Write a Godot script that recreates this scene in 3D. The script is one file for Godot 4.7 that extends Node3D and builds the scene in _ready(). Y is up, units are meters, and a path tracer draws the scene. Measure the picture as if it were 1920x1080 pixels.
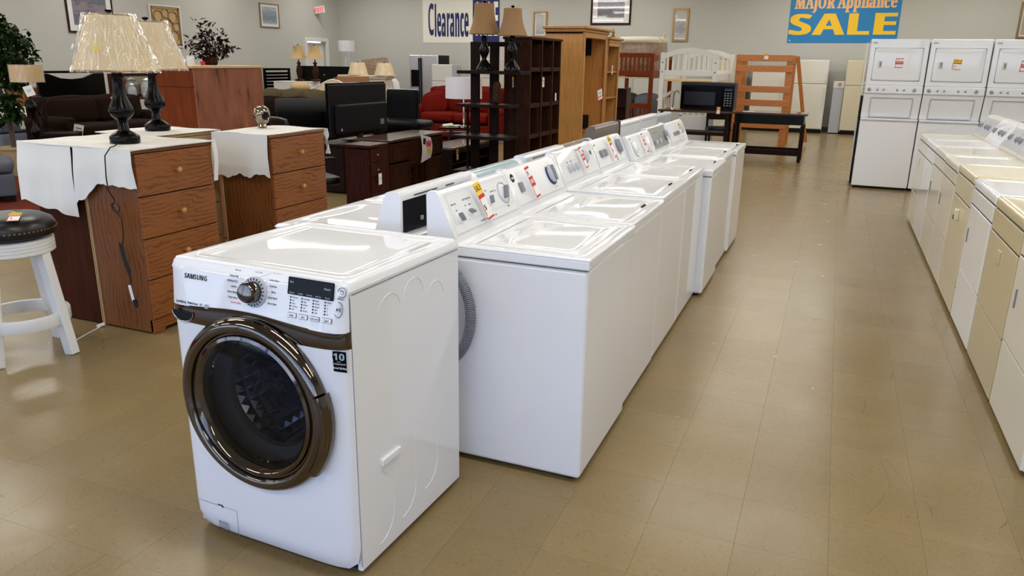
extends Node3D
# Appliance and furniture store. World axes follow the room: -Z is the back wall, -X the left wall; units are metres.

class Geo:
	var v := PackedVector3Array()
	var n := PackedVector3Array()
	var t := PackedVector2Array()
	var xf := Transform3D()
	func at(x: float, y: float, z: float, rx := 0.0, ry := 0.0, rz := 0.0) -> Geo:
		xf = Transform3D(Basis.from_euler(Vector3(rx, ry, rz)), Vector3(x, y, z))
		return self
	func tri(a: Vector3, b: Vector3, c: Vector3, na := Vector3.ZERO, nb := Vector3.ZERO, nc := Vector3.ZERO, ua := Vector2.ZERO, ub := Vector2.ZERO, uc := Vector2.ZERO) -> void:
		var g := (b - a).cross(c - a)
		if g.length_squared() < 1e-16:
			return
		if na == Vector3.ZERO:
			na = g.normalized(); nb = na; nc = na
		var flip := g.dot(na + nb + nc) > 0.0
		var ps := [a, c, b] if flip else [a, b, c]
		var ns := [na, nc, nb] if flip else [na, nb, nc]
		var us := [ua, uc, ub] if flip else [ua, ub, uc]
		for i in 3:
			v.append(xf * ps[i]); n.append((xf.basis * ns[i]).normalized()); t.append(us[i])
	func quad(a: Vector3, b: Vector3, c: Vector3, d: Vector3, out := Vector3.ZERO) -> Geo:
		# corners in order; normal follows (b-a)x(c-a) unless «out» says otherwise; uv 0..1 with a at top left
		var g := (b - a).cross(c - a).normalized()
		if out != Vector3.ZERO and g.dot(out) < 0.0:
			g = -g
		tri(a, b, c, g, g, g, Vector2(0, 0), Vector2(1, 0), Vector2(1, 1))
		tri(a, c, d, g, g, g, Vector2(0, 0), Vector2(1, 1), Vector2(0, 1))
		return self
	func box(cx: float, cy: float, cz: float, sx: float, sy: float, sz: float, r := 0.0, seg := 1) -> Geo:
		var h := Vector3(sx, sy, sz) / 2.0
		var c := Vector3(cx, cy, cz)
		r = minf(r, minf(h.x, minf(h.y, h.z)) * 0.98)
		if r <= 0.0:
			for ax in 3:
				for s in [-1.0, 1.0]:
					var u := (ax + 1) % 3
					var w := (ax + 2) % 3
					var q := []
					for k in [[-1, -1], [1, -1], [1, 1], [-1, 1]]:
						var p := Vector3.ZERO
						p[ax] = s * h[ax]; p[u] = k[0] * h[u]; p[w] = k[1] * h[w]
						q.append(c + p)
					var o := Vector3.ZERO
					o[ax] = s
					quad(q[0], q[1], q[2], q[3], o)
			return self
		var co := []
		for ax in 3:
			var l := []
			for i in seg + 1:
				l.append(-h[ax] + r * (1.0 - cos(PI / 2 * 0 + 0) + i / float(seg)))
			for i in seg + 1:
				l.append(h[ax] - r + r * i / float(seg))
			co.append(l)
		for ax in 3:
			for s in [-1.0, 1.0]:
				var u := (ax + 1) % 3
				var w := (ax + 2) % 3
				var m: int = co[u].size()
				var pts := []
				var nms := []
				for i in m:
					for j in m:
						var p := Vector3.ZERO
						p[ax] = s * h[ax]; p[u] = co[u][i]; p[w] = co[w][j]
						var inner := Vector3(clampf(p.x, r - h.x, h.x - r), clampf(p.y, r - h.y, h.y - r), clampf(p.z, r - h.z, h.z - r))
						var nn := (p - inner).normalized()
						pts.append(c + inner + nn * r); nms.append(nn)
				for i in m - 1:
					for j in m - 1:
						var a := i * m + j
						var b := a + m
						tri(pts[a], pts[b], pts[b + 1], nms[a], nms[b], nms[b + 1])
						tri(pts[a], pts[b + 1], pts[a + 1], nms[a], nms[b + 1], nms[a + 1])
		return self
	func cushion(cx: float, cy: float, cz: float, sx: float, sy: float, sz: float, r: float, puff: float) -> Geo:
		# soft box: rounded edges and swelling faces
		var h := Vector3(sx, sy, sz) / 2.0
		var c := Vector3(cx, cy, cz)
		r = minf(r, minf(h.x, minf(h.y, h.z)) * 0.95)
		var m := 9
		for ax in 3:
			for s in [-1.0, 1.0]:
				var u := (ax + 1) % 3
				var w := (ax + 2) % 3
				var f := func(a: float, b: float) -> Vector3:
					var p := Vector3.ZERO
					p[ax] = s * h[ax]; p[u] = a * h[u]; p[w] = b * h[w]
					var inner := Vector3(clampf(p.x, r - h.x, h.x - r), clampf(p.y, r - h.y, h.y - r), clampf(p.z, r - h.z, h.z - r))
					var d := Vector3.ZERO
					d[ax] = s
					return c + inner + (p - inner).normalized() * r + d * puff * (1.0 - a * a) * (1.0 - b * b)
				var o := Vector3.ZERO
				o[ax] = s
				var steps := []
				for i in m:
					var k := i / float(m - 1) * 2.0 - 1.0
					steps.append(signf(k) * (1.0 - pow(1.0 - absf(k), 1.6)))
				surf(func(i: int, j: int) -> Vector3: return f.call(steps[i], steps[j]), m, m, c)
		return self
	func surf(f: Callable, nu: int, nv: int, inside := Vector3.INF, uvs := false) -> Geo:
		# smooth sheet through f(i, j); normals point away from «inside»
		var p := []
		for i in nu:
			for j in nv:
				p.append(f.call(i, j))
		var nm := []
		for i in nu:
			for j in nv:
				var du: Vector3 = p[mini(i + 1, nu - 1) * nv + j] - p[maxi(i - 1, 0) * nv + j]
				var dv: Vector3 = p[i * nv + mini(j + 1, nv - 1)] - p[i * nv + maxi(j - 1, 0)]
				var g := du.cross(dv).normalized()
				if inside != Vector3.INF and g.dot(p[i * nv + j] - inside) < 0.0:
					g = -g
				nm.append(g)
		for i in nu - 1:
			for j in nv - 1:
				var a := i * nv + j
				var b := a + nv
				var ua := Vector2(i / float(nu - 1), j / float(nv - 1))
				var ub := Vector2((i + 1) / float(nu - 1), (j + 1) / float(nv - 1))
				tri(p[a], p[b], p[b + 1], nm[a], nm[b], nm[b + 1], ua, Vector2(ub.x, ua.y), ub)
				tri(p[a], p[b + 1], p[a + 1], nm[a], nm[b + 1], nm[a + 1], ua, ub, Vector2(ua.x, ub.y))
		return self
	func cloth(f: Callable, nu: int, nv: int, thick := 0.003) -> Geo:
		# a thin sheet with two faces
		var p := []
		for i in nu:
			for j in nv:
				p.append(f.call(i, j))
		var nm := []
		for i in nu:
			for j in nv:
				var du: Vector3 = p[mini(i + 1, nu - 1) * nv + j] - p[maxi(i - 1, 0) * nv + j]
				var dv: Vector3 = p[i * nv + mini(j + 1, nv - 1)] - p[i * nv + maxi(j - 1, 0)]
				nm.append(du.cross(dv).normalized())
		for s in [0.0, 1.0]:
			for i in nu - 1:
				for j in nv - 1:
					var q := [i * nv + j, (i + 1) * nv + j, (i + 1) * nv + j + 1, i * nv + j + 1]
					var w := []
					for k in q:
						w.append(p[k] - nm[k] * thick * s)
					var d: float = 1.0 - 2.0 * s
					tri(w[0], w[1], w[2], nm[q[0]] * d, nm[q[1]] * d, nm[q[2]] * d)
					tri(w[0], w[2], w[3], nm[q[0]] * d, nm[q[2]] * d, nm[q[3]] * d)
		return self
	func lathe(pr: Array, seg := 24, sharp := 0.75, arc := TAU) -> Geo:
		# profile of [radius, height] turned about y
		var m := pr.size()
		var sn := []
		for i in m - 1:
			var e := Vector2(pr[i + 1][0] - pr[i][0], pr[i + 1][1] - pr[i][1])
			sn.append(Vector2(e.y, -e.x).normalized())
		var mid := Vector2.ZERO
		for k in pr:
			mid += Vector2(k[0] * 0.0, k[1]) / m
		var up: bool = pr[m - 1][1] >= pr[0][1]
		for i in m - 1:
			var n0: Vector2 = sn[i]
			var n1: Vector2 = sn[i]
			if i > 0 and sn[i - 1].dot(sn[i]) > sharp:
				n0 = (sn[i - 1] + sn[i]).normalized()
			if i < m - 2 and sn[i + 1].dot(sn[i]) > sharp:
				n1 = (sn[i + 1] + sn[i]).normalized()
			for k in seg:
				var a := arc * k / seg
				var b := arc * (k + 1) / seg
				var ca := Vector3(cos(a), 0, sin(a))
				var cb := Vector3(cos(b), 0, sin(b))
				var p := [ca * pr[i][0] + Vector3.UP * pr[i][1], cb * pr[i][0] + Vector3.UP * pr[i][1], cb * pr[i + 1][0] + Vector3.UP * pr[i + 1][1], ca * pr[i + 1][0] + Vector3.UP * pr[i + 1][1]]
				var q := [ca * n0.x + Vector3.UP * n0.y, cb * n0.x + Vector3.UP * n0.y, cb * n1.x + Vector3.UP * n1.y, ca * n1.x + Vector3.UP * n1.y]
				var s := 1.0 if up else -1.0
				tri(p[0], p[1], p[2], q[0] * s, q[1] * s, q[2] * s)
				tri(p[0], p[2], p[3], q[0] * s, q[2] * s, q[3] * s)
		return self
	func tube(pts: Array, r: float, seg := 8, r2 := -1.0, caps := true) -> Geo:
		if r2 < 0.0:
			r2 = r
		var m := pts.size()
		var prev := Vector3.ZERO
		var rings := []
		var nrm := []
		for i in m:
			var d: Vector3 = (pts[mini(i + 1, m - 1)] - pts[maxi(i - 1, 0)]).normalized()
			if prev == Vector3.ZERO:
				prev = d.cross(Vector3.UP if absf(d.y) < 0.9 else Vector3.RIGHT).normalized()
			var s := (prev - d * prev.dot(d)).normalized()
			prev = s
			var w := d.cross(s)
			var ra := lerpf(r, r2, i / float(m - 1))
			var ring := []
			var rn := []
			for k in seg:
				var o := s * cos(TAU * k / seg) + w * sin(TAU * k / seg)
				ring.append(pts[i] + o * ra); rn.append(o)
			rings.append(ring); nrm.append(rn)
		for i in m - 1:
			for k in seg:
				var l := (k + 1) % seg
				tri(rings[i][k], rings[i][l], rings[i + 1][l], nrm[i][k], nrm[i][l], nrm[i + 1][l])
				tri(rings[i][k], rings[i + 1][l], rings[i + 1][k], nrm[i][k], nrm[i + 1][l], nrm[i + 1][k])
		if caps:
			for e in [0, m - 1]:
				var o: Vector3 = (pts[e] - pts[1 if e == 0 else m - 2]).normalized()
				for k in range(1, seg - 1):
					tri(rings[e][0], rings[e][k], rings[e][k + 1], o, o, o)
		return self
	func prism(poly: Array, z0: float, z1: float, smooth := 0.8) -> Geo:
		# polygon of [x, y] swept along z
		var pv := PackedVector2Array()
		for k in poly:
			pv.append(Vector2(k[0], k[1]))
		if Geometry2D.is_polygon_clockwise(pv):
			pv.reverse()
		var ix := Geometry2D.triangulate_polygon(pv)
		for z in [z0, z1]:
			var o := Vector3(0, 0, signf(z - (z0 + z1) / 2))
			for i in range(0, ix.size(), 3):
				var q := []
				for k in 3:
					q.append(Vector3(pv[ix[i + k]].x, pv[ix[i + k]].y, z))
				tri(q[0], q[1], q[2], o, o, o)
		var m := pv.size()
		var en := []
		for i in m:
			var e := pv[(i + 1) % m] - pv[i]
			en.append(Vector2(e.y, -e.x).normalized())
		# Godot calls a polygon clockwise with y down: check which way is out
		var ctr := Vector2.ZERO
		var area := 0.0
		for i in m:
			area += pv[i].cross(pv[(i + 1) % m])
		var sg := 1.0 if area > 0.0 else -1.0
		for i in m:
			var a := pv[i]
			var b := pv[(i + 1) % m]
			var e0: Vector2 = en[i]
			var e1: Vector2 = en[i]
			var pn: Vector2 = en[(i + m - 1) % m]
			var nn: Vector2 = en[(i + 1) % m]
			if pn.dot(en[i]) > smooth:
				e0 = (pn + en[i]).normalized()
			if nn.dot(en[i]) > smooth:
				e1 = (nn + en[i]).normalized()
			var na := Vector3(e0.x, e0.y, 0) * sg
			var nb := Vector3(e1.x, e1.y, 0) * sg
			tri(Vector3(a.x, a.y, z0), Vector3(b.x, b.y, z0), Vector3(b.x, b.y, z1), na, nb, nb)
			tri(Vector3(a.x, a.y, z0), Vector3(b.x, b.y, z1), Vector3(a.x, a.y, z1), na, nb, na)
		return self
	func bar(a: Vector3, b: Vector3, w: float, d: float, r := 0.0) -> Geo:
		# square bar from a to b
		var keep := xf
		var y := (b - a).normalized()
		var x := y.cross(Vector3.BACK if absf(y.z) < 0.9 else Vector3.RIGHT).normalized()
		var z := x.cross(y)
		xf = keep * Transform3D(Basis(x, y, z), (a + b) / 2.0)
		box(0, 0, 0, w, (b - a).length(), d, r)
		xf = keep
		return self
	func mesh() -> ArrayMesh:
		var a := []
		a.resize(Mesh.ARRAY_MAX)
		a[Mesh.ARRAY_VERTEX] = v; a[Mesh.ARRAY_NORMAL] = n; a[Mesh.ARRAY_TEX_UV] = t
		var m := ArrayMesh.new()
		m.add_surface_from_arrays(Mesh.PRIMITIVE_TRIANGLES, a)
		return m

var M := {}
var taken := {}
var fonts := {}
var rng := RandomNumberGenerator.new()

func g() -> Geo:
	return Geo.new()

func numbered(called: String) -> String:
	var k: int = taken.get(called, 0)
	taken[called] = k + 1
	return called if k == 0 else "%s_%03d" % [called, k]

func thing(called: String, label: String, category: String, x: float, y: float, z: float, turn := 0.0, group := "") -> Node3D:
	var o := Node3D.new()
	o.name = numbered(called)
	add_child(o, true)
	o.position = Vector3(x, y, z)
	o.rotation.y = turn
	tag(o, label, category, group)
	return o

func tag(o: Node3D, label: String, category: String, group := "") -> Node3D:
	o.set_meta("label", label)
	o.set_meta("category", category)
	if group:
		o.set_meta("group", group)
	return o

func put(called: String, geo: Geo, m: Material, parent: Node = null) -> MeshInstance3D:
	return put_mesh(called, geo.mesh(), m, parent)

func put_mesh(called: String, me: Mesh, m: Material, parent: Node = null) -> MeshInstance3D:
	var o := MeshInstance3D.new()
	o.mesh = me
	o.material_override = m
	if parent:
		o.name = called
		parent.add_child(o, true)
	else:
		o.name = numbered(called)
		add_child(o, true)
	return o

func struct(called: String, geo: Geo, m: Material) -> MeshInstance3D:
	var o := put(called, geo, m)
	o.set_meta("kind", "structure")
	return o

func words(parent: Node, s: String, m: Material, height: float, pos: Vector3, rot := Vector3.ZERO, stretch := 1.0, font := "b", deep := 0.0015, called := "lettering", align := 1) -> MeshInstance3D:
	var t := TextMesh.new()
	t.text = s
	t.font = fonts[font]
	t.font_size = 32
	t.pixel_size = height / 23.0
	t.depth = deep
	t.curve_step = 2.0
	t.horizontal_alignment = [HORIZONTAL_ALIGNMENT_LEFT, HORIZONTAL_ALIGNMENT_CENTER][align]
	var o := put_mesh(called, t, m, parent)
	o.position = pos
	o.rotation = rot
	o.scale.x = stretch
	return o

func dup(src: Node3D, x: float, y: float, z: float, turn: float, label: String) -> Node3D:
	var o: Node3D = src.duplicate()
	o.name = numbered(String(src.name).rstrip("0123456789").rstrip("_"))
	add_child(o, true)
	o.position = Vector3(x, y, z)
	o.rotation.y = turn
	o.set_meta("label", label)
	return o

func plain(key: String, c: Color, rough := 0.5, metal := 0.0) -> StandardMaterial3D:
	var m := StandardMaterial3D.new()
	m.resource_name = key
	m.albedo_color = c
	m.roughness = rough
	m.metallic = metal
	M[key] = m
	return m

func noise_tex(freq: float, seed_: int, stops: Array, size := 256, kind := FastNoiseLite.TYPE_SIMPLEX_SMOOTH, bump := false, oct := 4) -> NoiseTexture2D:
	var f := FastNoiseLite.new()
	f.seed = seed_
	f.noise_type = kind
	f.frequency = freq
	f.fractal_octaves = oct
	var t := NoiseTexture2D.new()
	t.width = size
	t.height = size
	t.seamless = true
	t.noise = f
	if bump:
		t.as_normal_map = true
		t.bump_strength = 4.0
	elif stops.size():
		var gr := Gradient.new()
		gr.offsets = PackedFloat32Array(range(stops.size()).map(func(i: int) -> float: return i / float(stops.size() - 1)))
		gr.colors = PackedColorArray(stops)
		t.color_ramp = gr
	t.generate_mipmaps = false
	return t

func grained(key: String, stops: Array, scale_: Vector3, rough := 0.5, freq := 0.02, seed_ := 1, world := false) -> StandardMaterial3D:
	var m := plain(key, Color.WHITE, rough)
	m.albedo_texture = noise_tex(freq, seed_, stops)
	m.uv1_triplanar = true
	m.uv1_world_triplanar = world
	m.uv1_scale = scale_
	return m

func oak(key: String, a: Color, b: Color, d: Color, scale_: Vector3, rough: float, turn: bool, seed_: int) -> StandardMaterial3D:
	# flat-sawn grain: rings of a wandering trunk, with fine pores
	var w := 256
	var f := FastNoiseLite.new()
	f.seed = seed_
	f.frequency = 0.008
	var p := FastNoiseLite.new()
	p.seed = seed_ + 5
	p.frequency = 0.25
	var im := Image.create(w, w, false, Image.FORMAT_RGB8)
	for y in w:
		for x in w:
			var u := x / float(w)
			var s := y / float(w)
			var ring := f.get_noise_2d(128 * cos(u * TAU) * 0.42, 170 * s + 128 * sin(u * TAU) * 0.42) * 1.7 + s * 12.0
			var k := pow(absf(fposmod(ring, 1.0) - 0.5) * 2.0, 3.6)
			k *= clampf(0.55 + 1.1 * f.get_noise_2d(x * 1.7 + 300.0, y * 0.9), 0.12, 1.0)
			var q := 0.5 + 0.5 * p.get_noise_2d(x * 0.10, y * 2.0)
			var c := a.lerp(b, k).lerp(d, clampf(q * q * 0.4 + k * 0.35, 0, 1))
			if turn:
				im.set_pixel(y, x, c)
			else:
				im.set_pixel(x, y, c)
	var m := plain(key, Color.WHITE, rough)
	m.albedo_texture = ImageTexture.create_from_image(im)
	m.uv1_triplanar = true
	m.uv1_scale = scale_
	return m

func _ready() -> void:
	rng.seed = 7
	# camera, fitted to the photograph's perspective
	var cam := Camera3D.new()
	cam.name = "camera"
	var psi := 0.3889
	var pitch := 0.2896
	var roll := 0.0154
	var right := Vector3(cos(psi), 0, -sin(psi))
	var ahead := Vector3(-sin(psi), 0, -cos(psi))
	var fwd := ahead * cos(pitch) - Vector3.UP * sin(pitch)
	var up := ahead * sin(pitch) + Vector3.UP * cos(pitch)
	cam.transform = Transform3D(Basis(right * cos(roll) + up * sin(roll), up * cos(roll) - right * sin(roll), -fwd), Vector3(0, 1.596, 0))
	cam.fov = rad_to_deg(2.0 * atan(540.0 / 1425.4))
	cam.near = 0.05
	cam.far = 200.0
	add_child(cam)
	cam.current = true
	# sky and exposure
	var env := Environment.new()
	var sky := ProceduralSkyMaterial.new()
	sky.sky_top_color = Color(0.40, 0.56, 0.85)
	sky.sky_horizon_color = Color(0.82, 0.9, 1.0)
	sky.ground_horizon_color = Color(0.5, 0.55, 0.6)
	sky.ground_bottom_color = Color(0.4, 0.42, 0.44)
	sky.sky_energy_multiplier = SKY
	sky.ground_energy_multiplier = SKY
	sky.sun_angle_max = 1.0
	env.background_mode = Environment.BG_SKY
	env.sky = Sky.new()
	env.sky.sky_material = sky
	env.tonemap_mode = Environment.TONE_MAPPER_LINEAR
	env.tonemap_exposure = 1.12
	env.sdfgi_enabled = true
	env.ssao_enabled = true
	env.ssil_enabled = true
	var we := WorldEnvironment.new()
	we.name = "world"
	we.environment = env
	add_child(we)
	for k in [["b", 700, "Droid Sans"], ["r", 400, "Droid Sans"], ["s", 700, "Droid Serif"]]:
		var sf := SystemFont.new()
		sf.font_names = PackedStringArray([k[2]])
		sf.font_weight = k[1]
		fonts[k[0]] = sf
	materials()
	ceiling_lamps()
	room()
	floor_tiles()
	wall_pieces()
	front_loader()
	washer_row()
	console_row()
	dryer_row()
	stacked_units()
	left_front()
	left_middle()
	left_back()
	centre_back()
	right_back()

const SKY := 1.75
const LAMP_ENERGY := 3.7
const CEIL := 4.0
const WALL_L := -14.9
const WALL_R := 6.2
const WALL_B := -21.5
const WALL_F := 3.4

func materials() -> void:
	plain("wall", Color(0.755, 0.75, 0.715), 0.85)
	plain("ceiling", Color(0.82, 0.81, 0.79), 0.9)
	plain("enamel", Color(0.93, 0.93, 0.935), 0.035)
	plain("enamel_old", Color(0.885, 0.868, 0.815), 0.12)
	plain("enamel_console", Color(0.925, 0.925, 0.93), 0.2)
	plain("almond", Color(0.85, 0.81, 0.69), 0.18)
	plain("beige", Color(0.79, 0.735, 0.59), 0.2)
	plain("white_paint", Color(0.88, 0.875, 0.85), 0.45)
	plain("ivory", Color(0.88, 0.84, 0.75), 0.45)
	plain("white_plastic", Color(0.9, 0.9, 0.9), 0.35)
	plain("light_grey", Color(0.72, 0.73, 0.76), 0.35)
	plain("mid_grey", Color(0.5, 0.51, 0.54), 0.4)
	plain("silver_panel", Color(0.60, 0.59, 0.57), 0.38, 0.35)
	plain("dark_grey", Color(0.2, 0.2, 0.22), 0.45)
	plain("charcoal", Color(0.11, 0.11, 0.125), 0.45)
	plain("black", Color(0.03, 0.03, 0.035), 0.4)
	plain("black_gloss", Color(0.018, 0.018, 0.022), 0.1)
	plain("black_satin", Color(0.022, 0.018, 0.016), 0.24)
	plain("void", Color(0.02, 0.02, 0.02), 0.9)
	plain("seam", Color(0.33, 0.33, 0.34), 0.6)
	plain("chrome", Color(0.72, 0.72, 0.72), 0.08, 1.0)
	plain("dark_chrome", Color(0.43, 0.40, 0.37), 0.07, 1.0)
	plain("steel", Color(0.86, 0.87, 0.9), 0.38, 0.85)
	plain("drum_steel", Color(0.6, 0.62, 0.66), 0.16, 1.0)
	plain("brass", Color(0.62, 0.5, 0.33), 0.35, 0.8)
	plain("hose", Color(0.55, 0.56, 0.6), 0.45)
	plain("print_grey", Color(0.3, 0.31, 0.33), 0.6)
	plain("print_black", Color(0.06, 0.06, 0.07), 0.6)
	plain("print_red", Color(0.80, 0.10, 0.12), 0.6)
	plain("print_blue", Color(0.07, 0.09, 0.36), 0.5)
	plain("print_yellow", Color(0.98, 0.80, 0.10), 0.6)
	plain("print_pink", Color(0.95, 0.45, 0.6), 0.6)
	plain("paper", Color(0.93, 0.92, 0.9), 0.7)
	plain("pale_paper", Color(0.86, 0.85, 0.76), 0.7)
	plain("vinyl_white", Color(0.93, 0.915, 0.86), 0.5)
	plain("banner_blue", Color(0.10, 0.50, 0.74), 0.45)
	plain("banner_gold", Color(1.0, 0.80, 0.10), 0.45)
	plain("banner_peach", Color(0.98, 0.76, 0.50), 0.45)
	plain("red_cloth", Color(0.40, 0.07, 0.032), 0.85)
	plain("leather_black", Color(0.022, 0.02, 0.022), 0.42)
	plain("leather_brown", Color(0.09, 0.06, 0.045), 0.33)
	plain("suede_brown", Color(0.115, 0.062, 0.032), 0.9)
	plain("olive", Color(0.33, 0.29, 0.20), 0.9)
	plain("grey_cloth", Color(0.36, 0.37, 0.40), 0.9)
	plain("blue_grey_cloth", Color(0.45, 0.47, 0.5), 0.9)
	plain("charcoal_cloth", Color(0.2, 0.2, 0.2), 0.9)
	plain("white_cloth", Color(0.91, 0.9, 0.87), 0.85)
	plain("cable", Color(0.03, 0.025, 0.022), 0.5)
	plain("tan_paint", Color(0.70, 0.59, 0.42), 0.7)
	plain("box_brown", Color(0.62, 0.45, 0.30), 0.85)
	plain("box_pale", Color(0.77, 0.66, 0.48), 0.85)
	plain("pale_wood", Color(0.82, 0.70, 0.5), 0.6)
	plain("plum_leaf", Color(0.13, 0.045, 0.04), 0.6)
	plain("green_leaf", Color(0.12, 0.20, 0.06), 0.6)
	plain("trunk", Color(0.30, 0.245, 0.19), 0.85)
	plain("soil", Color(0.24, 0.16, 0.09), 0.95)
	plain("pot", Color(0.66, 0.58, 0.42), 0.8)
	plain("rubber", Color(0.05, 0.05, 0.05), 0.7)
	plain("screen_glass", Color(0.09, 0.09, 0.12), 0.12)
	plain("aqua_console", Color(0.66, 0.75, 0.77), 0.15)
	plain("taupe_console", Color(0.42, 0.36, 0.30), 0.3)
	for k in [["shade_tan", Color(0.80, 0.68, 0.48)], ["shade_cream", Color(0.88, 0.79, 0.62)], ["shade_white", Color(0.9, 0.89, 0.92)], ["shade_burlap", Color(0.62, 0.48, 0.33)]]:
		var m := plain(k[0], k[1], 0.85)
		m.backlight_enabled = true
		m.backlight = Color(0.25, 0.22, 0.17)
	var film := plain("plastic_film", Color(1, 1, 1, 0.05), 0.05)
	var fold := plain("film_fold_glint", Color(1, 1, 1), 0.12)  # plain white for the painted highlight streaks on the wrap
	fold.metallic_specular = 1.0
	film.metallic_specular = 1.0
	film.transparency = BaseMaterial3D.TRANSPARENCY_ALPHA
	film.cull_mode = BaseMaterial3D.CULL_DISABLED
	film.normal_enabled = true
	film.normal_texture = noise_tex(0.018, 31, [], 256, FastNoiseLite.TYPE_CELLULAR, true)
	film.normal_scale = 0.6
	film.uv1_triplanar = true
	film.uv1_scale = Vector3(7, 1.6, 7)
	var pane := plain("pane", Color(0.9, 0.95, 1.0, 0.06), 0.03)
	pane.transparency = BaseMaterial3D.TRANSPARENCY_ALPHA
	var door := plain("door_glass", Color(0.10, 0.11, 0.13, 0.14), 0.03)
	door.metallic_specular = 0.3
	door.transparency = BaseMaterial3D.TRANSPARENCY_ALPHA
	var jar := plain("jar_glass", Color(0.93, 0.96, 0.94, 0.25), 0.04)
	jar.transparency = BaseMaterial3D.TRANSPARENCY_ALPHA
	var merc := plain("mercury_glass", Color(0.62, 0.57, 0.5), 0.12, 0.9)
	merc.roughness_texture = noise_tex(0.03, 4, [])
	# woods: v = grain upright, h = grain lying
	oak("oak_v", Color(0.51, 0.30, 0.13), Color(0.36, 0.19, 0.075), Color(0.25, 0.125, 0.05), Vector3(2.6, 0.75, 2.6), 0.38, true, 3)
	oak("oak_h", Color(0.585, 0.345, 0.14), Color(0.41, 0.215, 0.08), Color(0.27, 0.135, 0.05), Vector3(0.95, 2.9, 0.95), 0.38, false, 11)
	grained("cherry", [Color(0.20, 0.085, 0.04), Color(0.26, 0.11, 0.05), Color(0.30, 0.13, 0.06)], Vector3(3.5, 0.5, 3.5), 0.4, 0.02, 5)
	grained("brick_red", [Color(0.43, 0.19, 0.07), Color(0.47, 0.215, 0.08), Color(0.52, 0.245, 0.095)], Vector3(3.5, 0.5, 3.5), 0.45, 0.02, 6)
	grained("worn_back", [Color(0.24, 0.12, 0.08), Color(0.50, 0.29, 0.19), Color(0.565, 0.335, 0.225), Color(0.58, 0.35, 0.235), Color(0.60, 0.365, 0.245), Color(0.63, 0.395, 0.27), Color(0.70, 0.46, 0.33)], Vector3(1.6, 0.42, 1.6), 0.7, 0.016, 8)
	grained("espresso", [Color(0.085, 0.045, 0.03), Color(0.12, 0.068, 0.045), Color(0.15, 0.088, 0.06)], Vector3(4, 0.6, 4), 0.5, 0.02, 9)
	grained("walnut", [Color(0.17, 0.09, 0.055), Color(0.22, 0.118, 0.07), Color(0.26, 0.145, 0.088)], Vector3(4, 0.6, 4), 0.5, 0.02, 10)
	grained("mahogany", [Color(0.15, 0.05, 0.03), Color(0.22, 0.08, 0.045), Color(0.26, 0.10, 0.05)], Vector3(4, 0.6, 4), 0.3, 0.02, 12)
	grained("honey_oak", [Color(0.68, 0.47, 0.235), Color(0.74, 0.53, 0.28), Color(0.785, 0.575, 0.32)], Vector3(5, 0.5, 5), 0.35, 0.02, 13)
	grained("bunk_red", [Color(0.42, 0.165, 0.055), Color(0.49, 0.20, 0.07), Color(0.54, 0.235, 0.085)], Vector3(4, 4, 4), 0.35, 0.02, 14)
	grained("pine_orange", [Color(0.66, 0.39, 0.175), Color(0.73, 0.45, 0.205), Color(0.78, 0.50, 0.245)], Vector3(4, 4, 4), 0.38, 0.02, 15)
	grained("carpet", [Color(0.31, 0.125, 0.075), Color(0.36, 0.15, 0.09), Color(0.41, 0.18, 0.11)], Vector3(3, 3, 3), 0.95, 0.12, 16, true)
	grained("wrapped_foam", [Color(0.50, 0.42, 0.33), Color(0.58, 0.49, 0.39), Color(0.68, 0.6, 0.5)], Vector3(2, 2, 2), 0.3, 0.02, 17)
	grained("walnut_sheen_top", [Color(0.27, 0.19, 0.14), Color(0.33, 0.245, 0.18)], Vector3(4, 0.6, 4), 0.10, 0.02, 19)  # lighter walnut: reflected sheen of the tops put into the colour
	for k in ["suede_brown", "olive", "grey_cloth", "blue_grey_cloth", "charcoal_cloth", "red_cloth", "white_cloth", "plum_leaf", "green_leaf", "leather_black", "charcoal", "espresso", "walnut", "cherry", "mahogany", "brick_red", "bunk_red", "carpet"]:
		M[k].metallic_specular = 0.22
	M.black_satin.metallic_specular = 0.3
	M.black_gloss.metallic_specular = 0.25
	# vinyl composition tile: tan with brown and pale chips and scuffs
	var w := 1024
	var im := Image.create(w, w, false, Image.FORMAT_RGB8)
	var low := FastNoiseLite.new()
	low.seed = 3
	low.frequency = 0.006
	var r := RandomNumberGenerator.new()
	r.seed = 21
	for y in w:
		for x in w:
			var fx := minf(x, w - x)
			var fy := minf(y, w - y)
			var k := low.get_noise_2d(fx, fy) * 0.012 + r.randf_range(-0.018, 0.018)
			im.set_pixel(x, y, Color(0.545 + k, 0.468 + k, 0.322 + k * 0.9))
	for i in 9000:
		var c := Color(0.40, 0.335, 0.24) if i % 3 else Color(0.63, 0.57, 0.45)
		var x0 := r.randi_range(0, w - 12)
		var y0 := r.randi_range(0, w - 12)
		var long := r.randi_range(2, 7)
		var dx := r.randf_range(-1, 1)
		for j in long:
			var px := clampi(int(x0 + j * dx), 0, w - 1)
			var py := clampi(y0 + int(j * (1.0 - absf(dx)) * 0.8), 0, w - 2)
			im.set_pixel(px, py, im.get_pixel(px, py).lerp(c, r.randf_range(0.2, 0.65)))
	for i in 14:
		var a := Vector2(r.randf_range(100, 900), r.randf_range(100, 900))
		var b := a + Vector2(r.randf_range(-40, 40), r.randf_range(-110, 110))
		for j in 160:
			var q := a.lerp(b, j / 160.0) + Vector2(sin(j * 0.02 + i) * 3, 0)
			var px := clampi(int(q.x), 0, w - 1)
			var py := clampi(int(q.y), 0, w - 1)
			im.set_pixel(px, py, im.get_pixel(px, py).darkened(0.10))
	var tex := ImageTexture.create_from_image(im)
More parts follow.
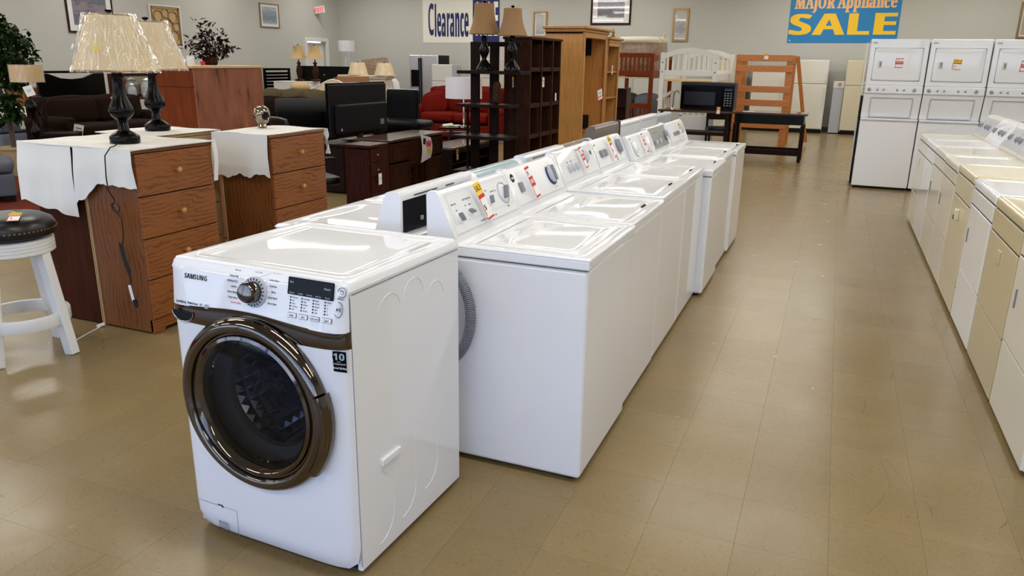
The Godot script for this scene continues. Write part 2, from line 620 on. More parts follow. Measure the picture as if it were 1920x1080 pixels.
	var gloss := noise_tex(0.02, 5, [Color(0.20, 0.20, 0.20), Color(0.24, 0.24, 0.24), Color(0.28, 0.28, 0.28)], 512)
	for k in 3:
		var m := plain("tile_%d" % k, [Color(1, 1, 1), Color(0.975, 0.972, 0.965), Color(1.0, 0.99, 0.97)][k], 1.0)
		m.albedo_texture = tex
		m.roughness_texture = gloss
		m.metallic_specular = 0.36
		m.uv1_triplanar = true
		m.uv1_world_triplanar = true
		m.uv1_scale = Vector3(0.42, 0.42, 0.42)
	plain("grout", Color(0.47, 0.40, 0.28), 0.8)
	plain("asphalt", Color(0.45, 0.45, 0.45), 0.9)
	var tube := plain("lamp_tube", Color(1, 1, 1), 0.4)
	tube.emission_enabled = true
	tube.emission = Color(1.0, 0.99, 0.96)
	tube.emission_energy_multiplier = 6.0
	var ex := plain("exit_glow", Color(0.9, 0.15, 0.12), 0.4)
	ex.emission_enabled = true
	ex.emission = Color(1.0, 0.12, 0.08)
	ex.emission_energy_multiplier = 0.7

func ceiling_lamps() -> void:
	# rows of two-tube fluorescent strips across the store, over the whole floor
	var house := g().box(0, -0.02, 0, 2.44, 0.04, 0.34, 0.008).mesh()
	var tubes := g().at(0, -0.062, -0.08, 0, 0, PI / 2).lathe([[0.0, -1.19], [0.018, -1.19], [0.018, 1.19], [0.0, 1.19]], 8).at(0, -0.062, 0.08, 0, 0, PI / 2).lathe([[0.0, -1.19], [0.018, -1.19], [0.018, 1.19], [0.0, 1.19]], 8).mesh()
	for i in 5:
		for j in 7:
			var x: float = [-12.9, -9.2, -5.5, -0.7, 3.0][i]
			var z: float = [1.6, -1.8, -5.2, -8.6, -12.2, -16.0, -19.6][j]
			var o := thing("ceiling_lamp", "two tube fluorescent strip lamp on the ceiling above the picture", "lamp", x, CEIL, z, 0.0, "fluorescent strips on the ceiling")
			put_mesh("housing", house, M.white_paint, o)
			put_mesh("lamp_tubes", tubes, M.lamp_tube, o)
			var l := AreaLight3D.new()
			l.name = "lamp_light"
			l.area_size = Vector2(2.38, 0.26)
			l.light_color = Color(1.0, 0.995, 0.975)
			l.light_energy = LAMP_ENERGY
			l.shadow_enabled = true
			l.position = Vector3(0, -0.095, 0)
			l.rotation.x = -PI / 2
			l.set("area_range", 40.0)
			o.add_child(l)

func room() -> void:
	var lx := WALL_L
	var rx := WALL_R
	var zb := WALL_B
	var zf := WALL_F
	var cx := (lx + rx) / 2
	var cz := (zb + zf) / 2
	struct("ceiling", g().box(cx, CEIL + 0.1, cz, rx - lx + 0.5, 0.2, zf - zb + 0.5), M.ceiling)
	struct("wall_back", g().box(cx, CEIL / 2, zb - 0.1, rx - lx + 0.4, CEIL, 0.2), M.wall)
	struct("wall_right", g().box(rx + 0.1, CEIL / 2, cz, 0.2, CEIL, zf - zb), M.wall)
	# left wall with the doorway near the corner
	var d0 := DOOR_Z - 0.5
	var d1 := DOOR_Z + 0.5
	struct("wall_left", g().box(lx - 0.1, CEIL / 2, (zb + d0) / 2, 0.2, CEIL, d0 - zb).box(lx - 0.1, CEIL / 2, (d1 + zf) / 2, 0.2, CEIL, zf - d1).box(lx - 0.1, (CEIL + 2.1) / 2, DOOR_Z, 0.2, CEIL - 2.1, 1.0), M.wall)
	var door := Node3D.new()
	door.name = "door_1"
	door.set_meta("kind", "structure")
	add_child(door)
	door.position = Vector3(lx, 0, DOOR_Z)
	put("door_frame", g().box(0.02, 1.05, -0.54, 0.06, 2.1, 0.1, 0.006).box(0.02, 1.05, 0.54, 0.06, 2.1, 0.1, 0.006).box(0.02, 2.14, 0, 0.06, 0.1, 1.18, 0.006), M.white_paint, door)
	put("door_leaf", g().box(-0.12, 1.03, 0, 0.045, 2.05, 0.98, 0.003), M.white_paint, door)
	put("door_handle", g().at(-0.07, 1.0, 0.4, 0, 0, PI / 2).lathe([[0.0, -0.04], [0.028, -0.03], [0.03, 0.0], [0.012, 0.015], [0.012, 0.03]], 12), M.brass, door)
	# storefront behind the camera: low wall, glass and mullions
	struct("wall_front", g().box(cx, 0.2, zf + 0.1, rx - lx + 0.4, 0.4, 0.2).box(cx, (3.1 + CEIL) / 2, zf + 0.1, rx - lx + 0.4, CEIL - 3.1, 0.2).box(lx + 0.9, 1.75, zf + 0.1, 1.8, 2.7, 0.2).box(rx - 0.5, 1.75, zf + 0.1, 1.0, 2.7, 0.2), M.wall)
	var x := lx + 1.8
	var n := 6
	var step := (rx - 1.0 - x) / n
	for i in n:
		var w := Node3D.new()
		w.name = "window_%d" % (i + 1)
		w.set_meta("kind", "structure")
		add_child(w)
		w.position = Vector3(x + step * (i + 0.5), 0.4, zf + 0.1)
		put("window_frame", g().box(-step / 2 + 0.03, 1.35, 0, 0.06, 2.7, 0.12, 0.004).box(step / 2 - 0.03, 1.35, 0, 0.06, 2.7, 0.12, 0.004).box(0, 0.03, 0, step - 0.12, 0.06, 0.12, 0.004).box(0, 2.67, 0, step - 0.12, 0.06, 0.12, 0.004), M.dark_grey, w)
		put("window_pane", g().box(0, 1.35, 0, step - 0.12, 2.58, 0.008), M.pane, w)
	struct("ground", g().box(0, -0.15, zf + 25.3, 80, 0.1, 50), M.asphalt)
	# skirting along the two walls in view
	struct("baseboard_back", g().box(cx, 0.05, zb + 0.006, rx - lx, 0.1, 0.012, 0.003), M.dark_grey)
	struct("baseboard_left", g().box(lx + 0.006, 0.05, cz - 1.2, 0.012, 0.1, 20.0, 0.003), M.dark_grey)

func floor_tiles() -> void:
	var s := 0.3048
	var x0 := -2.578
	var cx := (WALL_L + WALL_R) / 2
	var cz := (WALL_B + WALL_F) / 2
	var fl := struct("floor", g().box(cx, -0.06, cz, WALL_R - WALL_L + 0.4, 0.1, WALL_F - WALL_B + 0.4), M.grout)
	# one tile, top at y = 0, with a fine rounded arris
	var tile := g().box(0, -0.006, 0, s - 0.0005, 0.012, s - 0.0005, 0.0003).mesh()
	var cam := Vector3(0, 1.596, 0)
	var ahead := Vector3(-sin(0.3889), 0, -cos(0.3889))
	var cells := []
	for i in range(-41, 30):
		for j in range(-71, 12):
			var c := Vector3(x0 + (i + 0.5) * s, 0, -1.5 + (j + 0.5) * s)
			if c.x < CARPET_X and c.z < CARPET_Z0 or c.x < WALL_L or c.x > WALL_R or c.z < WALL_B or c.z > WALL_F:
				continue
			var d := c - cam
			var f := d.dot(ahead)
			var side: float = absf(d.dot(Vector3(cos(0.3889), 0, -sin(0.3889))))
			var seen := f > 1.4 and side < f * 0.78 + 0.3
			cells.append([d.length() + (0.0 if seen else 100.0), c, (i * 7 + j * 13 + i * j) % 3])
	cells.sort_custom(func(a: Array, b: Array) -> bool: return a[0] < b[0])
	for k in mini(300, cells.size()):
		var o := put_mesh("tile", tile, M["tile_%d" % absi(cells[k][2])], fl)
		o.position = cells[k][1]
	var rest := MultiMesh.new()
	rest.transform_format = MultiMesh.TRANSFORM_3D
	rest.mesh = g().box(0, -0.006, 0, s - 0.0007, 0.012, s - 0.0007).mesh()
	rest.instance_count = cells.size() - 300
	for k in range(300, cells.size()):
		rest.set_instance_transform(k - 300, Transform3D(Basis(), cells[k][1]))
	var mm := MultiMeshInstance3D.new()
	mm.name = "tile_field"
	mm.multimesh = rest
	mm.material_override = M.tile_0
	mm.set_meta("kind", "stuff")
	fl.add_child(mm)
	# red carpet of the furniture area with its pale edge strip
	var cp := struct("carpet", g().box((WALL_L + CARPET_X) / 2, 0.002, (WALL_B + CARPET_Z0) / 2, CARPET_X - WALL_L, 0.016, CARPET_Z0 - WALL_B, 0.004), M.carpet)
	put("edge_strip", g().box(CARPET_X + 0.035, 0.004, (WALL_B + CARPET_Z0) / 2, 0.07, 0.01, CARPET_Z0 - WALL_B, 0.003), M.pale_wood, cp)

const DOOR_Z := -20.25
const CARPET_X := -6.99
const CARPET_Z0 := 1.5

func picture(z: float, y: float, x: float, w: float, h: float, turn: float, frame: Material, mat_m: Material, art: Material, mat_w: float, fw: float, called: String, label: String, tilt := 0.0) -> Node3D:
	# framed picture hung on a wall, centre at x, y, z
	var o := thing(called, label, "picture", x, y, z, turn)
	o.rotation.z = tilt
	put("frame", g().box(0, h / 2 - fw / 2, 0.018, w, fw, 0.03, 0.006).box(0, -h / 2 + fw / 2, 0.018, w, fw, 0.03, 0.006).box(-w / 2 + fw / 2, 0, 0.018, fw, h - 2 * fw, 0.03, 0.006).box(w / 2 - fw / 2, 0, 0.018, fw, h - 2 * fw, 0.03, 0.006), frame, o)
	put("mount", g().box(0, 0, 0.008, w - fw, h - fw, 0.008), mat_m, o)
	put("art", g().box(0, 0, 0.0135, w - 2 * fw - 2 * mat_w, h - 2 * fw - 2 * mat_w, 0.003), art, o)
	put("glass", g().box(0, 0, 0.021, w - 2 * fw, h - 2 * fw, 0.003), M.pane, o)
	return o

func landscape(key: String, seed_: int, bands: Array) -> StandardMaterial3D:
	# soft bands of colour as in a printed landscape
	var w := 96
	var f := FastNoiseLite.new()
	f.seed = seed_
	f.frequency = 0.035
	var im := Image.create(w, w, false, Image.FORMAT_RGB8)
	for y in w:
		for x in w:
			var k := clampf(y / float(w) + f.get_noise_2d(x, y * 2.2) * 0.22, 0.0, 0.999) * (bands.size() - 1)
			var c: Color = bands[int(k)]
			c = c.lerp(bands[int(k) + 1], smoothstep(0.25, 0.75, fposmod(k, 1.0)))
			im.set_pixel(x, y, c.darkened(clampf(f.get_noise_2d(x * 3, y * 3 + 50) * 0.35, 0, 0.4)))
	var m := plain(key, Color.WHITE, 0.6)
	m.albedo_texture = ImageTexture.create_from_image(im)
	m.uv1_triplanar = true
	return m

func fit_art(m: StandardMaterial3D, w: float, h: float) -> StandardMaterial3D:
	m.uv1_scale = Vector3(1.0 / w, 1.0 / h, 1.0)
	m.uv1_offset = Vector3(0.5, 0.5, 0)
	return m

func wall_pieces() -> void:
	var zb := WALL_B + 0.002
	var lx := WALL_L + 0.002
	# «Clearance SALE» banner: white cloth with blue print and a blue end panel with white print
	var b := thing("clearance_banner", "white and blue vinyl clearance banner hanging on the back wall", "banner", -10.6, 2.1, zb)
	put("sheet", g().box(-0.42, 0.71, 0.006, 1.68, 1.42, 0.006, 0.002), M.vinyl_white, b)
	put("end_panel", g().box(0.84, 0.71, 0.006, 0.86, 1.42, 0.006, 0.002), M.print_blue, b)
	put("hem", g().box(-0.42, 0.05, 0.0105, 1.68, 0.06, 0.003, 0.001), M.vinyl_white, b)
	words(b, "C", M.print_blue, 0.92, Vector3(-0.985, 0.655, 0.011), Vector3.ZERO, 0.27)
	words(b, "learance", M.print_blue, 0.86, Vector3(-0.285, 0.59, 0.011), Vector3.ZERO, 0.232)
	words(b, "learance", M.print_blue, 0.86, Vector3(-0.297, 0.59, 0.0108), Vector3.ZERO, 0.232)
	words(b, "SALE", M.vinyl_white, 0.94, Vector3(0.86, 0.66, 0.011), Vector3.ZERO, 0.26)
	# blue and gold sale banner
	var s := thing("sale_banner", "bright blue banner with gold sale lettering on the back wall above the fridges", "banner", -0.08, 2.17, zb, 0.0)
	s.rotation.z = 0.005
	put("sheet", g().box(0, 0.66, 0.006, 2.52, 1.34, 0.006, 0.002), M.banner_blue, s)
	for k in [-0.026, 0.0, 0.026]:
		words(s, "SALE", M.banner_gold, 0.50, Vector3(k, 0.42, 0.011 + k * 0.005), Vector3.ZERO, 1.58)
	for k in [-0.01, 0.01]:
		words(s, "MAJOR Appliance", M.banner_peach, 0.28, Vector3(k, 0.935, 0.011 + k * 0.01), Vector3.ZERO, 0.665, "s")
	put("grommet", g().at(-1.2, 0.04, 0.010, PI / 2).lathe([[0.014, 0], [0.022, 0.002], [0.014, 0.004]], 10), M.steel, s)
	# pictures on the back wall
	picture(zb, 2.62, -8.06, 0.42, 0.70, 0, M.brass, M.paper, fit_art(landscape("art_pale", 2, [Color(0.80, 0.78, 0.74), Color(0.83, 0.82, 0.78), Color(0.75, 0.74, 0.70), Color(0.62, 0.64, 0.66)]), 0.26, 0.52), 0.03, 0.05, "framed_print", "narrow gold framed pale print on the back wall above the dark bookcase")
	picture(zb, 3.02, -6.0, 1.14, 0.84, 0, M.walnut, M.paper, fit_art(landscape("art_lake", 4, [Color(0.55, 0.52, 0.58), Color(0.66, 0.62, 0.66), Color(0.42, 0.38, 0.42), Color(0.55, 0.5, 0.5)]), 0.8, 0.5), 0.14, 0.05, "framed_print", "large dark framed print with white mat on the back wall above the oak cabinet")
	picture(zb, 2.59, -4.07, 0.42, 0.84, 0, M.brass, M.paper, fit_art(landscape("art_misty", 6, [Color(0.80, 0.78, 0.74), Color(0.74, 0.72, 0.68), Color(0.62, 0.60, 0.58), Color(0.78, 0.77, 0.74)]), 0.24, 0.66), 0.02, 0.06, "framed_print", "tall gold framed print on the back wall above the wrapped mattress")
	picture(zb, 2.67, 3.95, 0.62, 0.80, 0, M.brass, M.paper, fit_art(landscape("art_plain", 8, [Color(0.72, 0.68, 0.6), Color(0.66, 0.62, 0.52), Color(0.7, 0.66, 0.58)]), 0.4, 0.6), 0.03, 0.05, "framed_print", "gold framed print on the back wall at the right edge behind the stacked dryers")
	# pictures on the left wall
	picture(-12.42, 2.55, lx, 1.14, 1.02, PI / 2, M.walnut, M.paper, fit_art(landscape("art_dusk", 9, [Color(0.35, 0.33, 0.46), Color(0.24, 0.22, 0.34), Color(0.50, 0.38, 0.40), Color(0.26, 0.23, 0.33), Color(0.38, 0.28, 0.33)]), 0.82, 0.7), 0.12, 0.035, "framed_landscape", "purple dusk landscape in a thin frame on the left wall behind the lampshade")
	picture(-18.18, 2.72, lx, 0.80, 0.64, PI / 2, M.brass, M.paper, fit_art(landscape("art_boats", 12, [Color(0.72, 0.76, 0.78), Color(0.50, 0.58, 0.64), Color(0.40, 0.47, 0.5), Color(0.58, 0.62, 0.64)]), 0.56, 0.4), 0.07, 0.03, "framed_landscape", "small framed boat picture with a grey blue sky on the left wall")
	# pierced scroll panel
	var pn := thing("scroll_panel", "beige wall panel with interlaced scrollwork in a white frame on the left wall", "wall panel", lx, 2.27, -14.45, PI / 2)
	put("frame", g().box(0, 0.455, 0.02, 0.94, 0.035, 0.035, 0.006).box(0, -0.455, 0.02, 0.94, 0.035, 0.035, 0.006).box(-0.452, 0, 0.02, 0.035, 0.88, 0.035, 0.006).box(0.452, 0, 0.02, 0.035, 0.88, 0.035, 0.006), M.white_paint, pn)
	put("backing", g().box(0, 0, 0.008, 0.88, 0.88, 0.01), M.box_pale, pn)
	var sc := g()
	for k in [[0, 0, 0.2], [0.22, 0.22, 0.13], [-0.22, 0.22, 0.13], [0.22, -0.22, 0.13], [-0.22, -0.22, 0.13], [0, 0.3, 0.1], [0, -0.3, 0.1], [0.31, 0, 0.1], [-0.31, 0, 0.1]]:
		var pts := []
		for i in 19:
			pts.append(Vector3(k[0] + k[2] * cos(TAU * i / 18.0), k[1] + k[2] * sin(TAU * i / 18.0), 0.02))
		sc.tube(pts, 0.016, 6)
	for k in [-0.4, 0.4]:
		sc.box(k, 0, 0.02, 0.03, 0.86, 0.02).box(0, k, 0.02, 0.86, 0.03, 0.02)
	put("scrollwork", sc, M.brass, pn)
	# exit sign on a bracket near the corner
	var e := thing("exit_sign", "lit exit sign box high on the left wall near the corner", "exit sign", WALL_L + 0.16, 3.0, -20.3, 0.25)
	e.rotation.z = 0.16
	put("housing", g().box(0, 0, 0, 0.32, 0.20, 0.06, 0.012), M.white_plastic, e)
	put("bracket", g().box(-0.14, 0.0, -0.04, 0.06, 0.08, 0.05, 0.004), M.white_plastic, e)
	words(e, "EXIT", M.exit_glow, 0.115, Vector3(0, 0, 0.032), Vector3.ZERO, 0.85)

func front_loader() -> void:
	var o := thing("front_load_washer", "white front load washer with a dark chrome door, nearest in the foreground", "washing machine", -1.5579, 0, -1.7551, -0.0383)
	var hw := 0.343
	var bulge := func(x: float) -> float: return 0.046 * sqrt(maxf(0.0, 1.0 - pow(absf(x) / hw, 7.0)))
	var hump := func(x: float) -> float: return 0.020 * exp(-pow((x + 0.02) / 0.20, 2.0)) + 0.012 * (x + hw) / (2 * hw) * 0.0
	# side, back and floor panels round a hollow for the drum
	put("cabinet", g().box(-hw + 0.01, 0.485, -0.325, 0.02, 0.93, 0.65, 0.005).box(hw - 0.01, 0.485, -0.325, 0.02, 0.93, 0.65, 0.005).box(0, 0.485, -0.64, 0.66, 0.93, 0.02).box(0, 0.04, -0.33, 0.66, 0.03, 0.62), M.enamel, o)
	var cy := 0.557
	var dc := Vector2(0.002, cy)
	var fp := func(i: int, j: int) -> Vector3:
		var a := TAU * i / 96.0
		var d := Vector2(cos(a), sin(a))
		# distance from the door's centre to the panel's outline (rounded at the lower corners)
		var far := 9.0
		if absf(d.x) > 1e-5:
			far = minf(far, ((hw if d.x > 0 else -hw) - dc.x) / d.x)
		if d.y > 1e-5:
			far = minf(far, (0.805 - cy) / d.y)
		if d.y < -1e-5:
			far = minf(far, (0.03 - cy) / d.y)
		var p := dc + d * far
		var rc := 0.055
		var q := Vector2(hw - rc, 0.03 + rc)
		if p.y < q.y and absf(p.x) > q.x:
			var lo := 0.0
			var hi := far
			for k in 20:
				var m := (lo + hi) / 2
				var w := dc + d * m
				if w.y < q.y and absf(w.x) > q.x and Vector2(absf(w.x), w.y).distance_to(q) > rc:
					hi = m
				else:
					lo = m
			p = dc + d * lo
		var k := pow(j / 14.0, 0.7)
		var u := (dc + d * 0.238).lerp(p, k)
		return Vector3(u.x, u.y, bulge.call(u.x) - 0.02 * pow(maxf(0.0, (0.10 - u.y) / 0.07), 2.0))
	put("front_panel", g().surf(fp, 97, 15, Vector3(0, 0.5, -3)), M.enamel, o)
	put("front_rim", g().box(0, 0.045, 0.0, 0.54, 0.012, 0.03), M.enamel, o)
	# control panel leans back above a chrome band
	var cz := func(x: float, y: float) -> float:
		var k := clampf((y - 0.84) / 0.13, 0.0, 1.0)
		var edge := clampf((y - 0.955) / 0.025, 0.0, 1.0)
		return (0.047 - 0.030 * k - 0.022 * edge * edge) * sqrt(maxf(0.0, 1.0 - pow(absf(x) / (hw + 0.001), 9.0))) - 0.004 * edge
	put("control_panel", g().surf(func(i: int, j: int) -> Vector3:
		var s := sin((i / 40.0 - 0.5) * PI)
		var y: float = lerpf(0.837 + hump.call(hw * s), 0.982, j / 16.0)
		var cut := maxf(0.0, (y - 0.945) / 0.037)
		var x := s * (hw - 0.034 * (1.0 - sqrt(1.0 - minf(1.0, cut * cut))))
		return Vector3(x, y, cz.call(x, y)), 41, 17, Vector3(0, 0.8, -3)), M.enamel, o)
	put("chrome_band", g().surf(func(i: int, j: int) -> Vector3:
		var x := (hw + 0.0015) * sin((i / 40.0 - 0.5) * PI)
		var y: float = lerpf(0.787, 0.839 + hump.call(x), j / 6.0)
		return Vector3(x, y, bulge.call(x * 0.995) + 0.003 * sin(j / 6.0 * PI) + 0.001), 41, 7, Vector3(0, 0.8, -3)), M.dark_chrome, o)
	var pull := g().at(-0.268, 0.824, 0.0495)
	var half := []
	for i in 13:
		half.append([0.045 * cos(PI + PI * i / 12.0), 0.034 * sin(PI + PI * i / 12.0)])
	pull.prism(half, -0.004, 0.0015)
	put("drawer_pull", pull, M.void, o)
	var rim := []
	for k in half:
		rim.append(Vector3(-0.268 + k[0], 0.824 + k[1], 0.051))
	put("pull_edge", g().tube(rim, 0.0022, 6), M.chrome, o)
	# top with a raised rim round a shallow tray
	put("top", g().surf(func(i: int, j: int) -> Vector3:
		var x := 0.345 * sin((i / 36.0 - 0.5) * PI)
		var z := -0.65 + 0.655 * (0.5 - 0.5 * cos(PI * j / 36.0))
		var e := minf(0.345 - absf(x), minf(z + 0.65, 0.004 - z))
		var h := 0.9845
		if e < 0.012:
			h = 0.9845 - 0.028 * pow(1.0 - e / 0.012, 2.2)
		var inner := minf(0.285 - absf(x), minf(z + 0.60, -0.065 - z))
		h -= 0.006 * smoothstep(-0.006, 0.008, inner) - 0.0016 * smoothstep(0.0, 0.3, inner)
		return Vector3(x, h, z), 37, 37, Vector3(0, -3, -0.3)).box(0, 0.953, -0.323, 0.688, 0.012, 0.65, 0.004), M.enamel, o)
	put("top_seam", g().box(hw, 0.9462, -0.325, 0.002, 0.002, 0.63).box(hw, 0.49, 0.001, 0.002, 0.9, 0.0012), M.mid_grey, o)
	# door: bronze chrome ring, dark glass bowl, black gasket and a studded drum
	var dr := Node3D.new()
	dr.name = "door"
	o.add_child(dr)
	dr.position = Vector3(0.002, cy, 0.0)
	put("door_ring", g().at(0, 0, 0, PI / 2).lathe([[0.278, 0.036], [0.289, 0.046], [0.290, 0.058], [0.284, 0.072], [0.272, 0.083], [0.258, 0.087], [0.248, 0.084], [0.242, 0.076], [0.2405, 0.070], [0.236, 0.070], [0.232, 0.078], [0.222, 0.082], [0.212, 0.074], [0.205, 0.055], [0.200, 0.03]], 72), M.dark_chrome, dr)
	put("door_glass", g().at(0, 0, 0, PI / 2).lathe([[0.226, 0.0805], [0.19, 0.090], [0.14, 0.0965], [0.08, 0.1], [0.0, 0.101]], 48), M.door_glass, dr)
	put("door_handle", g().at(0, 0, 0, PI / 2, 0, 0).lathe([[0.272, 0.084], [0.280, 0.092], [0.292, 0.092], [0.302, 0.082], [0.305, 0.062], [0.298, 0.042]], 30, 0.75, 0.95), M.dark_chrome, dr)
	dr.get_node("door_handle").rotation.z = -0.62 + 0.95
	var gk := g().at(0, cy, 0, PI / 2).lathe([[0.255, 0.035], [0.25, 0.01], [0.215, -0.015], [0.178, -0.025], [0.172, -0.04], [0.185, -0.055], [0.235, -0.06]], 48)
	put("gasket", gk, M.rubber, o)
	var dm := g()
	for i in 40:
		for j in 10:
			var a0 := TAU * i / 40.0
			var a1 := TAU * (i + 1) / 40.0
			var z0 := -0.06 - 0.042 * j
			var z1 := z0 - 0.042
			var rr := 0.242
			var c := [Vector3(cos(a0) * rr, cy + sin(a0) * rr, z0), Vector3(cos(a1) * rr, cy + sin(a1) * rr, z0), Vector3(cos(a1) * rr, cy + sin(a1) * rr, z1), Vector3(cos(a0) * rr, cy + sin(a0) * rr, z1)]
			var am := (a0 + a1) / 2
			var m := Vector3(cos(am) * (rr - 0.013), cy + sin(am) * (rr - 0.013), (z0 + z1) / 2)
			for k in 4:
				dm.tri(c[k], c[(k + 1) % 4], m)
	for i in 13:
		for j in 13:
			var s := 0.037
			var x0 := (i - 6.5) * s
			var y0 := (j - 6.5) * s
			if Vector2(x0 + s / 2, y0 + s / 2).length() > 0.245:
				continue
			var c := [Vector3(x0, cy + y0, -0.48), Vector3(x0 + s, cy + y0, -0.48), Vector3(x0 + s, cy + y0 + s, -0.48), Vector3(x0, cy + y0 + s, -0.48)]
			for k in 4:
				dm.tri(c[k], c[(k + 1) % 4], Vector3(x0 + s / 2, cy + y0 + s / 2, -0.466))
	put("drum", dm, M.drum_steel, o)
	var vane := g()
	for k in 3:
		var a := 0.5 + TAU * k / 3.0
		vane.at(cos(a) * 0.225, cy + sin(a) * 0.225, -0.27, 0, 0, a).cushion(0, 0, 0, 0.06, 0.05, 0.38, 0.022, 0.004)
	put("drum_vane", vane, M.dark_grey, o)
	# dial, display and buttons
	var tilt := -0.225
	var on := func(x: float, y: float, up: float) -> Vector3: return Vector3(x, y, cz.call(x, y)) + Vector3(0, 0.22, 0.975) * up
	var kp: Vector3 = on.call(0.018, 0.921, 0.0)
	var kr := PI / 2 + tilt
	put("dial_ring", g().at(kp.x, kp.y, kp.z, kr).lathe([[0.047, 0.0], [0.046, 0.006], [0.040, 0.009], [0.034, 0.010]], 40), M.light_grey, o)
	var ticks := g()
	for i in 22:
		ticks.at(kp.x, kp.y, kp.z, tilt, 0, 0)
		var a := TAU * i / 22.0
		ticks.xf = ticks.xf * Transform3D(Basis(Vector3.BACK, a), Vector3.ZERO)
		ticks.box(0, 0.0395, 0.010, 0.003, 0.006, 0.002)
	put("dial_ticks", ticks, M.print_black, o)
	put("dial_knob", g().at(kp.x, kp.y, kp.z, kr).lathe([[0.033, 0.008], [0.034, 0.012], [0.031, 0.040], [0.027, 0.046], [0.018, 0.048], [0.0, 0.0475]], 40), M.dark_chrome, o)
	var dp: Vector3 = on.call(0.222, 0.957, 0.002)
	put("display", g().at(dp.x, dp.y, dp.z - 0.002, tilt).box(0, 0, 0, 0.165, 0.052, 0.006, 0.003), M.black_gloss, o)
	var lp: Vector3 = on.call(0.222, 0.957, 0.0045)
	var t3 := Vector3(tilt, 0, 0)
	for k in 5:
		words(o, ["Delay End", "Pre Wash", "Extra Rinse", "Smart Care", "My Cycle"][k], M.light_grey, 0.0038, lp + Vector3(-0.064 + k * 0.032, -0.019, 0.0042), t3, 0.8, "r", 0.0006)
	words(o, "Eco", M.light_grey, 0.006, lp + Vector3(-0.066, 0.012, -0.0025), t3, 1, "r", 0.0006)
	words(o, "Steam", M.light_grey, 0.006, lp + Vector3(0.062, 0.006, -0.001), t3, 1, "r", 0.0006)
	for k in 4:
		var x := 0.16 + k * 0.041
		var list: Array = [["Extra Hot", "Hot", "Warm", "Eco Warm", "Cold"], ["Extra High", "High", "Medium", "Low", "No Spin"], ["Heavy", "Normal", "Medium", "Light", "Down"], ["Volume", "1", "2", "3", "Off"]][k]
		var dots := g()
		for r in 5:
			var q: Vector3 = on.call(x - 0.006, 0.925 - r * 0.0085, 0.001)
			dots.at(q.x, q.y, q.z, tilt).box(0, 0, 0, 0.0045, 0.0042, 0.0012)
			words(o, list[r], M.print_grey, 0.0036, on.call(x, 0.925 - r * 0.0085, 0.0008), t3, 0.9, "r", 0.0004, "lettering", 0)
		put("indicator_lights", dots, M.print_black, o)
		var bp: Vector3 = on.call(x + 0.004, 0.874, 0.001)
		put("option_button", g().at(bp.x, bp.y, bp.z, tilt).box(0, 0, 0, 0.033, 0.015, 0.004, 0.0015), M.mid_grey, o)
		put("button_cap", g().at(bp.x, bp.y, bp.z + 0.001, tilt).box(0, 0, 0, 0.030, 0.012, 0.004, 0.001), M.enamel, o)
		words(o, ["Temp.", "Spin", "Soil Level", "Signal"][k], M.print_grey, 0.0055, bp + Vector3(0, 0.0007, 0.0035), t3, 0.85, "r", 0.0004)
	for k in [[0.327, 0.958, 0.014, 0.014, "Power"], [0.319, 0.908, 0.014, 0.022, "Start/Pause"]]:
		var q: Vector3 = on.call(k[0], k[1], 0.0)
		var ring := []
		for i in 25:
			var a := TAU * i / 24.0
			ring.append(Vector3(k[2] * cos(a), k[3] * sin(a), 0))
		var gr := g().at(q.x, q.y, q.z + 0.001, tilt)
		gr.tube(ring, 0.0014, 6)
		put("round_button", gr, M.mid_grey, o)
		words(o, k[4], M.print_grey, 0.0058, on.call(k[0], k[1] + k[3] + 0.010, 0.001), t3, 0.8, "r", 0.0005)
	var pw: Vector3 = on.call(0.327, 0.958, 0.001)
	var arc := []
	for i in 15:
		var a := PI / 2 + 0.5 + (TAU - 1.0) * i / 14.0
		arc.append(Vector3(0.006 * cos(a), 0.006 * sin(a), 0))
	put("power_mark", g().at(pw.x, pw.y, pw.z, tilt).tube(arc, 0.0007, 5).tube([Vector3(0, 0.001, 0), Vector3(0, 0.008, 0)], 0.0007, 5), M.print_grey, o)
	var pl: Vector3 = on.call(0.319, 0.908, 0.001)
	put("play_mark", g().at(pl.x, pl.y, pl.z, tilt).prism([[-0.007, -0.006], [0.001, 0], [-0.007, 0.006]], 0, 0.0008).box(0.0035, 0, 0.0004, 0.0015, 0.012, 0.0008).box(0.007, 0, 0.0004, 0.0015, 0.012, 0.0008), M.print_grey, o)
	words(o, "SAMSUNG", M.print_black, 0.0155, on.call(-0.223, 0.935, 0.0008), t3, 0.92, "b", 0.0006)
	words(o, "SpeedSpray   PowerFoam   VRT", M.print_grey, 0.0078, on.call(-0.243, 0.853, 0.0008), t3, 0.72, "b", 0.0006)
	put("plus_badge", g().at(-0.168, 0.853, 0.0475, tilt * 0.3).box(0, 0, 0, 0.014, 0.014, 0.002, 0.0008), M.light_grey, o)
	for k in [["Normal", -0.065, 0.972], ["Heavy Duty", -0.068, 0.958], ["Bedding PLUS", -0.072, 0.943], ["Sanitize", -0.066, 0.927], ["Steam Allergy", -0.070, 0.910], ["Deep Steam", -0.066, 0.894], ["Steam Cycles", -0.054, 0.880], ["Eco Cold", 0.014, 0.974], ["Perm Press", 0.083, 0.977], ["Active Wear", 0.086, 0.962], ["Delicates", 0.086, 0.946], ["Wool", 0.088, 0.929], ["Quick Wash", 0.086, 0.912], ["Rinse+Spin", 0.086, 0.895]]:
		words(o, k[0], M.print_grey if k[0] != "Steam Cycles" else M.print_pink, 0.0058, on.call(k[1], k[2], 0.0008), t3, 0.85, "r", 0.0005)
	var lead := g()
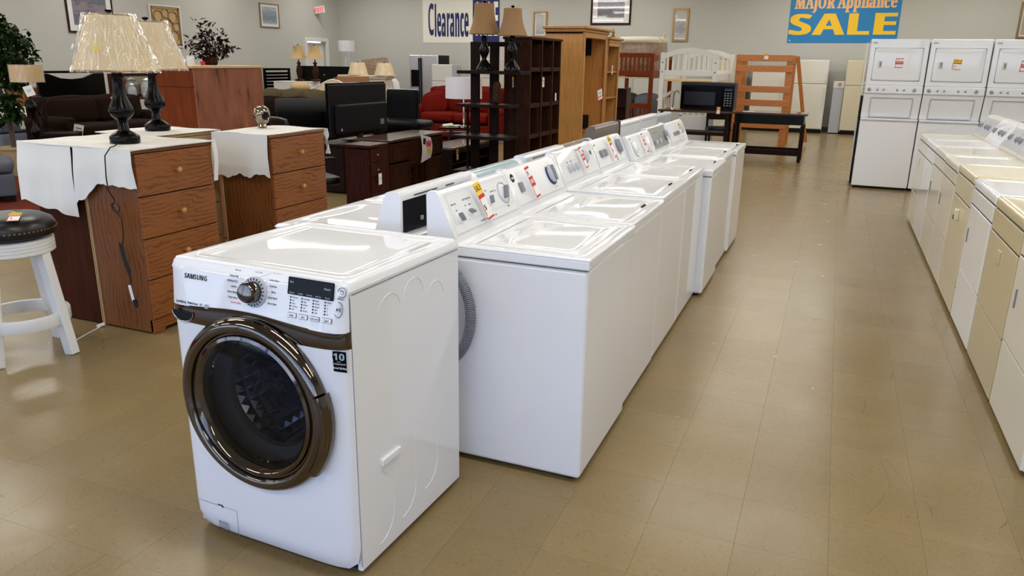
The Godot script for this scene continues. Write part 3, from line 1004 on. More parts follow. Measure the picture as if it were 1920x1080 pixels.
	for k in [[-0.044, 0.958, -0.03, 0.952], [-0.044, 0.943, -0.034, 0.94], [-0.046, 0.927, -0.034, 0.927], [-0.044, 0.91, -0.034, 0.912], [0.063, 0.962, 0.05, 0.95], [0.066, 0.946, 0.056, 0.94], [0.072, 0.929, 0.06, 0.928], [0.063, 0.912, 0.056, 0.914], [0.063, 0.895, 0.05, 0.90], [0.06, 0.977, 0.03, 0.966]]:
		lead.tube([on.call(k[0], k[1], 0.001), on.call(k[2], k[3], 0.001)], 0.0004, 4)
	put("dial_lines", lead, M.mid_grey, o)
	# warranty sticker
	var st := g().at(0.318, 0.752, bulge.call(0.318) + 0.0, 0, 0.18)
	put("warranty_sticker", st.box(0, 0, 0.0015, 0.047, 0.064, 0.003, 0.001), M.black_gloss, o)
	var rot := Vector3(0, 0.18, 0)
	var sp := Vector3(0.3185, 0.752, bulge.call(0.318) + 0.0032)
	words(o, "10", M.aqua_console, 0.021, sp + Vector3(0, 0.015, 0), rot, 1.15, "b", 0.0006)
	words(o, "YEAR", M.light_grey, 0.0030, sp + Vector3(0, -0.0005, 0), rot, 1.3, "r", 0.0005)
	words(o, "WARRANTY", M.light_grey, 0.0048, sp + Vector3(0, -0.0075, 0), rot, 1.25, "b", 0.0005)
	words(o, "Direct Drive", M.paper, 0.0062, sp + Vector3(0, -0.020, 0), rot, 1.0, "b", 0.0005)
	put("sticker_edge", g().at(0.318, 0.752, bulge.call(0.318), 0, 0.18).box(0, 0, 0.0008, 0.050, 0.067, 0.002, 0.0008), M.aqua_console, o)
	# filter hatch and its notice
	put("hatch_line", g().box(-0.128, 0.085, 0.0465, 0.001, 0.105, 0.001).box(-0.215, 0.137, 0.0462, 0.17, 0.001, 0.001), M.mid_grey, o)
	put("hatch_notch", g().box(-0.20, 0.141, 0.0466, 0.022, 0.003, 0.001).box(-0.190, 0.136, 0.0466, 0.006, 0.006, 0.001), M.print_black, o)
	for k in [["Debris Filter Door", 0.076], ["Clean the filter here", 0.069], ["Nettoyez le filtre ici", 0.060], ["Drain before moving", 0.053], ["Vidange", 0.047]]:
		words(o, k[0], M.print_grey, 0.0045, Vector3(-0.215, k[1], 0.0464), Vector3.ZERO, 0.85, "r", 0.0005, "lettering", 0)
	# pressed side panel with grip and long embossed loops
	var em := g()
	for k in [[-0.20, 0.90, 0.06], [-0.34, 0.915, 0.06], [-0.48, 0.87, 0.055]]:
		var pts := []
		for i in 17:
			var a := PI * i / 16.0
			pts.append(Vector3(hw + 0.0002, k[1] - 0.055 + 0.055 * sin(a), k[0] + k[2] * cos(a)))
		em.tube(pts, 0.0015, 6)
	for k in [[-0.19, 0.15], [-0.33, 0.17], [-0.48, 0.2]]:
		var pts := [Vector3(hw + 0.0002, 0.42, k[0])]
		for i in 9:
			var a := PI / 2 * i / 8.0
			pts.append(Vector3(hw + 0.0002, k[1] - 0.09 * sin(a), k[0] + 0.09 * (1 - cos(a))))
		em.tube(pts, 0.0016, 6)
	put("pressed_loop", em, M.enamel, o)
	var gp := []
	for i in 13:
		gp.append([-0.05 + 0.05 * cos(PI + PI * i / 12.0), 0.05 * sin(PI + PI * i / 12.0)])
	put("side_grip", g().at(hw - 0.003, 0.340, -0.225, 0, PI / 2).prism(gp, -0.001, 0.005), M.white_plastic, o)
	put("grip_bar", g().box(hw + 0.004, 0.350, -0.175, 0.012, 0.026, 0.11, 0.005, 2), M.enamel, o)
	put("foot", g().at(-0.28, 0, -0.05).lathe([[0.0, 0.0], [0.022, 0.0], [0.022, 0.015], [0.010, 0.018], [0.010, 0.03]], 12).at(0.28, 0, -0.05).lathe([[0.0, 0.0], [0.022, 0.0], [0.022, 0.015], [0.010, 0.018], [0.010, 0.03]], 12).at(-0.28, 0, -0.6).lathe([[0.0, 0.0], [0.022, 0.0], [0.022, 0.015], [0.010, 0.018], [0.010, 0.03]], 12).at(0.28, 0, -0.6).lathe([[0.0, 0.0], [0.022, 0.0], [0.022, 0.015], [0.010, 0.018], [0.010, 0.03]], 12), M.rubber, o)

func sale_tag(called: String, label: String, t: Transform3D, w: float, h: float, style: String, group := "") -> Node3D:
	# printed price card: header, body and writing; t places its centre, +z faces out
	var o := thing(called, label, "price tag", 0, 0, 0, 0.0, group)
	o.transform = t
	var top: Material = {"yellow": M.print_yellow, "red": M.print_red, "white": M.paper, "pink": M.print_pink, "buff": M.pale_paper}[style]
	put("card", g().box(0, 0, 0, w, h, 0.0012, 0.0004), M.pale_paper if style == "buff" else M.paper, o)
	var f := 0.0009
	if style == "yellow":
		put("header_band", g().box(0, h * 0.34, f, w, h * 0.31, 0.001), M.print_yellow, o)
		put("red_strip", g().box(0, h * 0.12, f, w * 0.98, h * 0.10, 0.001).box(-w * 0.45, -h * 0.15, f, w * 0.07, h * 0.45, 0.001).box(0, -h * 0.46, f, w, h * 0.05, 0.001), M.print_red, o)
		words(o, "SALE", M.print_black, h * 0.15, Vector3(0, h * 0.34, f + 0.0006), Vector3.ZERO, w / h * 2.0, "b", 0.0006)
		words(o, "$", M.print_black, h * 0.14, Vector3(-w * 0.18, -h * 0.18, f), Vector3.ZERO, 1.0, "b", 0.0006)
	elif style == "red":
		put("red_strip", g().box(0, h * 0.46, f, w, h * 0.07, 0.001).box(0, 0.02 * h, f, w * 0.96, h * 0.30, 0.001).box(0, -h * 0.46, f, w, h * 0.06, 0.001).box(-w * 0.47, 0, f, w * 0.05, h, 0.001), M.print_red, o)
		words(o, "SALE", M.paper, h * 0.13, Vector3(0, h * 0.03, f + 0.0006), Vector3.ZERO, w / h * 2.0, "b", 0.0006)
		words(o, "$", M.print_black, h * 0.12, Vector3(-w * 0.2, h * 0.30, f), Vector3.ZERO, 1.0, "b", 0.0006)
	elif style == "white":
		put("print_lines", g().box(0, h * 0.1, f, w * 0.55, h * 0.04, 0.001).box(0, -h * 0.05, f, w * 0.4, h * 0.04, 0.001), M.print_grey, o)
	elif style == "pink":
		put("pink_band", g().box(0, -h * 0.22, f, w, h * 0.16, 0.001), M.print_pink, o)
		put("print_lines", g().box(0, h * 0.22, f, w * 0.6, h * 0.06, 0.001).box(0, h * 0.05, f, w * 0.5, h * 0.06, 0.001), M.mid_grey, o)
	else:
		put("print_lines", g().box(0, h * 0.15, f, w * 0.6, h * 0.1, 0.001).box(0, -h * 0.1, f, w * 0.6, h * 0.05, 0.001), M.print_grey, o)
	return o

const CON_TILT := 0.4413

func face_at(u: float, v: float, out: float) -> Vector3:
	# a point on a sloping console face: u across, v up the slope from its foot
	return Vector3(u, 0.93 + 0.9041 * v + 0.4273 * out, -0.535 - 0.4273 * v + 0.9041 * out)

func face_geo(u: float, v: float, out := 0.0) -> Geo:
	var p := face_at(u, v, out)
	return g().at(p.x, p.y, p.z, PI / 2 - CON_TILT)

func flat_geo(u: float, v: float, out := 0.0) -> Geo:
	var p := face_at(u, v, out)
	return g().at(p.x, p.y, p.z, -CON_TILT)

func knob(o: Node3D, u: float, v: float, r: float, skirt: Material, grip: Material, turn := 0.4, h := 0.022) -> void:
	put("knob_skirt", face_geo(u, v).lathe([[r, 0.0], [r, 0.004], [r * 0.9, 0.008], [r * 0.62, 0.010], [0.0, 0.010]], 28), skirt, o)
	var k := flat_geo(u, v)
	k.xf = k.xf * Transform3D(Basis(Vector3.BACK, turn), Vector3.ZERO)
	k.box(0, 0, 0.006 + h / 2, r * 0.42, r * 1.55, h, r * 0.16, 2)
	put("knob_grip", k, grip, o)

func top_loader(label: String, z: float, proud: float, h: float, style: int, notch: float) -> Node3D:
	var w := 0.68
	var o := thing("top_load_washer", label, "washing machine", -0.752 + proud, 0, z, PI / 2, "white top load washers in the long row")
	var dh := h - 0.915
	put("cabinet", g().box(0, (0.02 + 0.868 + dh) / 2, -0.325, w, 0.848 + dh, 0.65, 0.016, 3), M.enamel, o)
	put("deck_gap", g().box(0, 0.8695 + dh, -0.3245, w - 0.002, 0.005, 0.648), M.seam, o)  # grey joint between cabinet and top deck
	var tw := w + 0.006
	put("top_deck", g().surf(func(i: int, j: int) -> Vector3:
		var x := tw / 2 * sin((i / 32.0 - 0.5) * PI)
		var zz := -0.655 + 0.661 * (0.5 - 0.5 * cos(PI * j / 32.0))
		var e := minf(tw / 2 - absf(x), minf(zz + 0.656, 0.0065 - zz))
		var y := h
		if e < 0.007:
			y -= 0.008 * pow(1.0 - e / 0.007, 2.4)
		var inner := minf(0.288 - absf(x), minf(zz + 0.475, -0.052 - zz))
		y -= 0.007 * smoothstep(-0.010, 0.004, inner)
		return Vector3(x, y, zz), 33, 33, Vector3(0, -3, -0.3)).box(0, h - 0.0265, -0.325, tw, 0.037, 0.661, 0.006, 2), M.enamel, o)
	# lid lies in the tray with a slight crown
	put("lid", g().surf(func(i: int, j: int) -> Vector3:
		var x := 0.279 * sin((i / 24.0 - 0.5) * PI)
		var zz := -0.468 + 0.410 * (0.5 - 0.5 * cos(PI * j / 24.0))
		var e := minf(0.28 - absf(x), minf(zz + 0.469, -0.057 - zz))
		var y := h + 0.001 + 0.0035 * (1.0 - pow(x / 0.28, 2.0)) * (1.0 - pow((zz + 0.263) / 0.205, 2.0))
		if e < 0.010:
			y -= 0.008 * pow(1.0 - e / 0.010, 2.0)
		if style in [0, 3]:
			var i2 := minf(0.245 - absf(x), minf(zz + 0.44, -0.085 - zz))
			y -= 0.004 * smoothstep(-0.006, 0.008, i2)
		return Vector3(x, y, zz), 25, 25, Vector3(0, -3, -0.3)), M.enamel, o)
	put("lid_hinge_line", g().box(0, h - 0.0035, -0.472, 0.56, 0.001, 0.003), M.seam, o)
	if notch < 9.0:
		put("lid_notch", g().box(notch, h - 0.003, -0.056, 0.075, 0.010, 0.012, 0.004), M.void, o)
	# console: a wedge between two end caps
	var by := h - 0.915
	var cap := [[0.66, 0.914], [0.66, 1.10], [0.65, 1.112], [0.622, 1.112], [0.612, 1.104], [0.533, 0.93], [0.530, 0.914]]
	var core := [[0.655, 0.914], [0.655, 1.095], [0.647, 1.104], [0.625, 1.104], [0.616, 1.097], [0.538, 0.93], [0.536, 0.914]]
	if style in [3, 4, 6]:
		cap = [[0.66, 0.914], [0.66, 1.06], [0.655, 1.085], [0.64, 1.105], [0.622, 1.108], [0.606, 1.095], [0.58, 1.045], [0.556, 0.995], [0.530, 0.93], [0.524, 0.914]]
	var con := Node3D.new()
	con.name = "console"
	con.position.y = by
	o.add_child(con)
	for s in [-1.0, 1.0]:
		put("end_cap", g().at(s * (w / 2 - 0.014), 0, 0, 0, PI / 2).prism(cap, -0.013, 0.013), M.enamel_console, con)
	put("console_shell", g().at(0, 0, 0, 0, PI / 2).prism(core, -w / 2 + 0.026, w / 2 - 0.026), M.enamel_console, con)
	var pm: Material = [M.white_plastic, M.enamel_console, M.enamel, M.enamel_console, M.enamel_console, M.silver_panel, M.enamel_console][style]
	put("fascia", flat_geo(0, 0.102, 0.0008).box(0, 0, 0, w - 0.06, 0.172, 0.004, 0.0015), pm, con)
	match style:
		0:
			put("fascia_frame", flat_geo(0, 0.108, 0.003).box(0, 0.068, 0, 0.58, 0.0012, 0.001).box(0, -0.055, 0, 0.58, 0.0012, 0.001).box(-0.29, 0.006, 0, 0.0012, 0.124, 0.001).box(0.29, 0.006, 0, 0.0012, 0.124, 0.001), M.light_grey, con)
			for k in [[-0.245, 0.075, 0.3], [-0.145, 0.083, 1.1], [0.065, 0.098, -0.4]]:
				knob(con, k[0], k[1], 0.023, M.white_plastic, M.mid_grey, k[2])
			put("dial_ring", face_geo(0.225, 0.108).lathe([[0.052, 0.0], [0.052, 0.004], [0.046, 0.006]], 36), M.light_grey, con)
			knob(con, 0.225, 0.108, 0.042, M.white_plastic, M.mid_grey, -0.7, 0.026)
			for k in [["WATER LEVEL", -0.25, 0.132], ["WATER TEMPERATURE", -0.13, 0.137], ["CYCLE", 0.062, 0.142], ["EXTRA RINSE", 0.12, 0.13], ["Hot", -0.16, 0.112], ["Warm", -0.12, 0.112], ["Cold", -0.245, 0.105], ["Off", 0.155, 0.128], ["Normal", 0.225, 0.045], ["HEAVY DUTY   EXTRA LARGE CAPACITY   2 SPEED", 0.0, 0.030]]:
				words(con, k[0], M.print_grey, 0.0062, face_at(k[1], k[2], 0.003), Vector3(-CON_TILT, 0, 0), 0.9, "r", 0.0005)
		1:
			put("round_badge", face_geo(-0.285, 0.150, 0.002).lathe([[0.021, 0.0], [0.021, 0.002], [0.0, 0.003]], 24), M.charcoal, con)
			words(con, "Inglis", M.paper, 0.010, face_at(-0.285, 0.150, 0.0055), Vector3(-CON_TILT, 0, 0), 0.9, "b", 0.0006)
			put("button", flat_geo(-0.225, 0.095, 0.006).box(0, 0, 0, 0.042, 0.050, 0.014, 0.006, 2), M.mid_grey, con)
			var sw := []
			for i in 15:
				var a := 0.75 * PI + PI * 1.05 * i / 14.0
				sw.append(Vector3(0.055 * cos(a), 0.055 * sin(a), 0.0))
			put("dial_arc", flat_geo(0.205, 0.108, 0.004).tube(sw, 0.006, 8), M.print_blue, con)
			put("dial_ring", face_geo(0.205, 0.108).lathe([[0.058, 0.0], [0.058, 0.003], [0.048, 0.005]], 36), M.white_plastic, con)
			put("timer_dial", face_geo(0.205, 0.108).lathe([[0.048, 0.0], [0.048, 0.014], [0.042, 0.022], [0.02, 0.024], [0.0, 0.024]], 30), M.light_grey, con)
			put("dial_grip", flat_geo(0.205, 0.108, 0.026).box(0, 0, 0, 0.024, 0.086, 0.014, 0.006, 2), M.mid_grey, con)
			words(con, "Start", M.print_grey, 0.006, face_at(0.22, 0.035, 0.003), Vector3(-CON_TILT, 0, 0), 0.9, "r", 0.0005)
		2:
			for k in [-0.19, -0.12, -0.05]:
				put("oval_knob", face_geo(k, 0.082).lathe([[0.026, 0.0], [0.025, 0.010], [0.018, 0.016], [0.0, 0.017]], 22), M.light_grey, con)
			put("dial_ring", face_geo(0.135, 0.118).lathe([[0.044, 0.0], [0.044, 0.004], [0.034, 0.006]], 30), M.dark_grey, con)
			put("timer_dial", face_geo(0.135, 0.118).lathe([[0.034, 0.004], [0.034, 0.018], [0.028, 0.024], [0.0, 0.025]], 30), M.light_grey, con)
			put("round_badge", face_geo(0.272, 0.132, 0.002).lathe([[0.014, 0.0], [0.014, 0.003], [0.0, 0.004]], 20), M.dark_grey, con)
			for k in [["Normal", -0.19, 0.12], ["Medium", -0.12, 0.12], ["Low", -0.05, 0.12], ["Heavy  Normal  Delicate  Rinse", 0.06, 0.172]]:
				words(con, k[0], M.print_grey, 0.006, face_at(k[1], k[2], 0.003), Vector3(-CON_TILT, 0, 0), 0.9, "r", 0.0005)
		3:
			for k in [-0.215, -0.135]:
				put("square_knob", flat_geo(k, 0.098, 0.010).box(0, 0, 0, 0.055, 0.050, 0.022, 0.009, 2), M.mid_grey, con)
			put("curved_divider", flat_geo(0.085, 0.10, 0.004).tube([Vector3(0.02, 0.075, 0), Vector3(0.0, 0.03, 0), Vector3(-0.005, -0.02, 0), Vector3(0.02, -0.078, 0)], 0.0035, 6), M.mid_grey, con)
			put("dial_ring", face_geo(0.215, 0.112).lathe([[0.064, 0.0], [0.064, 0.003], [0.05, 0.006]], 36), M.light_grey, con)
			put("timer_dial", face_geo(0.215, 0.112).lathe([[0.050, 0.0], [0.050, 0.018], [0.042, 0.026], [0.0, 0.027]], 30), M.mid_grey, con)
			put("dial_grip", flat_geo(0.215, 0.112, 0.030).box(0, 0, 0, 0.022, 0.086, 0.014, 0.006, 2), M.light_grey, con)
			put("name_plate", flat_geo(-0.285, 0.165, 0.003).box(0, 0, 0, 0.03, 0.008, 0.001), M.print_grey, con)
		4:
			for k in [[-0.215, 0.055, 2.4, 5.0], [0.19, 0.065, 2.2, 5.2]]:
				var pts := []
				for i in 15:
					var a: float = lerpf(k[2], k[3], i / 14.0)
					pts.append(Vector3(k[1] * cos(a), k[1] * 1.15 * sin(a), 0))
				put("grey_arc", flat_geo(k[0], 0.10, 0.003).tube(pts, 0.003, 6), M.mid_grey, con)
				put("timer_dial", face_geo(k[0], 0.10).lathe([[k[1] * 0.75, 0.0], [k[1] * 0.72, 0.016], [k[1] * 0.6, 0.022], [0.0, 0.023]], 28), M.enamel_console, con)
			put("name_plate", flat_geo(-0.275, 0.17, 0.003).box(0, 0, 0, 0.03, 0.008, 0.001), M.print_grey, con)
			put("print_lines", flat_geo(0.26, 0.03, 0.003).box(0, 0, 0, 0.03, 0.004, 0.001).box(-0.44, 0.0, 0, 0.02, 0.004, 0.001).box(-0.34, 0.015, 0, 0.02, 0.004, 0.001), M.mid_grey, con)
		5:
			for k in 5:
				put("button", flat_geo(-0.22 + k * 0.072, 0.065, 0.007).box(0, 0, 0, 0.045, 0.034, 0.014, 0.005, 2), M.light_grey if k % 2 else M.mid_grey, con)
			put("timer_dial", face_geo(0.235, 0.092).lathe([[0.046, 0.0], [0.046, 0.016], [0.038, 0.024], [0.0, 0.025]], 28), M.mid_grey, con)
			put("chrome_strip", flat_geo(-0.08, 0.14, 0.003).box(0, 0, 0, 0.16, 0.006, 0.002), M.chrome, con)
		6:
			for k in 4:
				put("button", flat_geo(-0.17 + k * 0.062, 0.085, 0.007).box(0, 0, 0, 0.035, 0.034, 0.014, 0.005, 2), M.mid_grey, con)
			put("timer_dial", face_geo(0.20, 0.115).lathe([[0.050, 0.0], [0.050, 0.014], [0.040, 0.022], [0.0, 0.023]], 28), M.light_grey, con)
	put("foot", g().at(-0.29, 0, -0.05).lathe([[0.0, 0.0], [0.02, 0.0], [0.02, 0.022]], 10).at(0.29, 0, -0.05).lathe([[0.0, 0.0], [0.02, 0.0], [0.02, 0.022]], 10).at(-0.29, 0, -0.6).lathe([[0.0, 0.0], [0.02, 0.0], [0.02, 0.022]], 10).at(0.29, 0, -0.6).lathe([[0.0, 0.0], [0.02, 0.0], [0.02, 0.022]], 10), M.rubber, o)
	return o

func console_tag(w: Node3D, u: float, v: float, turn: float, tw: float, th: float, style: String, label: String) -> void:
	var t := Transform3D(Basis.from_euler(Vector3(-CON_TILT, 0, 0)) * Basis(Vector3.BACK, turn), face_at(u, v, 0.030) + Vector3(0, (w.get_node("console") as Node3D).position.y, 0))
	sale_tag("price_tag", label, w.transform * t, tw, th, style)

func washer_row() -> void:
	var zs := [-2.900, -3.592, -4.284, -4.976, -5.668, -6.376, -7.072]
	var names := ["white top load washer nearest in the row, a grey hose looped at its side", "second white washer in the row, dark round badge and blue edged dial", "third white washer in the row, glossy panel with pale oval knobs", "fourth white washer in the row, curved grey line beside its big dial", "fifth white washer in the row, standing forward with a red tag on its console", "sixth white washer in the row, with the silver grey control panel", "last white washer at the far end of the row before the microwave table"]
	var proud := [0.0, -0.015, -0.02, -0.022, 0.032, 0.012, 0.028]
	var hs := [0.917, 0.917, 0.93, 0.93, 0.905, 0.91, 0.905]
	var notch := [9.9, 0.13, 0.13, 0.12, 0.16, 0.16, 0.16]
	var ws := []
	for i in 7:
		ws.append(top_loader(names[i], zs[i], proud[i], hs[i], i, notch[i]))
	console_tag(ws[0], -0.045, 0.105, 0.12, 0.062, 0.165, "yellow", "yellow topped sale tag on the console of the nearest top load washer")
	console_tag(ws[1], -0.135, 0.10, 0.10, 0.055, 0.160, "red", "red and white sale tag on the second washer beside its badge")
	console_tag(ws[2], 0.03, 0.115, 0.12, 0.05, 0.13, "red", "small red tag on the glossy panel of the third washer")
	console_tag(ws[3], -0.02, 0.12, 0.15, 0.06, 0.15, "yellow", "yellow sale tag on the fourth washer left of its big dial")
	console_tag(ws[4], 0.0, 0.11, 0.08, 0.05, 0.15, "red", "narrow red tag in the middle of the fifth washer console")
	console_tag(ws[5], 0.17, 0.05, 0.1, 0.04, 0.06, "white", "small white tag hanging on the silver grey washer console")
	console_tag(ws[6], 0.02, 0.10, 0.12, 0.05, 0.14, "yellow", "yellow tag on the console of the last washer in the row")
	# ribbed drain hose looped against the near side of the first washer
	var h := thing("drain_hose", "ribbed grey drain hose looped against the side of the nearest top load washer", "hose", -1.30, 0, -2.51)
	var pts := []
	for i in 61:
		var k := i / 60.0
		var a := lerpf(2.6, -1.75, k)
		pts.append(Vector3(-0.06 + 0.155 * cos(a), 0.66 + 0.195 * sin(a) - 0.05 * k * k, -0.012))
	var hose := g()
	hose.tube(pts, 0.013, 12)
	for i in range(0, 60):
		for f in [0.0, 0.5]:
			var p: Vector3 = pts[i].lerp(pts[i + 1], f)
			var d: Vector3 = (pts[i + 1] - pts[i]).normalized() * 0.0022
			hose.tube([p - d, p + d], 0.021, 12, -1.0, true)
	put("hose", hose, M.hose, h)
	var cord := []
	for i in 25:
		var a := 1.4 - 2.8 * i / 24.0
		cord.append(Vector3(-0.075 + 0.085 * cos(a), 0.66 + 0.14 * sin(a), -0.008))
	var cb := thing("power_cord", "thin grey power cord hanging inside the hose loop behind the front washer", "cord", -1.29, 0, -2.51)
	put("cable", g().tube(cord, 0.005, 8), M.mid_grey, cb)

func back_dryer(label: String, z: float, style: int, top: float) -> void:
	# dryer of the hidden row: its console back stands to the washers' backs
	var w := 0.66
	var o := thing("dryer", label, "dryer", -2.15, 0, z, -PI / 2, "dryers standing back to back with the washers")
	var white: Material = M.enamel
	put("cabinet", g().box(0, 0.445, -0.315, w, 0.85, 0.63, 0.014, 2), white, o)
	put("top_deck", g().surf(func(i: int, j: int) -> Vector3:
		var x := (w / 2 + 0.003) * sin((i / 24.0 - 0.5) * PI)
		var zz := -0.63 + 0.637 * (0.5 - 0.5 * cos(PI * j / 24.0))
		var e := minf(w / 2 + 0.0035 - absf(x), minf(zz + 0.631, 0.008 - zz))
		var y := 0.915
		if e < 0.014:
			y -= 0.014 * pow(1.0 - e / 0.014, 2.4)
		y -= 0.008 * smoothstep(0.03, 0.09, minf(w / 2 - absf(x), -zz)) * (0.5 + 0.5 * cos(x * 9.0))
		return Vector3(x, y, zz), 25, 25, Vector3(0, -3, -0.3)).box(0, 0.884, -0.313, w + 0.006, 0.034, 0.636, 0.010, 2), white, o)
	var con := Node3D.new()
	con.name = "console"
	o.add_child(con)
	var prof := [[0.615, 0.912], [0.615, top - 0.012], [0.606, top], [0.560, top], [0.548, top - 0.006], [0.495, 0.94], [0.49, 0.912]]
	var shell: Material = [M.enamel_console, M.aqua_console, M.enamel_console, M.taupe_console, M.taupe_console, M.enamel_console, M.enamel_console, M.light_grey][style]
	if style in [0, 2]:
		for s in [-1.0, 1.0]:
			put("end_panel", g().at(s * (w / 2 - 0.01), 0, 0, 0, PI / 2).prism(prof, -0.009, 0.009), M.enamel_console, con)
		var front := [[0.615, top - 0.035], [0.615, top - 0.012], [0.606, top], [0.560, top], [0.548, top - 0.006], [0.495, 0.94], [0.49, 0.912], [0.50, 0.912], [0.503, 0.938], [0.552, top - 0.016], [0.605, top - 0.016], [0.605, top - 0.035]]
		put("console_shell", g().at(0, 0, 0, 0, PI / 2).prism(front, -w / 2 + 0.02, w / 2 - 0.02), M.enamel_console, con)
		put("hollow_back", g().box(0, (0.916 + top - 0.02) / 2, -0.575, w - 0.05, top - 0.94, 0.012), M.charcoal, con)
		put("wiring_clip", g().box(-0.2, 0.99, -0.583, 0.02, 0.02, 0.012, 0.003).box(0.1, 0.955, -0.583, 0.018, 0.018, 0.012, 0.003), M.light_grey, con)
		put("rating_print", g().box(0.12, top - 0.024, -0.616, 0.2, 0.006, 0.001).box(-0.1, top - 0.024, -0.616, 0.08, 0.006, 0.001), M.print_grey, con)
	elif style in [1, 3]:
		var rp := [[0.615, 0.912]]
		for i in 9:
			var a := PI * i / 8.0
			rp.append([0.565 + 0.05 * cos(a), top - 0.05 + 0.05 * sin(a)])
		rp.append([0.505, 0.95]); rp.append([0.495, 0.912])
		for s in [-1.0, 1.0]:
			put("end_cap", g().at(s * (w / 2 - 0.03), 0, 0, 0, PI / 2).prism(rp.map(func(q: Array) -> Array: return [0.56 + (q[0] - 0.56) * 1.03, 0.912 + (q[1] - 0.912) * 1.02]), -0.03, 0.03), M.enamel_console, con)
		put("console_shell", g().at(0, 0, 0, 0, PI / 2).prism(rp, -w / 2 + 0.055, w / 2 - 0.055), shell, con)
	else:
		put("console_shell", g().at(0, 0, 0, 0, PI / 2).prism(prof, -w / 2, w / 2), shell, con)
		if style == 4:
			put("end_cap", g().at(-w / 2 - 0.002, 0, 0, 0, PI / 2).prism(prof.map(func(q: Array) -> Array: return [0.55 + (q[0] - 0.55) * 1.06, 0.912 + (q[1] - 0.912) * 1.04]), -0.012, 0.012), M.black, con)
			put("top_trim", g().box(0, top + 0.002, -0.582, w - 0.03, 0.004, 0.05, 0.001), M.taupe_console, con)
		else:
			put("trim_line", g().box(0, top - 0.03, -0.6165, w - 0.04, 0.008, 0.002), M.light_grey, con)
	put("door", g().box(0, 0.47, 0.004, 0.46, 0.44, 0.016, 0.007, 2), white, o)
	put("foot", g().at(-0.28, 0, -0.05).lathe([[0.0, 0.0], [0.02, 0.0], [0.02, 0.022]], 10).at(0.28, 0, -0.05).lathe([[0.0, 0.0], [0.02, 0.0], [0.02, 0.022]], 10).at(-0.28, 0, -0.58).lathe([[0.0, 0.0], [0.02, 0.0], [0.02, 0.022]], 10).at(0.28, 0, -0.58).lathe([[0.0, 0.0], [0.02, 0.0], [0.02, 0.022]], 10), M.rubber, o)

func console_row() -> void:
	var n := ["white dryer behind the front washer, its console open at the back and dark inside", "dryer with a pale blue grey rounded console behind the second washer", "dryer behind the third washer, its white framed console open and dark at the back", "dryer with a rounded taupe console behind the fourth washer", "dryer with a brown topped console and black end cap behind the fifth washer", "white dryer with a plain console behind the silver panelled washer", "white dryer with a tall plain console, seventh of the hidden back row", "white dryer with a grey console, farthest of the hidden back row"]
	var z := [-2.90, -3.57, -4.24, -4.91, -5.58, -6.27, -6.95, -7.63]
	var t := [1.095, 1.085, 1.10, 1.085, 1.16, 1.15, 1.15, 1.13]
	for i in 8:
		back_dryer(n[i], z[i], [0, 1, 2, 3, 4, 5, 6, 7][i], t[i])

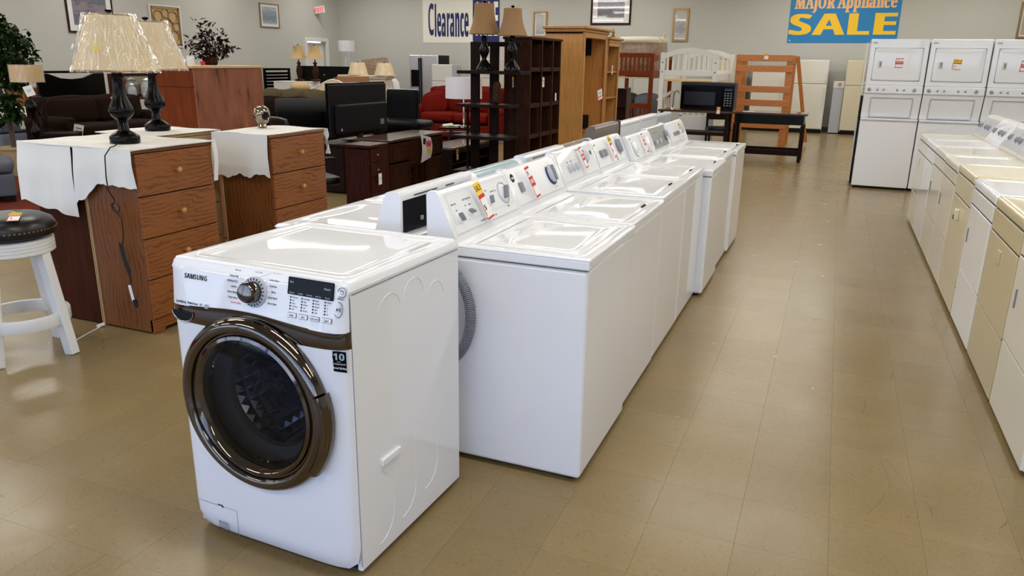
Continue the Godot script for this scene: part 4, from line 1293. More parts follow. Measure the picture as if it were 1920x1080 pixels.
func row_dryer(label: String, z: float, x: float, h: float, m: Material, style: int) -> void:
	var w := 0.728
	var o := thing("dryer", label, "dryer", x, 0, z, -PI / 2, "dryers along the right of the aisle")
	put("cabinet", g().box(0, 0.455, -0.335, w, 0.87, 0.67, 0.014, 2), m, o)
	var tw := w + 0.004
	put("top_deck", g().surf(func(i: int, j: int) -> Vector3:
		var x2 := tw / 2 * sin((i / 20.0 - 0.5) * PI)
		var zz := -0.67 + 0.679 * (0.5 - 0.5 * cos(PI * j / 20.0))
		var e := minf(tw / 2 + 0.0005 - absf(x2), minf(zz + 0.671, 0.0095 - zz))
		var y := h
		if e < 0.018:
			y -= 0.018 * pow(1.0 - e / 0.018, 2.4)
		y -= 0.004 * smoothstep(0.03, 0.06, minf(tw / 2 - absf(x2), minf(-zz, zz + 0.5)))
		return Vector3(x2, y, zz), 21, 21, Vector3(0, -3, -0.3)).box(0, h - 0.038, -0.3305, tw, 0.042, 0.679, 0.012, 2), m, o)
	put("top_joint", g().box(0, h - 0.0625, 0.0005, w - 0.02, 0.006, 0.006), M.seam, o)
	# three flush panels with open joints: fascia band, door, kick panel
	var y1: float = [0.735, 0.775, 0.755][style]
	var y0: float = [0.20, 0.36, 0.34][style]
	put("upper_panel", g().box(0, (y1 + h - 0.066) / 2 + 0.003, 0.003, w - 0.012, h - 0.072 - y1, 0.014, 0.004), m, o)
	put("door", g().box(0, (y0 + y1) / 2, 0.0035, w - 0.012, y1 - y0 - 0.006, 0.016, 0.005), m, o)
	put("kick_panel", g().box(0, (0.025 + y0) / 2, 0.003, w - 0.012, y0 - 0.031, 0.014, 0.004), m, o)
	put("panel_joint", g().box(0, y1, 0.0035, w - 0.02, 0.005, 0.006).box(0, y0, 0.0035, w - 0.02, 0.005, 0.006), M.seam, o)
	if style == 0:
		put("door_pull", g().box(0.03, y1 - 0.10, 0.026, 0.055, 0.075, 0.032, 0.008, 2), M.ivory, o)
		put("pull_hollow", g().box(0.03, y1 - 0.117, 0.043, 0.036, 0.032, 0.004), M.dark_grey, o)
	elif style == 1:
		put("door_pull", g().box(-0.26, (y0 + y1) / 2 + 0.02, 0.014, 0.012, 0.09, 0.008, 0.003), M.mid_grey, o)
	else:
		put("door_pull", g().box(-0.02, y1 - 0.09, 0.014, 0.075, 0.075, 0.008, 0.004).box(-0.02, y1 - 0.10, 0.019, 0.045, 0.03, 0.003), m, o)
	var con := Node3D.new()
	con.name = "console"
	o.add_child(con)
	var pr := [[0.67, h - 0.01], [0.67, h + 0.20], [0.655, h + 0.215], [0.60, h + 0.215], [0.585, h + 0.205], [0.47, h + 0.02], [0.485, h - 0.01]]
	put("console_shell", g().at(0, 0, 0, 0, PI / 2).prism(pr, -w / 2 + 0.004, w / 2 - 0.004), m if style != 1 else M.enamel_old, con)
	var tilt := atan(0.115 / 0.185)
	var mid := Vector3(0, h + 0.1125, -0.5275)
	var nrm := Vector3(0, sin(tilt), cos(tilt))
	var upv := Vector3(0, cos(tilt), -sin(tilt))
	put("fascia", g().at(mid.x, mid.y + nrm.y * 0.002, mid.z + nrm.z * 0.002, -tilt).box(0, 0, 0, w - 0.06, 0.18, 0.005, 0.002), M.light_grey if m == M.enamel_old else m, con)
	for k in [-0.22, 0.05, 0.2]:
		var p := mid + Vector3(k, 0, 0) + nrm * 0.004
		put("knob_skirt", g().at(p.x, p.y, p.z, PI / 2 - tilt).lathe([[0.032, 0], [0.032, 0.004], [0.024, 0.008], [0.02, 0.022], [0, 0.024]], 18), M.mid_grey, con)
		put("print_lines", g().at(p.x, p.y - 0.0 + upv.y * 0.05, p.z + upv.z * 0.05, -tilt).box(0, 0, 0, 0.05, 0.005, 0.001), M.print_grey, con)
	put("foot", g().at(-0.3, 0, -0.05).lathe([[0.0, 0.0], [0.02, 0.0], [0.02, 0.022]], 10).at(0.3, 0, -0.05).lathe([[0.0, 0.0], [0.02, 0.0], [0.02, 0.022]], 10).at(-0.3, 0, -0.6).lathe([[0.0, 0.0], [0.02, 0.0], [0.02, 0.022]], 10).at(0.3, 0, -0.6).lathe([[0.0, 0.0], [0.02, 0.0], [0.02, 0.022]], 10), M.rubber, o)

func dryer_row() -> void:
	var rows := [
		["white dryer cut off at the lower right corner, nearest of the right hand row", -3.705, M.enamel_old, 1, 0.925],
		["tan beige dryer with a square recessed pull, second of the right hand row", -4.45, M.beige, 2, 0.935],
		["white dryer between the tan beige dryer and the almond one", -5.195, M.enamel, 1, 0.935],
		["almond cream dryer with a raised ivory door pull in the right hand row", -5.95, M.almond, 0, 0.945],
		["off white dryer just beyond the almond dryer with the ivory pull", -6.695, M.enamel_old, 1, 0.925],
		["grey white dryer, sixth along the right hand row", -7.435, M.enamel_old, 1, 0.93],
		["white dryer, seventh along the right hand row, before its dirty console", -8.175, M.enamel, 2, 0.93],
		["white dryer at the far end of the right hand row by the stacked units", -8.915, M.enamel_old, 2, 0.93],
	]
	for k in rows:
		row_dryer(k[0], k[1], 0.885, k[4], k[2], k[3])

func stacked_units() -> void:
	var n := ["leftmost white stacked washer and dryer, red tag on its dryer door", "middle white stacked washer and dryer with a yellow sale tag", "right hand white stacked washer and dryer cut by the picture edge"]
	for i in 3:
		var o := thing("stacked_laundry", n[i], "washer dryer", 0.678 + 0.703 * i, 0, -11.45, 0.0, "stacked washer dryers at the end of the aisle")
		var w := 0.69
		put("washer_cabinet", g().box(0, 0.475, -0.37, w, 0.89, 0.70, 0.012, 2), M.enamel, o)
		put("toe_kick", g().box(0, 0.02, -0.36, w - 0.04, 0.04, 0.62), M.void, o)
		put("washer_top", g().box(0, 0.928, -0.36, w, 0.03, 0.73, 0.012, 2), M.enamel, o)
		if i == 0:
			for q in [[0.47, 0.86, -0.52, 0.36], [1.58, 0.66, -0.50, 0.40]]:
				put("side_panel", g().box(-w / 2 - 0.030, q[0], q[2], 0.012, q[1], q[3], 0.003), M.enamel, o)
			put("side_gap", g().box(-w / 2 - 0.011, 0.62, -0.44, 0.020, 1.18, 0.44), M.void, o)
		# leaning panel between washer lid and dryer
		var pf := [[0.0, 1.262], [0.09, 0.945], [0.72, 0.945], [0.72, 1.262]]
		put("back_splash", g().at(0, 0, 0, 0, PI / 2).prism(pf, -w / 2, w / 2), M.enamel, o)
		var sl := atan(0.09 / 0.317)
		put("splash_inset", g().at(0, 1.08, -0.047, sl).box(0, 0.135, 0, 0.50, 0.012, 0.014, 0.005, 2).box(0, -0.13, 0, 0.48, 0.018, 0.016, 0.006, 2).box(-0.25, 0, 0, 0.010, 0.27, 0.012, 0.004).box(0.25, 0, 0, 0.010, 0.27, 0.012, 0.004), M.light_grey, o)
		put("dryer_cabinet", g().box(0, 1.655, -0.36, w, 0.582, 0.72, 0.014, 2), M.enamel, o)
		put("control_strip", g().at(0, 1.312, 0.012, 0.06).box(0, 0, -0.05, w, 0.105, 0.12, 0.016, 2), M.enamel, o)
		put("control_base", g().box(0, 1.31, -0.40, w, 0.11, 0.64), M.enamel, o)
		for k in [[-0.29, 0.024], [-0.19, 0.014], [-0.115, 0.014], [0.045, 0.014], [0.125, 0.014], [0.245, 0.024]]:
			put("knob", g().at(k[0], 1.312, 0.020, PI / 2).lathe([[k[1], 0], [k[1], 0.006], [k[1] * 0.8, 0.012], [0, 0.013]], 18), M.light_grey, o)
			put("knob_grip", g().at(k[0], 1.312, 0.036, 0.06, 0, 0.6 + k[0] * 9.0).box(0, 0, 0, k[1] * 0.5, k[1] * 1.6, 0.014, 0.003), M.mid_grey, o)
		put("door_gap", g().box(0, 1.632, 0.0005, 0.572, 0.412, 0.006, 0.003), M.mid_grey, o)
		put("door", g().cushion(0, 1.632, 0.008, 0.56, 0.40, 0.026, 0.012, 0.004), M.enamel, o)
		put("door_pull", g().box(-0.205, 1.632, 0.028, 0.045, 0.085, 0.014, 0.006, 2), M.pale_paper, o)
		put("pull_hollow", g().box(-0.20, 1.632, 0.036, 0.018, 0.06, 0.003), M.mid_grey, o)
		put("badge", g().box(-0.29, 1.90, 0.002, 0.055, 0.022, 0.004, 0.001), M.light_grey, o)
		var vents := g()
		for k in 22:
			vents.box(-w / 2 - 0.0005, 1.32 + k * 0.022, -0.10, 0.002, 0.011, 0.05)
		put("vent_slot", vents, M.mid_grey, o)
	sale_tag("price_tag", "red price tag stuck on the door of the leftmost stacked dryer", Transform3D(Basis(), Vector3(0.70, 1.65, -11.424)), 0.095, 0.12, "red")
	sale_tag("price_tag", "yellow sale tag stuck on the door of the middle stacked dryer", Transform3D(Basis(Vector3.BACK, -0.08), Vector3(1.36, 1.64, -11.424)), 0.10, 0.13, "yellow")
	sale_tag("price_tag", "red edged price tag on the right hand stacked dryer at the picture edge", Transform3D(Basis(Vector3.BACK, -0.08), Vector3(2.10, 1.63, -11.424)), 0.10, 0.13, "red")

func chest(label: String, x: float, z: float, turn: float, w: float, d: float, h: float, rows: int, body: Material, front: Material, knob_m: Material, called := "chest_of_drawers", cat := "chest of drawers", group := "") -> Node3D:
	# drawers face local +z; the root lies at the middle of the front edge on the floor
	var o := thing(called, label, cat, x, 0, z, turn, group)
	var t := 0.018
	put("carcass", g().box(-w / 2 + t / 2, h / 2, -d / 2, t, h - 0.02, d, 0.003).box(w / 2 - t / 2, h / 2, -d / 2, t, h - 0.02, d, 0.003).box(0, h / 2 + 0.03, -d + 0.006, w - 2 * t, h - 0.1, 0.01).box(0, 0.05, -d / 2, w - 2 * t, 0.02, d - 0.03), body, o)
	put("top", g().box(0, h - 0.011, -d / 2 + 0.005, w + 0.02, 0.022, d + 0.02, 0.006, 2), body, o)
	put("back_edge", g().box(-w / 2 - 0.001, h / 2, -d - 0.003, 0.008, h - 0.02, 0.006).box(w / 2 + 0.001, h / 2, -d - 0.003, 0.008, h - 0.02, 0.006), M.box_pale, o)
	# base rail with a scooped lower edge
	var rail := [[-w / 2, 0.002], [-w / 2 + 0.06, 0.002], [-w / 2 + 0.085, 0.03], [w / 2 - 0.085, 0.03], [w / 2 - 0.06, 0.002], [w / 2, 0.002], [w / 2, 0.088], [-w / 2, 0.088]]
	put("base_rail", g().prism(rail, -0.018, 0.012), front, o)
	put("inner_dark", g().box(0, h / 2 + 0.03, -0.012, w - 0.04, h - 0.14, 0.01), M.void, o)
	var dh := (h - 0.022 - 0.09) / rows
	for row in rows:
		var y := 0.09 + dh * (row + 0.5)
		var dr := put("drawer", g().box(0, y, 0.006, w - 0.006, dh - 0.006, 0.022, 0.004), front, o)
		put("knob", g().at(0, y + 0.005, 0.017, PI / 2).lathe([[0.008, 0], [0.008, 0.012], [0.017, 0.02], [0.018, 0.027], [0.012, 0.034], [0.0, 0.036]], 16), knob_m, dr)
	return o

func drape(x0: float, x1: float, ytop: float, zf: float, bottom: Callable, seed_: float, flare := 0.03) -> Geo:
	# a hanging flap in the plane z = zf; bottom(k) gives its lower edge for k in 0..1
	return g().cloth(func(i: int, j: int) -> Vector3:
		var k := i / 24.0
		var v := j / 12.0
		var yb: float = bottom.call(k)
		var fold := sin(k * 9.0 + seed_) * 0.012 + sin(k * 21.0 + seed_ * 3.0 + v * 2.0) * 0.004
		return Vector3(lerpf(x0, x1, k) + (k - 0.5) * 0.02 * v * v, lerpf(ytop, yb, v), zf + flare * smoothstep(0.0, 0.5, v) * 0.35 + fold * v), 25, 13, 0.002)

const TURNED := [[0.0, 0.0], [0.086, 0.0], [0.088, 0.006], [0.087, 0.036], [0.083, 0.043], [0.060, 0.060], [0.036, 0.074], [0.033, 0.080], [0.028, 0.122], [0.024, 0.126], [0.031, 0.131], [0.032, 0.137], [0.044, 0.146], [0.062, 0.163], [0.072, 0.184], [0.072, 0.198], [0.064, 0.222], [0.050, 0.252], [0.037, 0.290], [0.029, 0.335], [0.026, 0.375], [0.028, 0.384], [0.038, 0.392], [0.040, 0.402], [0.034, 0.414], [0.026, 0.426], [0.025, 0.436], [0.012, 0.442]]

func shade_geo(rb: float, rt: float, y0: float, y1: float, bell: float, seg := 40) -> Geo:
	var pr := []
	for i in 9:
		var k := i / 8.0
		pr.append([lerpf(rb, rt, k) - bell * sin(k * PI), lerpf(y0, y1, k)])
	var ins := []
	for i in range(8, -1, -1):
		ins.append([pr[i][0] - 0.004, pr[i][1]])
	return g().lathe(pr + ins + [pr[0]], seg)

func table_lamp(label: String, x: float, y: float, z: float, prof: Array, base_m: Material, rb: float, rt: float, y0: float, y1: float, bell: float, shade_m: Material, film: bool, sc := 1.0, trim: Material = null, group := "") -> Node3D:
	var o := thing("table_lamp", label, "lamp", x, y, z, 0.0, group)
	put("base", g().lathe(prof.map(func(q: Array) -> Array: return [q[0] * sc, q[1] * sc]), 32), base_m, o)
	var top: float = prof[prof.size() - 1][1] * sc
	put("stem", g().lathe([[0.006, top - 0.01], [0.006, y1 + 0.012]], 10).at(0, 0, 0).tube([Vector3(-rt * 0.9, y1 - 0.01, 0), Vector3(rt * 0.9, y1 - 0.01, 0)], 0.003, 6).tube([Vector3(0, y1 - 0.01, -rt * 0.9), Vector3(0, y1 - 0.01, rt * 0.9)], 0.003, 6), M.brass, o)
	put("bulb", g().lathe([[0.012, top], [0.014, top + 0.03], [0.028, top + 0.07], [0.028, top + 0.09], [0.016, top + 0.11], [0.0, top + 0.115]], 14), M.white_plastic, o)
	put("finial", g().lathe([[0.004, y1 + 0.005], [0.016, y1 + 0.012], [0.022, y1 + 0.026], [0.013, y1 + 0.03], [0.0, y1 + 0.034]], 14), base_m, o)
	put("lampshade", shade_geo(rb, rt, y0, y1, bell), shade_m, o)
	if trim:
		put("shade_trim", g().lathe([[rb + 0.001, y0], [rb + 0.003, y0 + 0.004], [rb + 0.001, y0 + 0.010]], 40).lathe([[rt + 0.001, y1 - 0.010], [rt + 0.003, y1 - 0.004], [rt + 0.001, y1]], 40), trim, o)
	if film:
		var pr := []
		for i in 13:
			var k := i / 12.0
			pr.append([lerpf(rb, rt, k) - bell * sin(k * PI), lerpf(y0 - 0.006, y1 + 0.008, k)])
		var fz := FastNoiseLite.new()
		fz.seed = 4
		fz.frequency = 0.06
		var wrap := g().surf(func(i: int, j: int) -> Vector3:
			var a := TAU * i / 180.0
			var q: Array = pr[j]
			var crease := absf(fz.get_noise_2d(cos(a) * 90.0 + j * 1.3, sin(a) * 90.0)) * 0.026 + absf(fz.get_noise_2d(cos(a) * 260.0 + j * 5.0, sin(a) * 260.0 + j * 11.0)) * 0.016
			var r: float = q[0] + 0.003 + crease
			return Vector3(cos(a) * r, q[1], sin(a) * r), 181, 13, Vector3(0, (y0 + y1) / 2, 0))
		put("plastic_wrap", wrap, M.plastic_film, o)
		# opaque white threads drawn as highlight streaks along the folds of the film
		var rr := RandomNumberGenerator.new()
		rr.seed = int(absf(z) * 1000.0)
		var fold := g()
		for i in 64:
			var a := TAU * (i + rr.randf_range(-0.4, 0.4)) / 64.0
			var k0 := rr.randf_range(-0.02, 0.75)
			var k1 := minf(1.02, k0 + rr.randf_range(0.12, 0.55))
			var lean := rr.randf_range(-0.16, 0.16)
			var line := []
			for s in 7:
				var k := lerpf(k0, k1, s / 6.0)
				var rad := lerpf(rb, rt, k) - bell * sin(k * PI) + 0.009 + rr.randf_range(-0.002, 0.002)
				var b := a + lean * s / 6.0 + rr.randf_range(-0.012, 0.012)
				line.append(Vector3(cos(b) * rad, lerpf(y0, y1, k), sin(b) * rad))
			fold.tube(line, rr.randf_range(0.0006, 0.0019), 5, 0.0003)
		var fo := put("film_fold_glint", fold, M.film_fold_glint, o)
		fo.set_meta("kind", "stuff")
	return o

func left_front() -> void:
	# bar stool at the left edge
	var s := thing("bar_stool", "white backless bar stool with dark leather nailhead seat at the left edge", "stool", -3.997, 0, -2.651, 0.0)
	put("seat", g().lathe([[0.0, 0.665], [0.19, 0.665], [0.217, 0.675], [0.225, 0.700], [0.223, 0.722], [0.208, 0.752], [0.165, 0.775], [0.09, 0.785], [0.0, 0.787]], 48), M.leather_brown, s)
	var nails := g()
	for i in 64:
		var a := TAU * i / 64.0
		nails.at(0.2255 * cos(a), 0.708, 0.2255 * sin(a), 0, -a, -PI / 2).lathe([[0.0045, 0.0], [0.004, 0.002], [0.0, 0.0034]], 8)
	var nh := put("nailhead_trim", nails, M.brass, s)
	nh.set_meta("kind", "stuff")
	put("swivel_plate", g().lathe([[0.165, 0.652], [0.165, 0.667]], 30), M.black, s)
	put("apron", g().lathe([[0.0, 0.575], [0.198, 0.575], [0.205, 0.580], [0.205, 0.594], [0.201, 0.597], [0.205, 0.600], [0.205, 0.612], [0.201, 0.615], [0.205, 0.618], [0.205, 0.630], [0.201, 0.633], [0.205, 0.636], [0.205, 0.648], [0.199, 0.653], [0.0, 0.653]], 56), M.white_paint, s)
	for i in 4:
		var a := TAU * i / 4.0 - 0.309
		var p := Vector3(cos(a), 0, sin(a))
		put("leg", g().bar(p * 0.165 + Vector3.UP * 0.60, p * 0.25 + Vector3.UP * 0.0, 0.065, 0.05, 0.006), M.white_paint, s)
	put("foot_ring", g().lathe([[0.200, 0.175], [0.226, 0.175], [0.228, 0.18], [0.228, 0.235], [0.226, 0.24], [0.200, 0.24], [0.200, 0.175]], 56), M.white_paint, s)
	put("peg", g().at(-0.16, 0.21, -0.165, PI / 2).lathe([[0.008, 0.0], [0.007, 0.003], [0.0, 0.004]], 10), M.brass, s)
	var stag := sale_tag("price_tag", "yellow and white tag lying on the dark leather stool seat", Transform3D(Basis.from_euler(Vector3(-1.33, 0.75, 0.0)), Vector3(-3.86, 0.786, -2.60)), 0.055, 0.10, "yellow")
	put("string", g().tube([Vector3(0.0, 0.05, 0.001), Vector3(-0.03, 0.075, 0.002), Vector3(-0.09, 0.07, 0.002), Vector3(-0.15, 0.10, 0.002)], 0.0015, 5), M.paper, stag)
	# two chests back to back under one cloth
	chest("oak grain chest of drawers nearest the stool under a white cloth", -3.59, -3.43, PI / 2, 0.585, 0.395, 1.09, 4, M.oak_v, M.oak_h, M.honey_oak)
	chest("dark cherry chest back to back with the oak chest under the same cloth", -4.405, -3.43, -PI / 2, 0.575, 0.395, 1.085, 4, M.cherry, M.cherry, M.cherry)
	var c := thing("dust_cloth", "white cloth with a slit flap over the two nearest chests", "cloth", -4.0, 1.092, -3.43)
	put("top_sheet", g().surf(func(i: int, j: int) -> Vector3:
		var x := lerpf(-0.47, 0.435, i / 30.0)
		var z := lerpf(0.318, -0.318, j / 20.0)
		return Vector3(x, 0.004 + 0.0025 * sin(x * 13.0 + z * 7.0) + 0.002 * sin(z * 19.0 - x * 4.0), z), 31, 21, Vector3(0, -3, 0)).box(-0.018, 0.0005, 0, 0.90, 0.003, 0.632), M.white_cloth, c)
	put("rolled_edge", g().tube([Vector3(-0.475, 0.003, 0.316), Vector3(-0.2, 0.001, 0.320), Vector3(0.1, 0.003, 0.318), Vector3(0.437, 0.002, 0.316)], 0.008, 8).tube([Vector3(0.437, 0.002, 0.316), Vector3(0.438, 0.004, 0.0), Vector3(0.437, 0.002, -0.316)], 0.006, 8), M.white_cloth, c)
	put("left_flap", drape(-0.475, -0.03, 0.004, 0.322, func(k: float) -> float: return -0.345 - 0.065 * k + 0.02 * sin(k * 12.0) * (1.0 - k), 0.7, 0.05), M.white_cloth, c)
	put("right_flap", drape(-0.01, 0.438, 0.004, 0.322, func(k: float) -> float: return (-0.335 if k < 0.04 else lerpf(-0.31, -0.20, smoothstep(0.04, 0.42, k)) - 0.014 * smoothstep(0.6, 1.0, k)) + 0.004 * sin(k * 40.0), 2.2, 0.03), M.white_cloth, c)
	var strip := g()
	strip.xf = Transform3D(Basis(Vector3.UP, PI / 2), Vector3(0.437, 0, -0.30))
	put("hanging_corner", g().cloth(func(i: int, j: int) -> Vector3: return Vector3(0.438 + 0.010 * sin(j * 0.4), 0.003 - 0.25 * j / 10.0, -0.322 + 0.035 * i / 4.0), 5, 11, 0.003), M.white_cloth, c)
	# the two wrapped lamps
	var la := table_lamp("black turned lamp with wrapped cream shade, nearer of the pair on white cloths", -3.864, 1.1015, -3.345, TURNED, M.black_satin, 0.226, 0.119, 0.405, 0.715, 0.0, M.shade_cream, true, 0.95, M.brass)
	put("shade_label", g().at(-0.10, 0.535, 0.165, -0.33, -0.5, -0.1).box(0, 0, 0.014, 0.045, 0.028, 0.001), M.paper, la)
	put("yellow_sticker", g().at(0.08, 0.525, 0.175, -0.33, 0.4, 0.4).box(0, 0, 0.016, 0.018, 0.028, 0.001), M.print_yellow, la)
	table_lamp("black turned lamp with wrapped cream shade, farther of the pair, half hidden", -4.347, 1.1015, -4.045, TURNED, M.black_satin, 0.226, 0.119, 0.405, 0.715, 0.0, M.shade_cream, true, 0.95, M.brass)
	# lamp cord down the chest side, bundled with a paper flag
	var k := thing("lamp_cord", "black lamp cord with a coiled bundle hanging down the oak chest side", "cord", -3.7, 0, -3.095)
	var pts := [Vector3(-0.12, 1.106, -0.16), Vector3(-0.02, 1.106, -0.05), Vector3(0.02, 1.108, 0.012), Vector3(-0.015, 1.06, 0.026), Vector3(-0.022, 0.95, 0.030), Vector3(-0.024, 0.87, 0.028), Vector3(-0.02, 0.81, 0.0)]
	for i in 15:
		var a := 1.9 + TAU * 1.1 * i / 14.0
		pts.append(Vector3(-0.012 + 0.030 * cos(a), 0.765 + 0.030 * sin(a), 0.0 + 0.0006 * i))
	pts.append_array([Vector3(0.018, 0.70, 0.0), Vector3(0.016, 0.62, 0.0), Vector3(0.008, 0.58, 0.0), Vector3(-0.004, 0.55, 0.0)])
	put("cable", g().tube(pts, 0.0035, 8), M.cable, k)
	var coil := g()
	for i in 5:
		coil.tube([Vector3(-0.022 + 0.006 * i, 0.56 - 0.004 * i, 0.004), Vector3(0.0 + 0.005 * i, 0.46, 0.010), Vector3(0.022 + 0.004 * i, 0.375 + 0.004 * i, 0.004)], 0.0045, 7)
	coil.tube([Vector3(0.028, 0.38, 0.0), Vector3(0.026, 0.33, 0.0), Vector3(0.018, 0.30, 0.0), Vector3(0.040, 0.215, 0.0)], 0.0035, 7)
	put("coiled_bundle", coil, M.cable, k)
	put("paper_flag", g().at(0.022, 0.262, 0.004, 0, 0, 0.18).box(0, 0, 0, 0.022, 0.095, 0.002), M.paper, k)
	put("plug", g().at(0.042, 0.205, 0.002, 0, 0, 0.18).box(0, 0, 0, 0.022, 0.04, 0.016, 0.005).box(0, -0.026, 0, 0.016, 0.014, 0.004), M.cable, k)
	var wcd := thing("white_string", "thin white string lying on the floor between stool and oak chest", "string", -4.0, 0, -3.02)
	put("string", g().tube([Vector3(0.02, 0.004, -0.07), Vector3(0.05, 0.004, 0.04), Vector3(0.09, 0.004, 0.16), Vector3(0.10, 0.004, 0.24)], 0.004, 6), M.paper, wcd)
	put("knotted_end", g().at(0.012, 0.012, -0.085, 0, 0.6, 0.35).box(0, 0, 0, 0.05, 0.018, 0.02, 0.005), M.paper, wcd)
	# second pair of chests with a cloth
	chest("plain tan chest half hidden behind the oak chest, white cloth on top", -4.10, -4.03, PI / 2, 0.56, 0.44, 1.09, 4, M.tan_paint, M.tan_paint, M.tan_paint)
	var c2 := thing("dust_cloth", "white cloth on the tan chest under the farther wrapped lamp", "cloth", -4.33, 1.092, -4.03)
	put("top_sheet", g().surf(func(i: int, j: int) -> Vector3:
		var x := lerpf(-0.30, 0.262, i / 20.0)
		var z := lerpf(0.262, -0.305, j / 20.0)
		return Vector3(x, 0.004 + 0.002 * sin(x * 17.0 + z * 5.0), z), 21, 21, Vector3(0, -3, 0)).box(-0.02, 0.0005, -0.02, 0.55, 0.003, 0.56), M.white_cloth, c2)
	put("hanging_corner", g().cloth(func(i: int, j: int) -> Vector3: return Vector3(0.264 + 0.014 * sin(j * 0.5 + i * 0.3), 0.003 - (0.19 + 0.03 * i / 4.0) * j / 10.0, -0.312 + 0.075 * i / 4.0), 5, 11, 0.003), M.white_cloth, c2)
	# third chest with its cloth and ornament
	chest("oak grain chest of drawers in the second row with a silver ornament on its cloth", -3.53, -4.51, PI / 2, 0.60, 0.43, 1.09, 4, M.oak_v, M.oak_h, M.honey_oak)
	var c3 := thing("dust_cloth", "white cloth with ragged hem on the oak chest under the silver ornament", "cloth", -3.74, 1.092, -4.51)
	put("top_sheet", g().surf(func(i: int, j: int) -> Vector3:
		var x := lerpf(-0.255, 0.225, i / 20.0)
		var z := lerpf(0.325, -0.325, j / 20.0)
		return Vector3(x, 0.004 + 0.0025 * sin(x * 15.0 + z * 9.0), z), 21, 21, Vector3(0, -3, 0)).box(-0.015, 0.0005, 0, 0.47, 0.003, 0.64), M.white_cloth, c3)
	put("front_flap", drape(-0.258, 0.222, 0.004, 0.328, func(k2: float) -> float: return -0.30 + 0.03 * k2 + 0.012 * sin(k2 * 17.0) + 0.006 * sin(k2 * 43.0), 1.3, 0.04), M.white_cloth, c3)
	put("hanging_corner", g().cloth(func(i: int, j: int) -> Vector3: return Vector3(0.228 + 0.018 * sin(j * 0.7 + i), 0.003 - 0.19 * j / 10.0, -0.332 + 0.02 * i / 4.0 - 0.02 * j / 10.0), 5, 11, 0.003), M.white_cloth, c3)
	var ow := thing("silver_ornament", "egg shaped mirrored silver ornament with a round opening on the white cloth", "ornament", -3.905, 1.1005, -4.60, 0.9)
	put("shell", g().surf(func(i: int, j: int) -> Vector3:
		var a := TAU * i / 40.0
		var b := -PI / 2 + PI * j / 24.0
		var r := 0.062 * cos(b) * (1.0 + 0.10 * sin(b)) + 0.0008 * sin(a * 6 + j)
		var p := Vector3(cos(a) * r, 0.088 + 0.072 * sin(b), sin(a) * r)
		var m := Vector2(p.x - 0.022, p.y - 0.085).length()
		if p.z > 0.0 and m < 0.030:
			p.z = minf(p.z, 0.030)
		return p, 41, 25, Vector3(0, 0.085, 0)), M.mercury_glass, ow)
	put("opening", g().at(0.022, 0.085, 0.0305, PI / 2).lathe([[0.027, 0.0], [0.0, 0.001]], 24), M.charcoal, ow)
	put("foot", g().lathe([[0.0, 0.0], [0.03, 0.0], [0.034, 0.008], [0.026, 0.024]], 20), M.mercury_glass, ow)

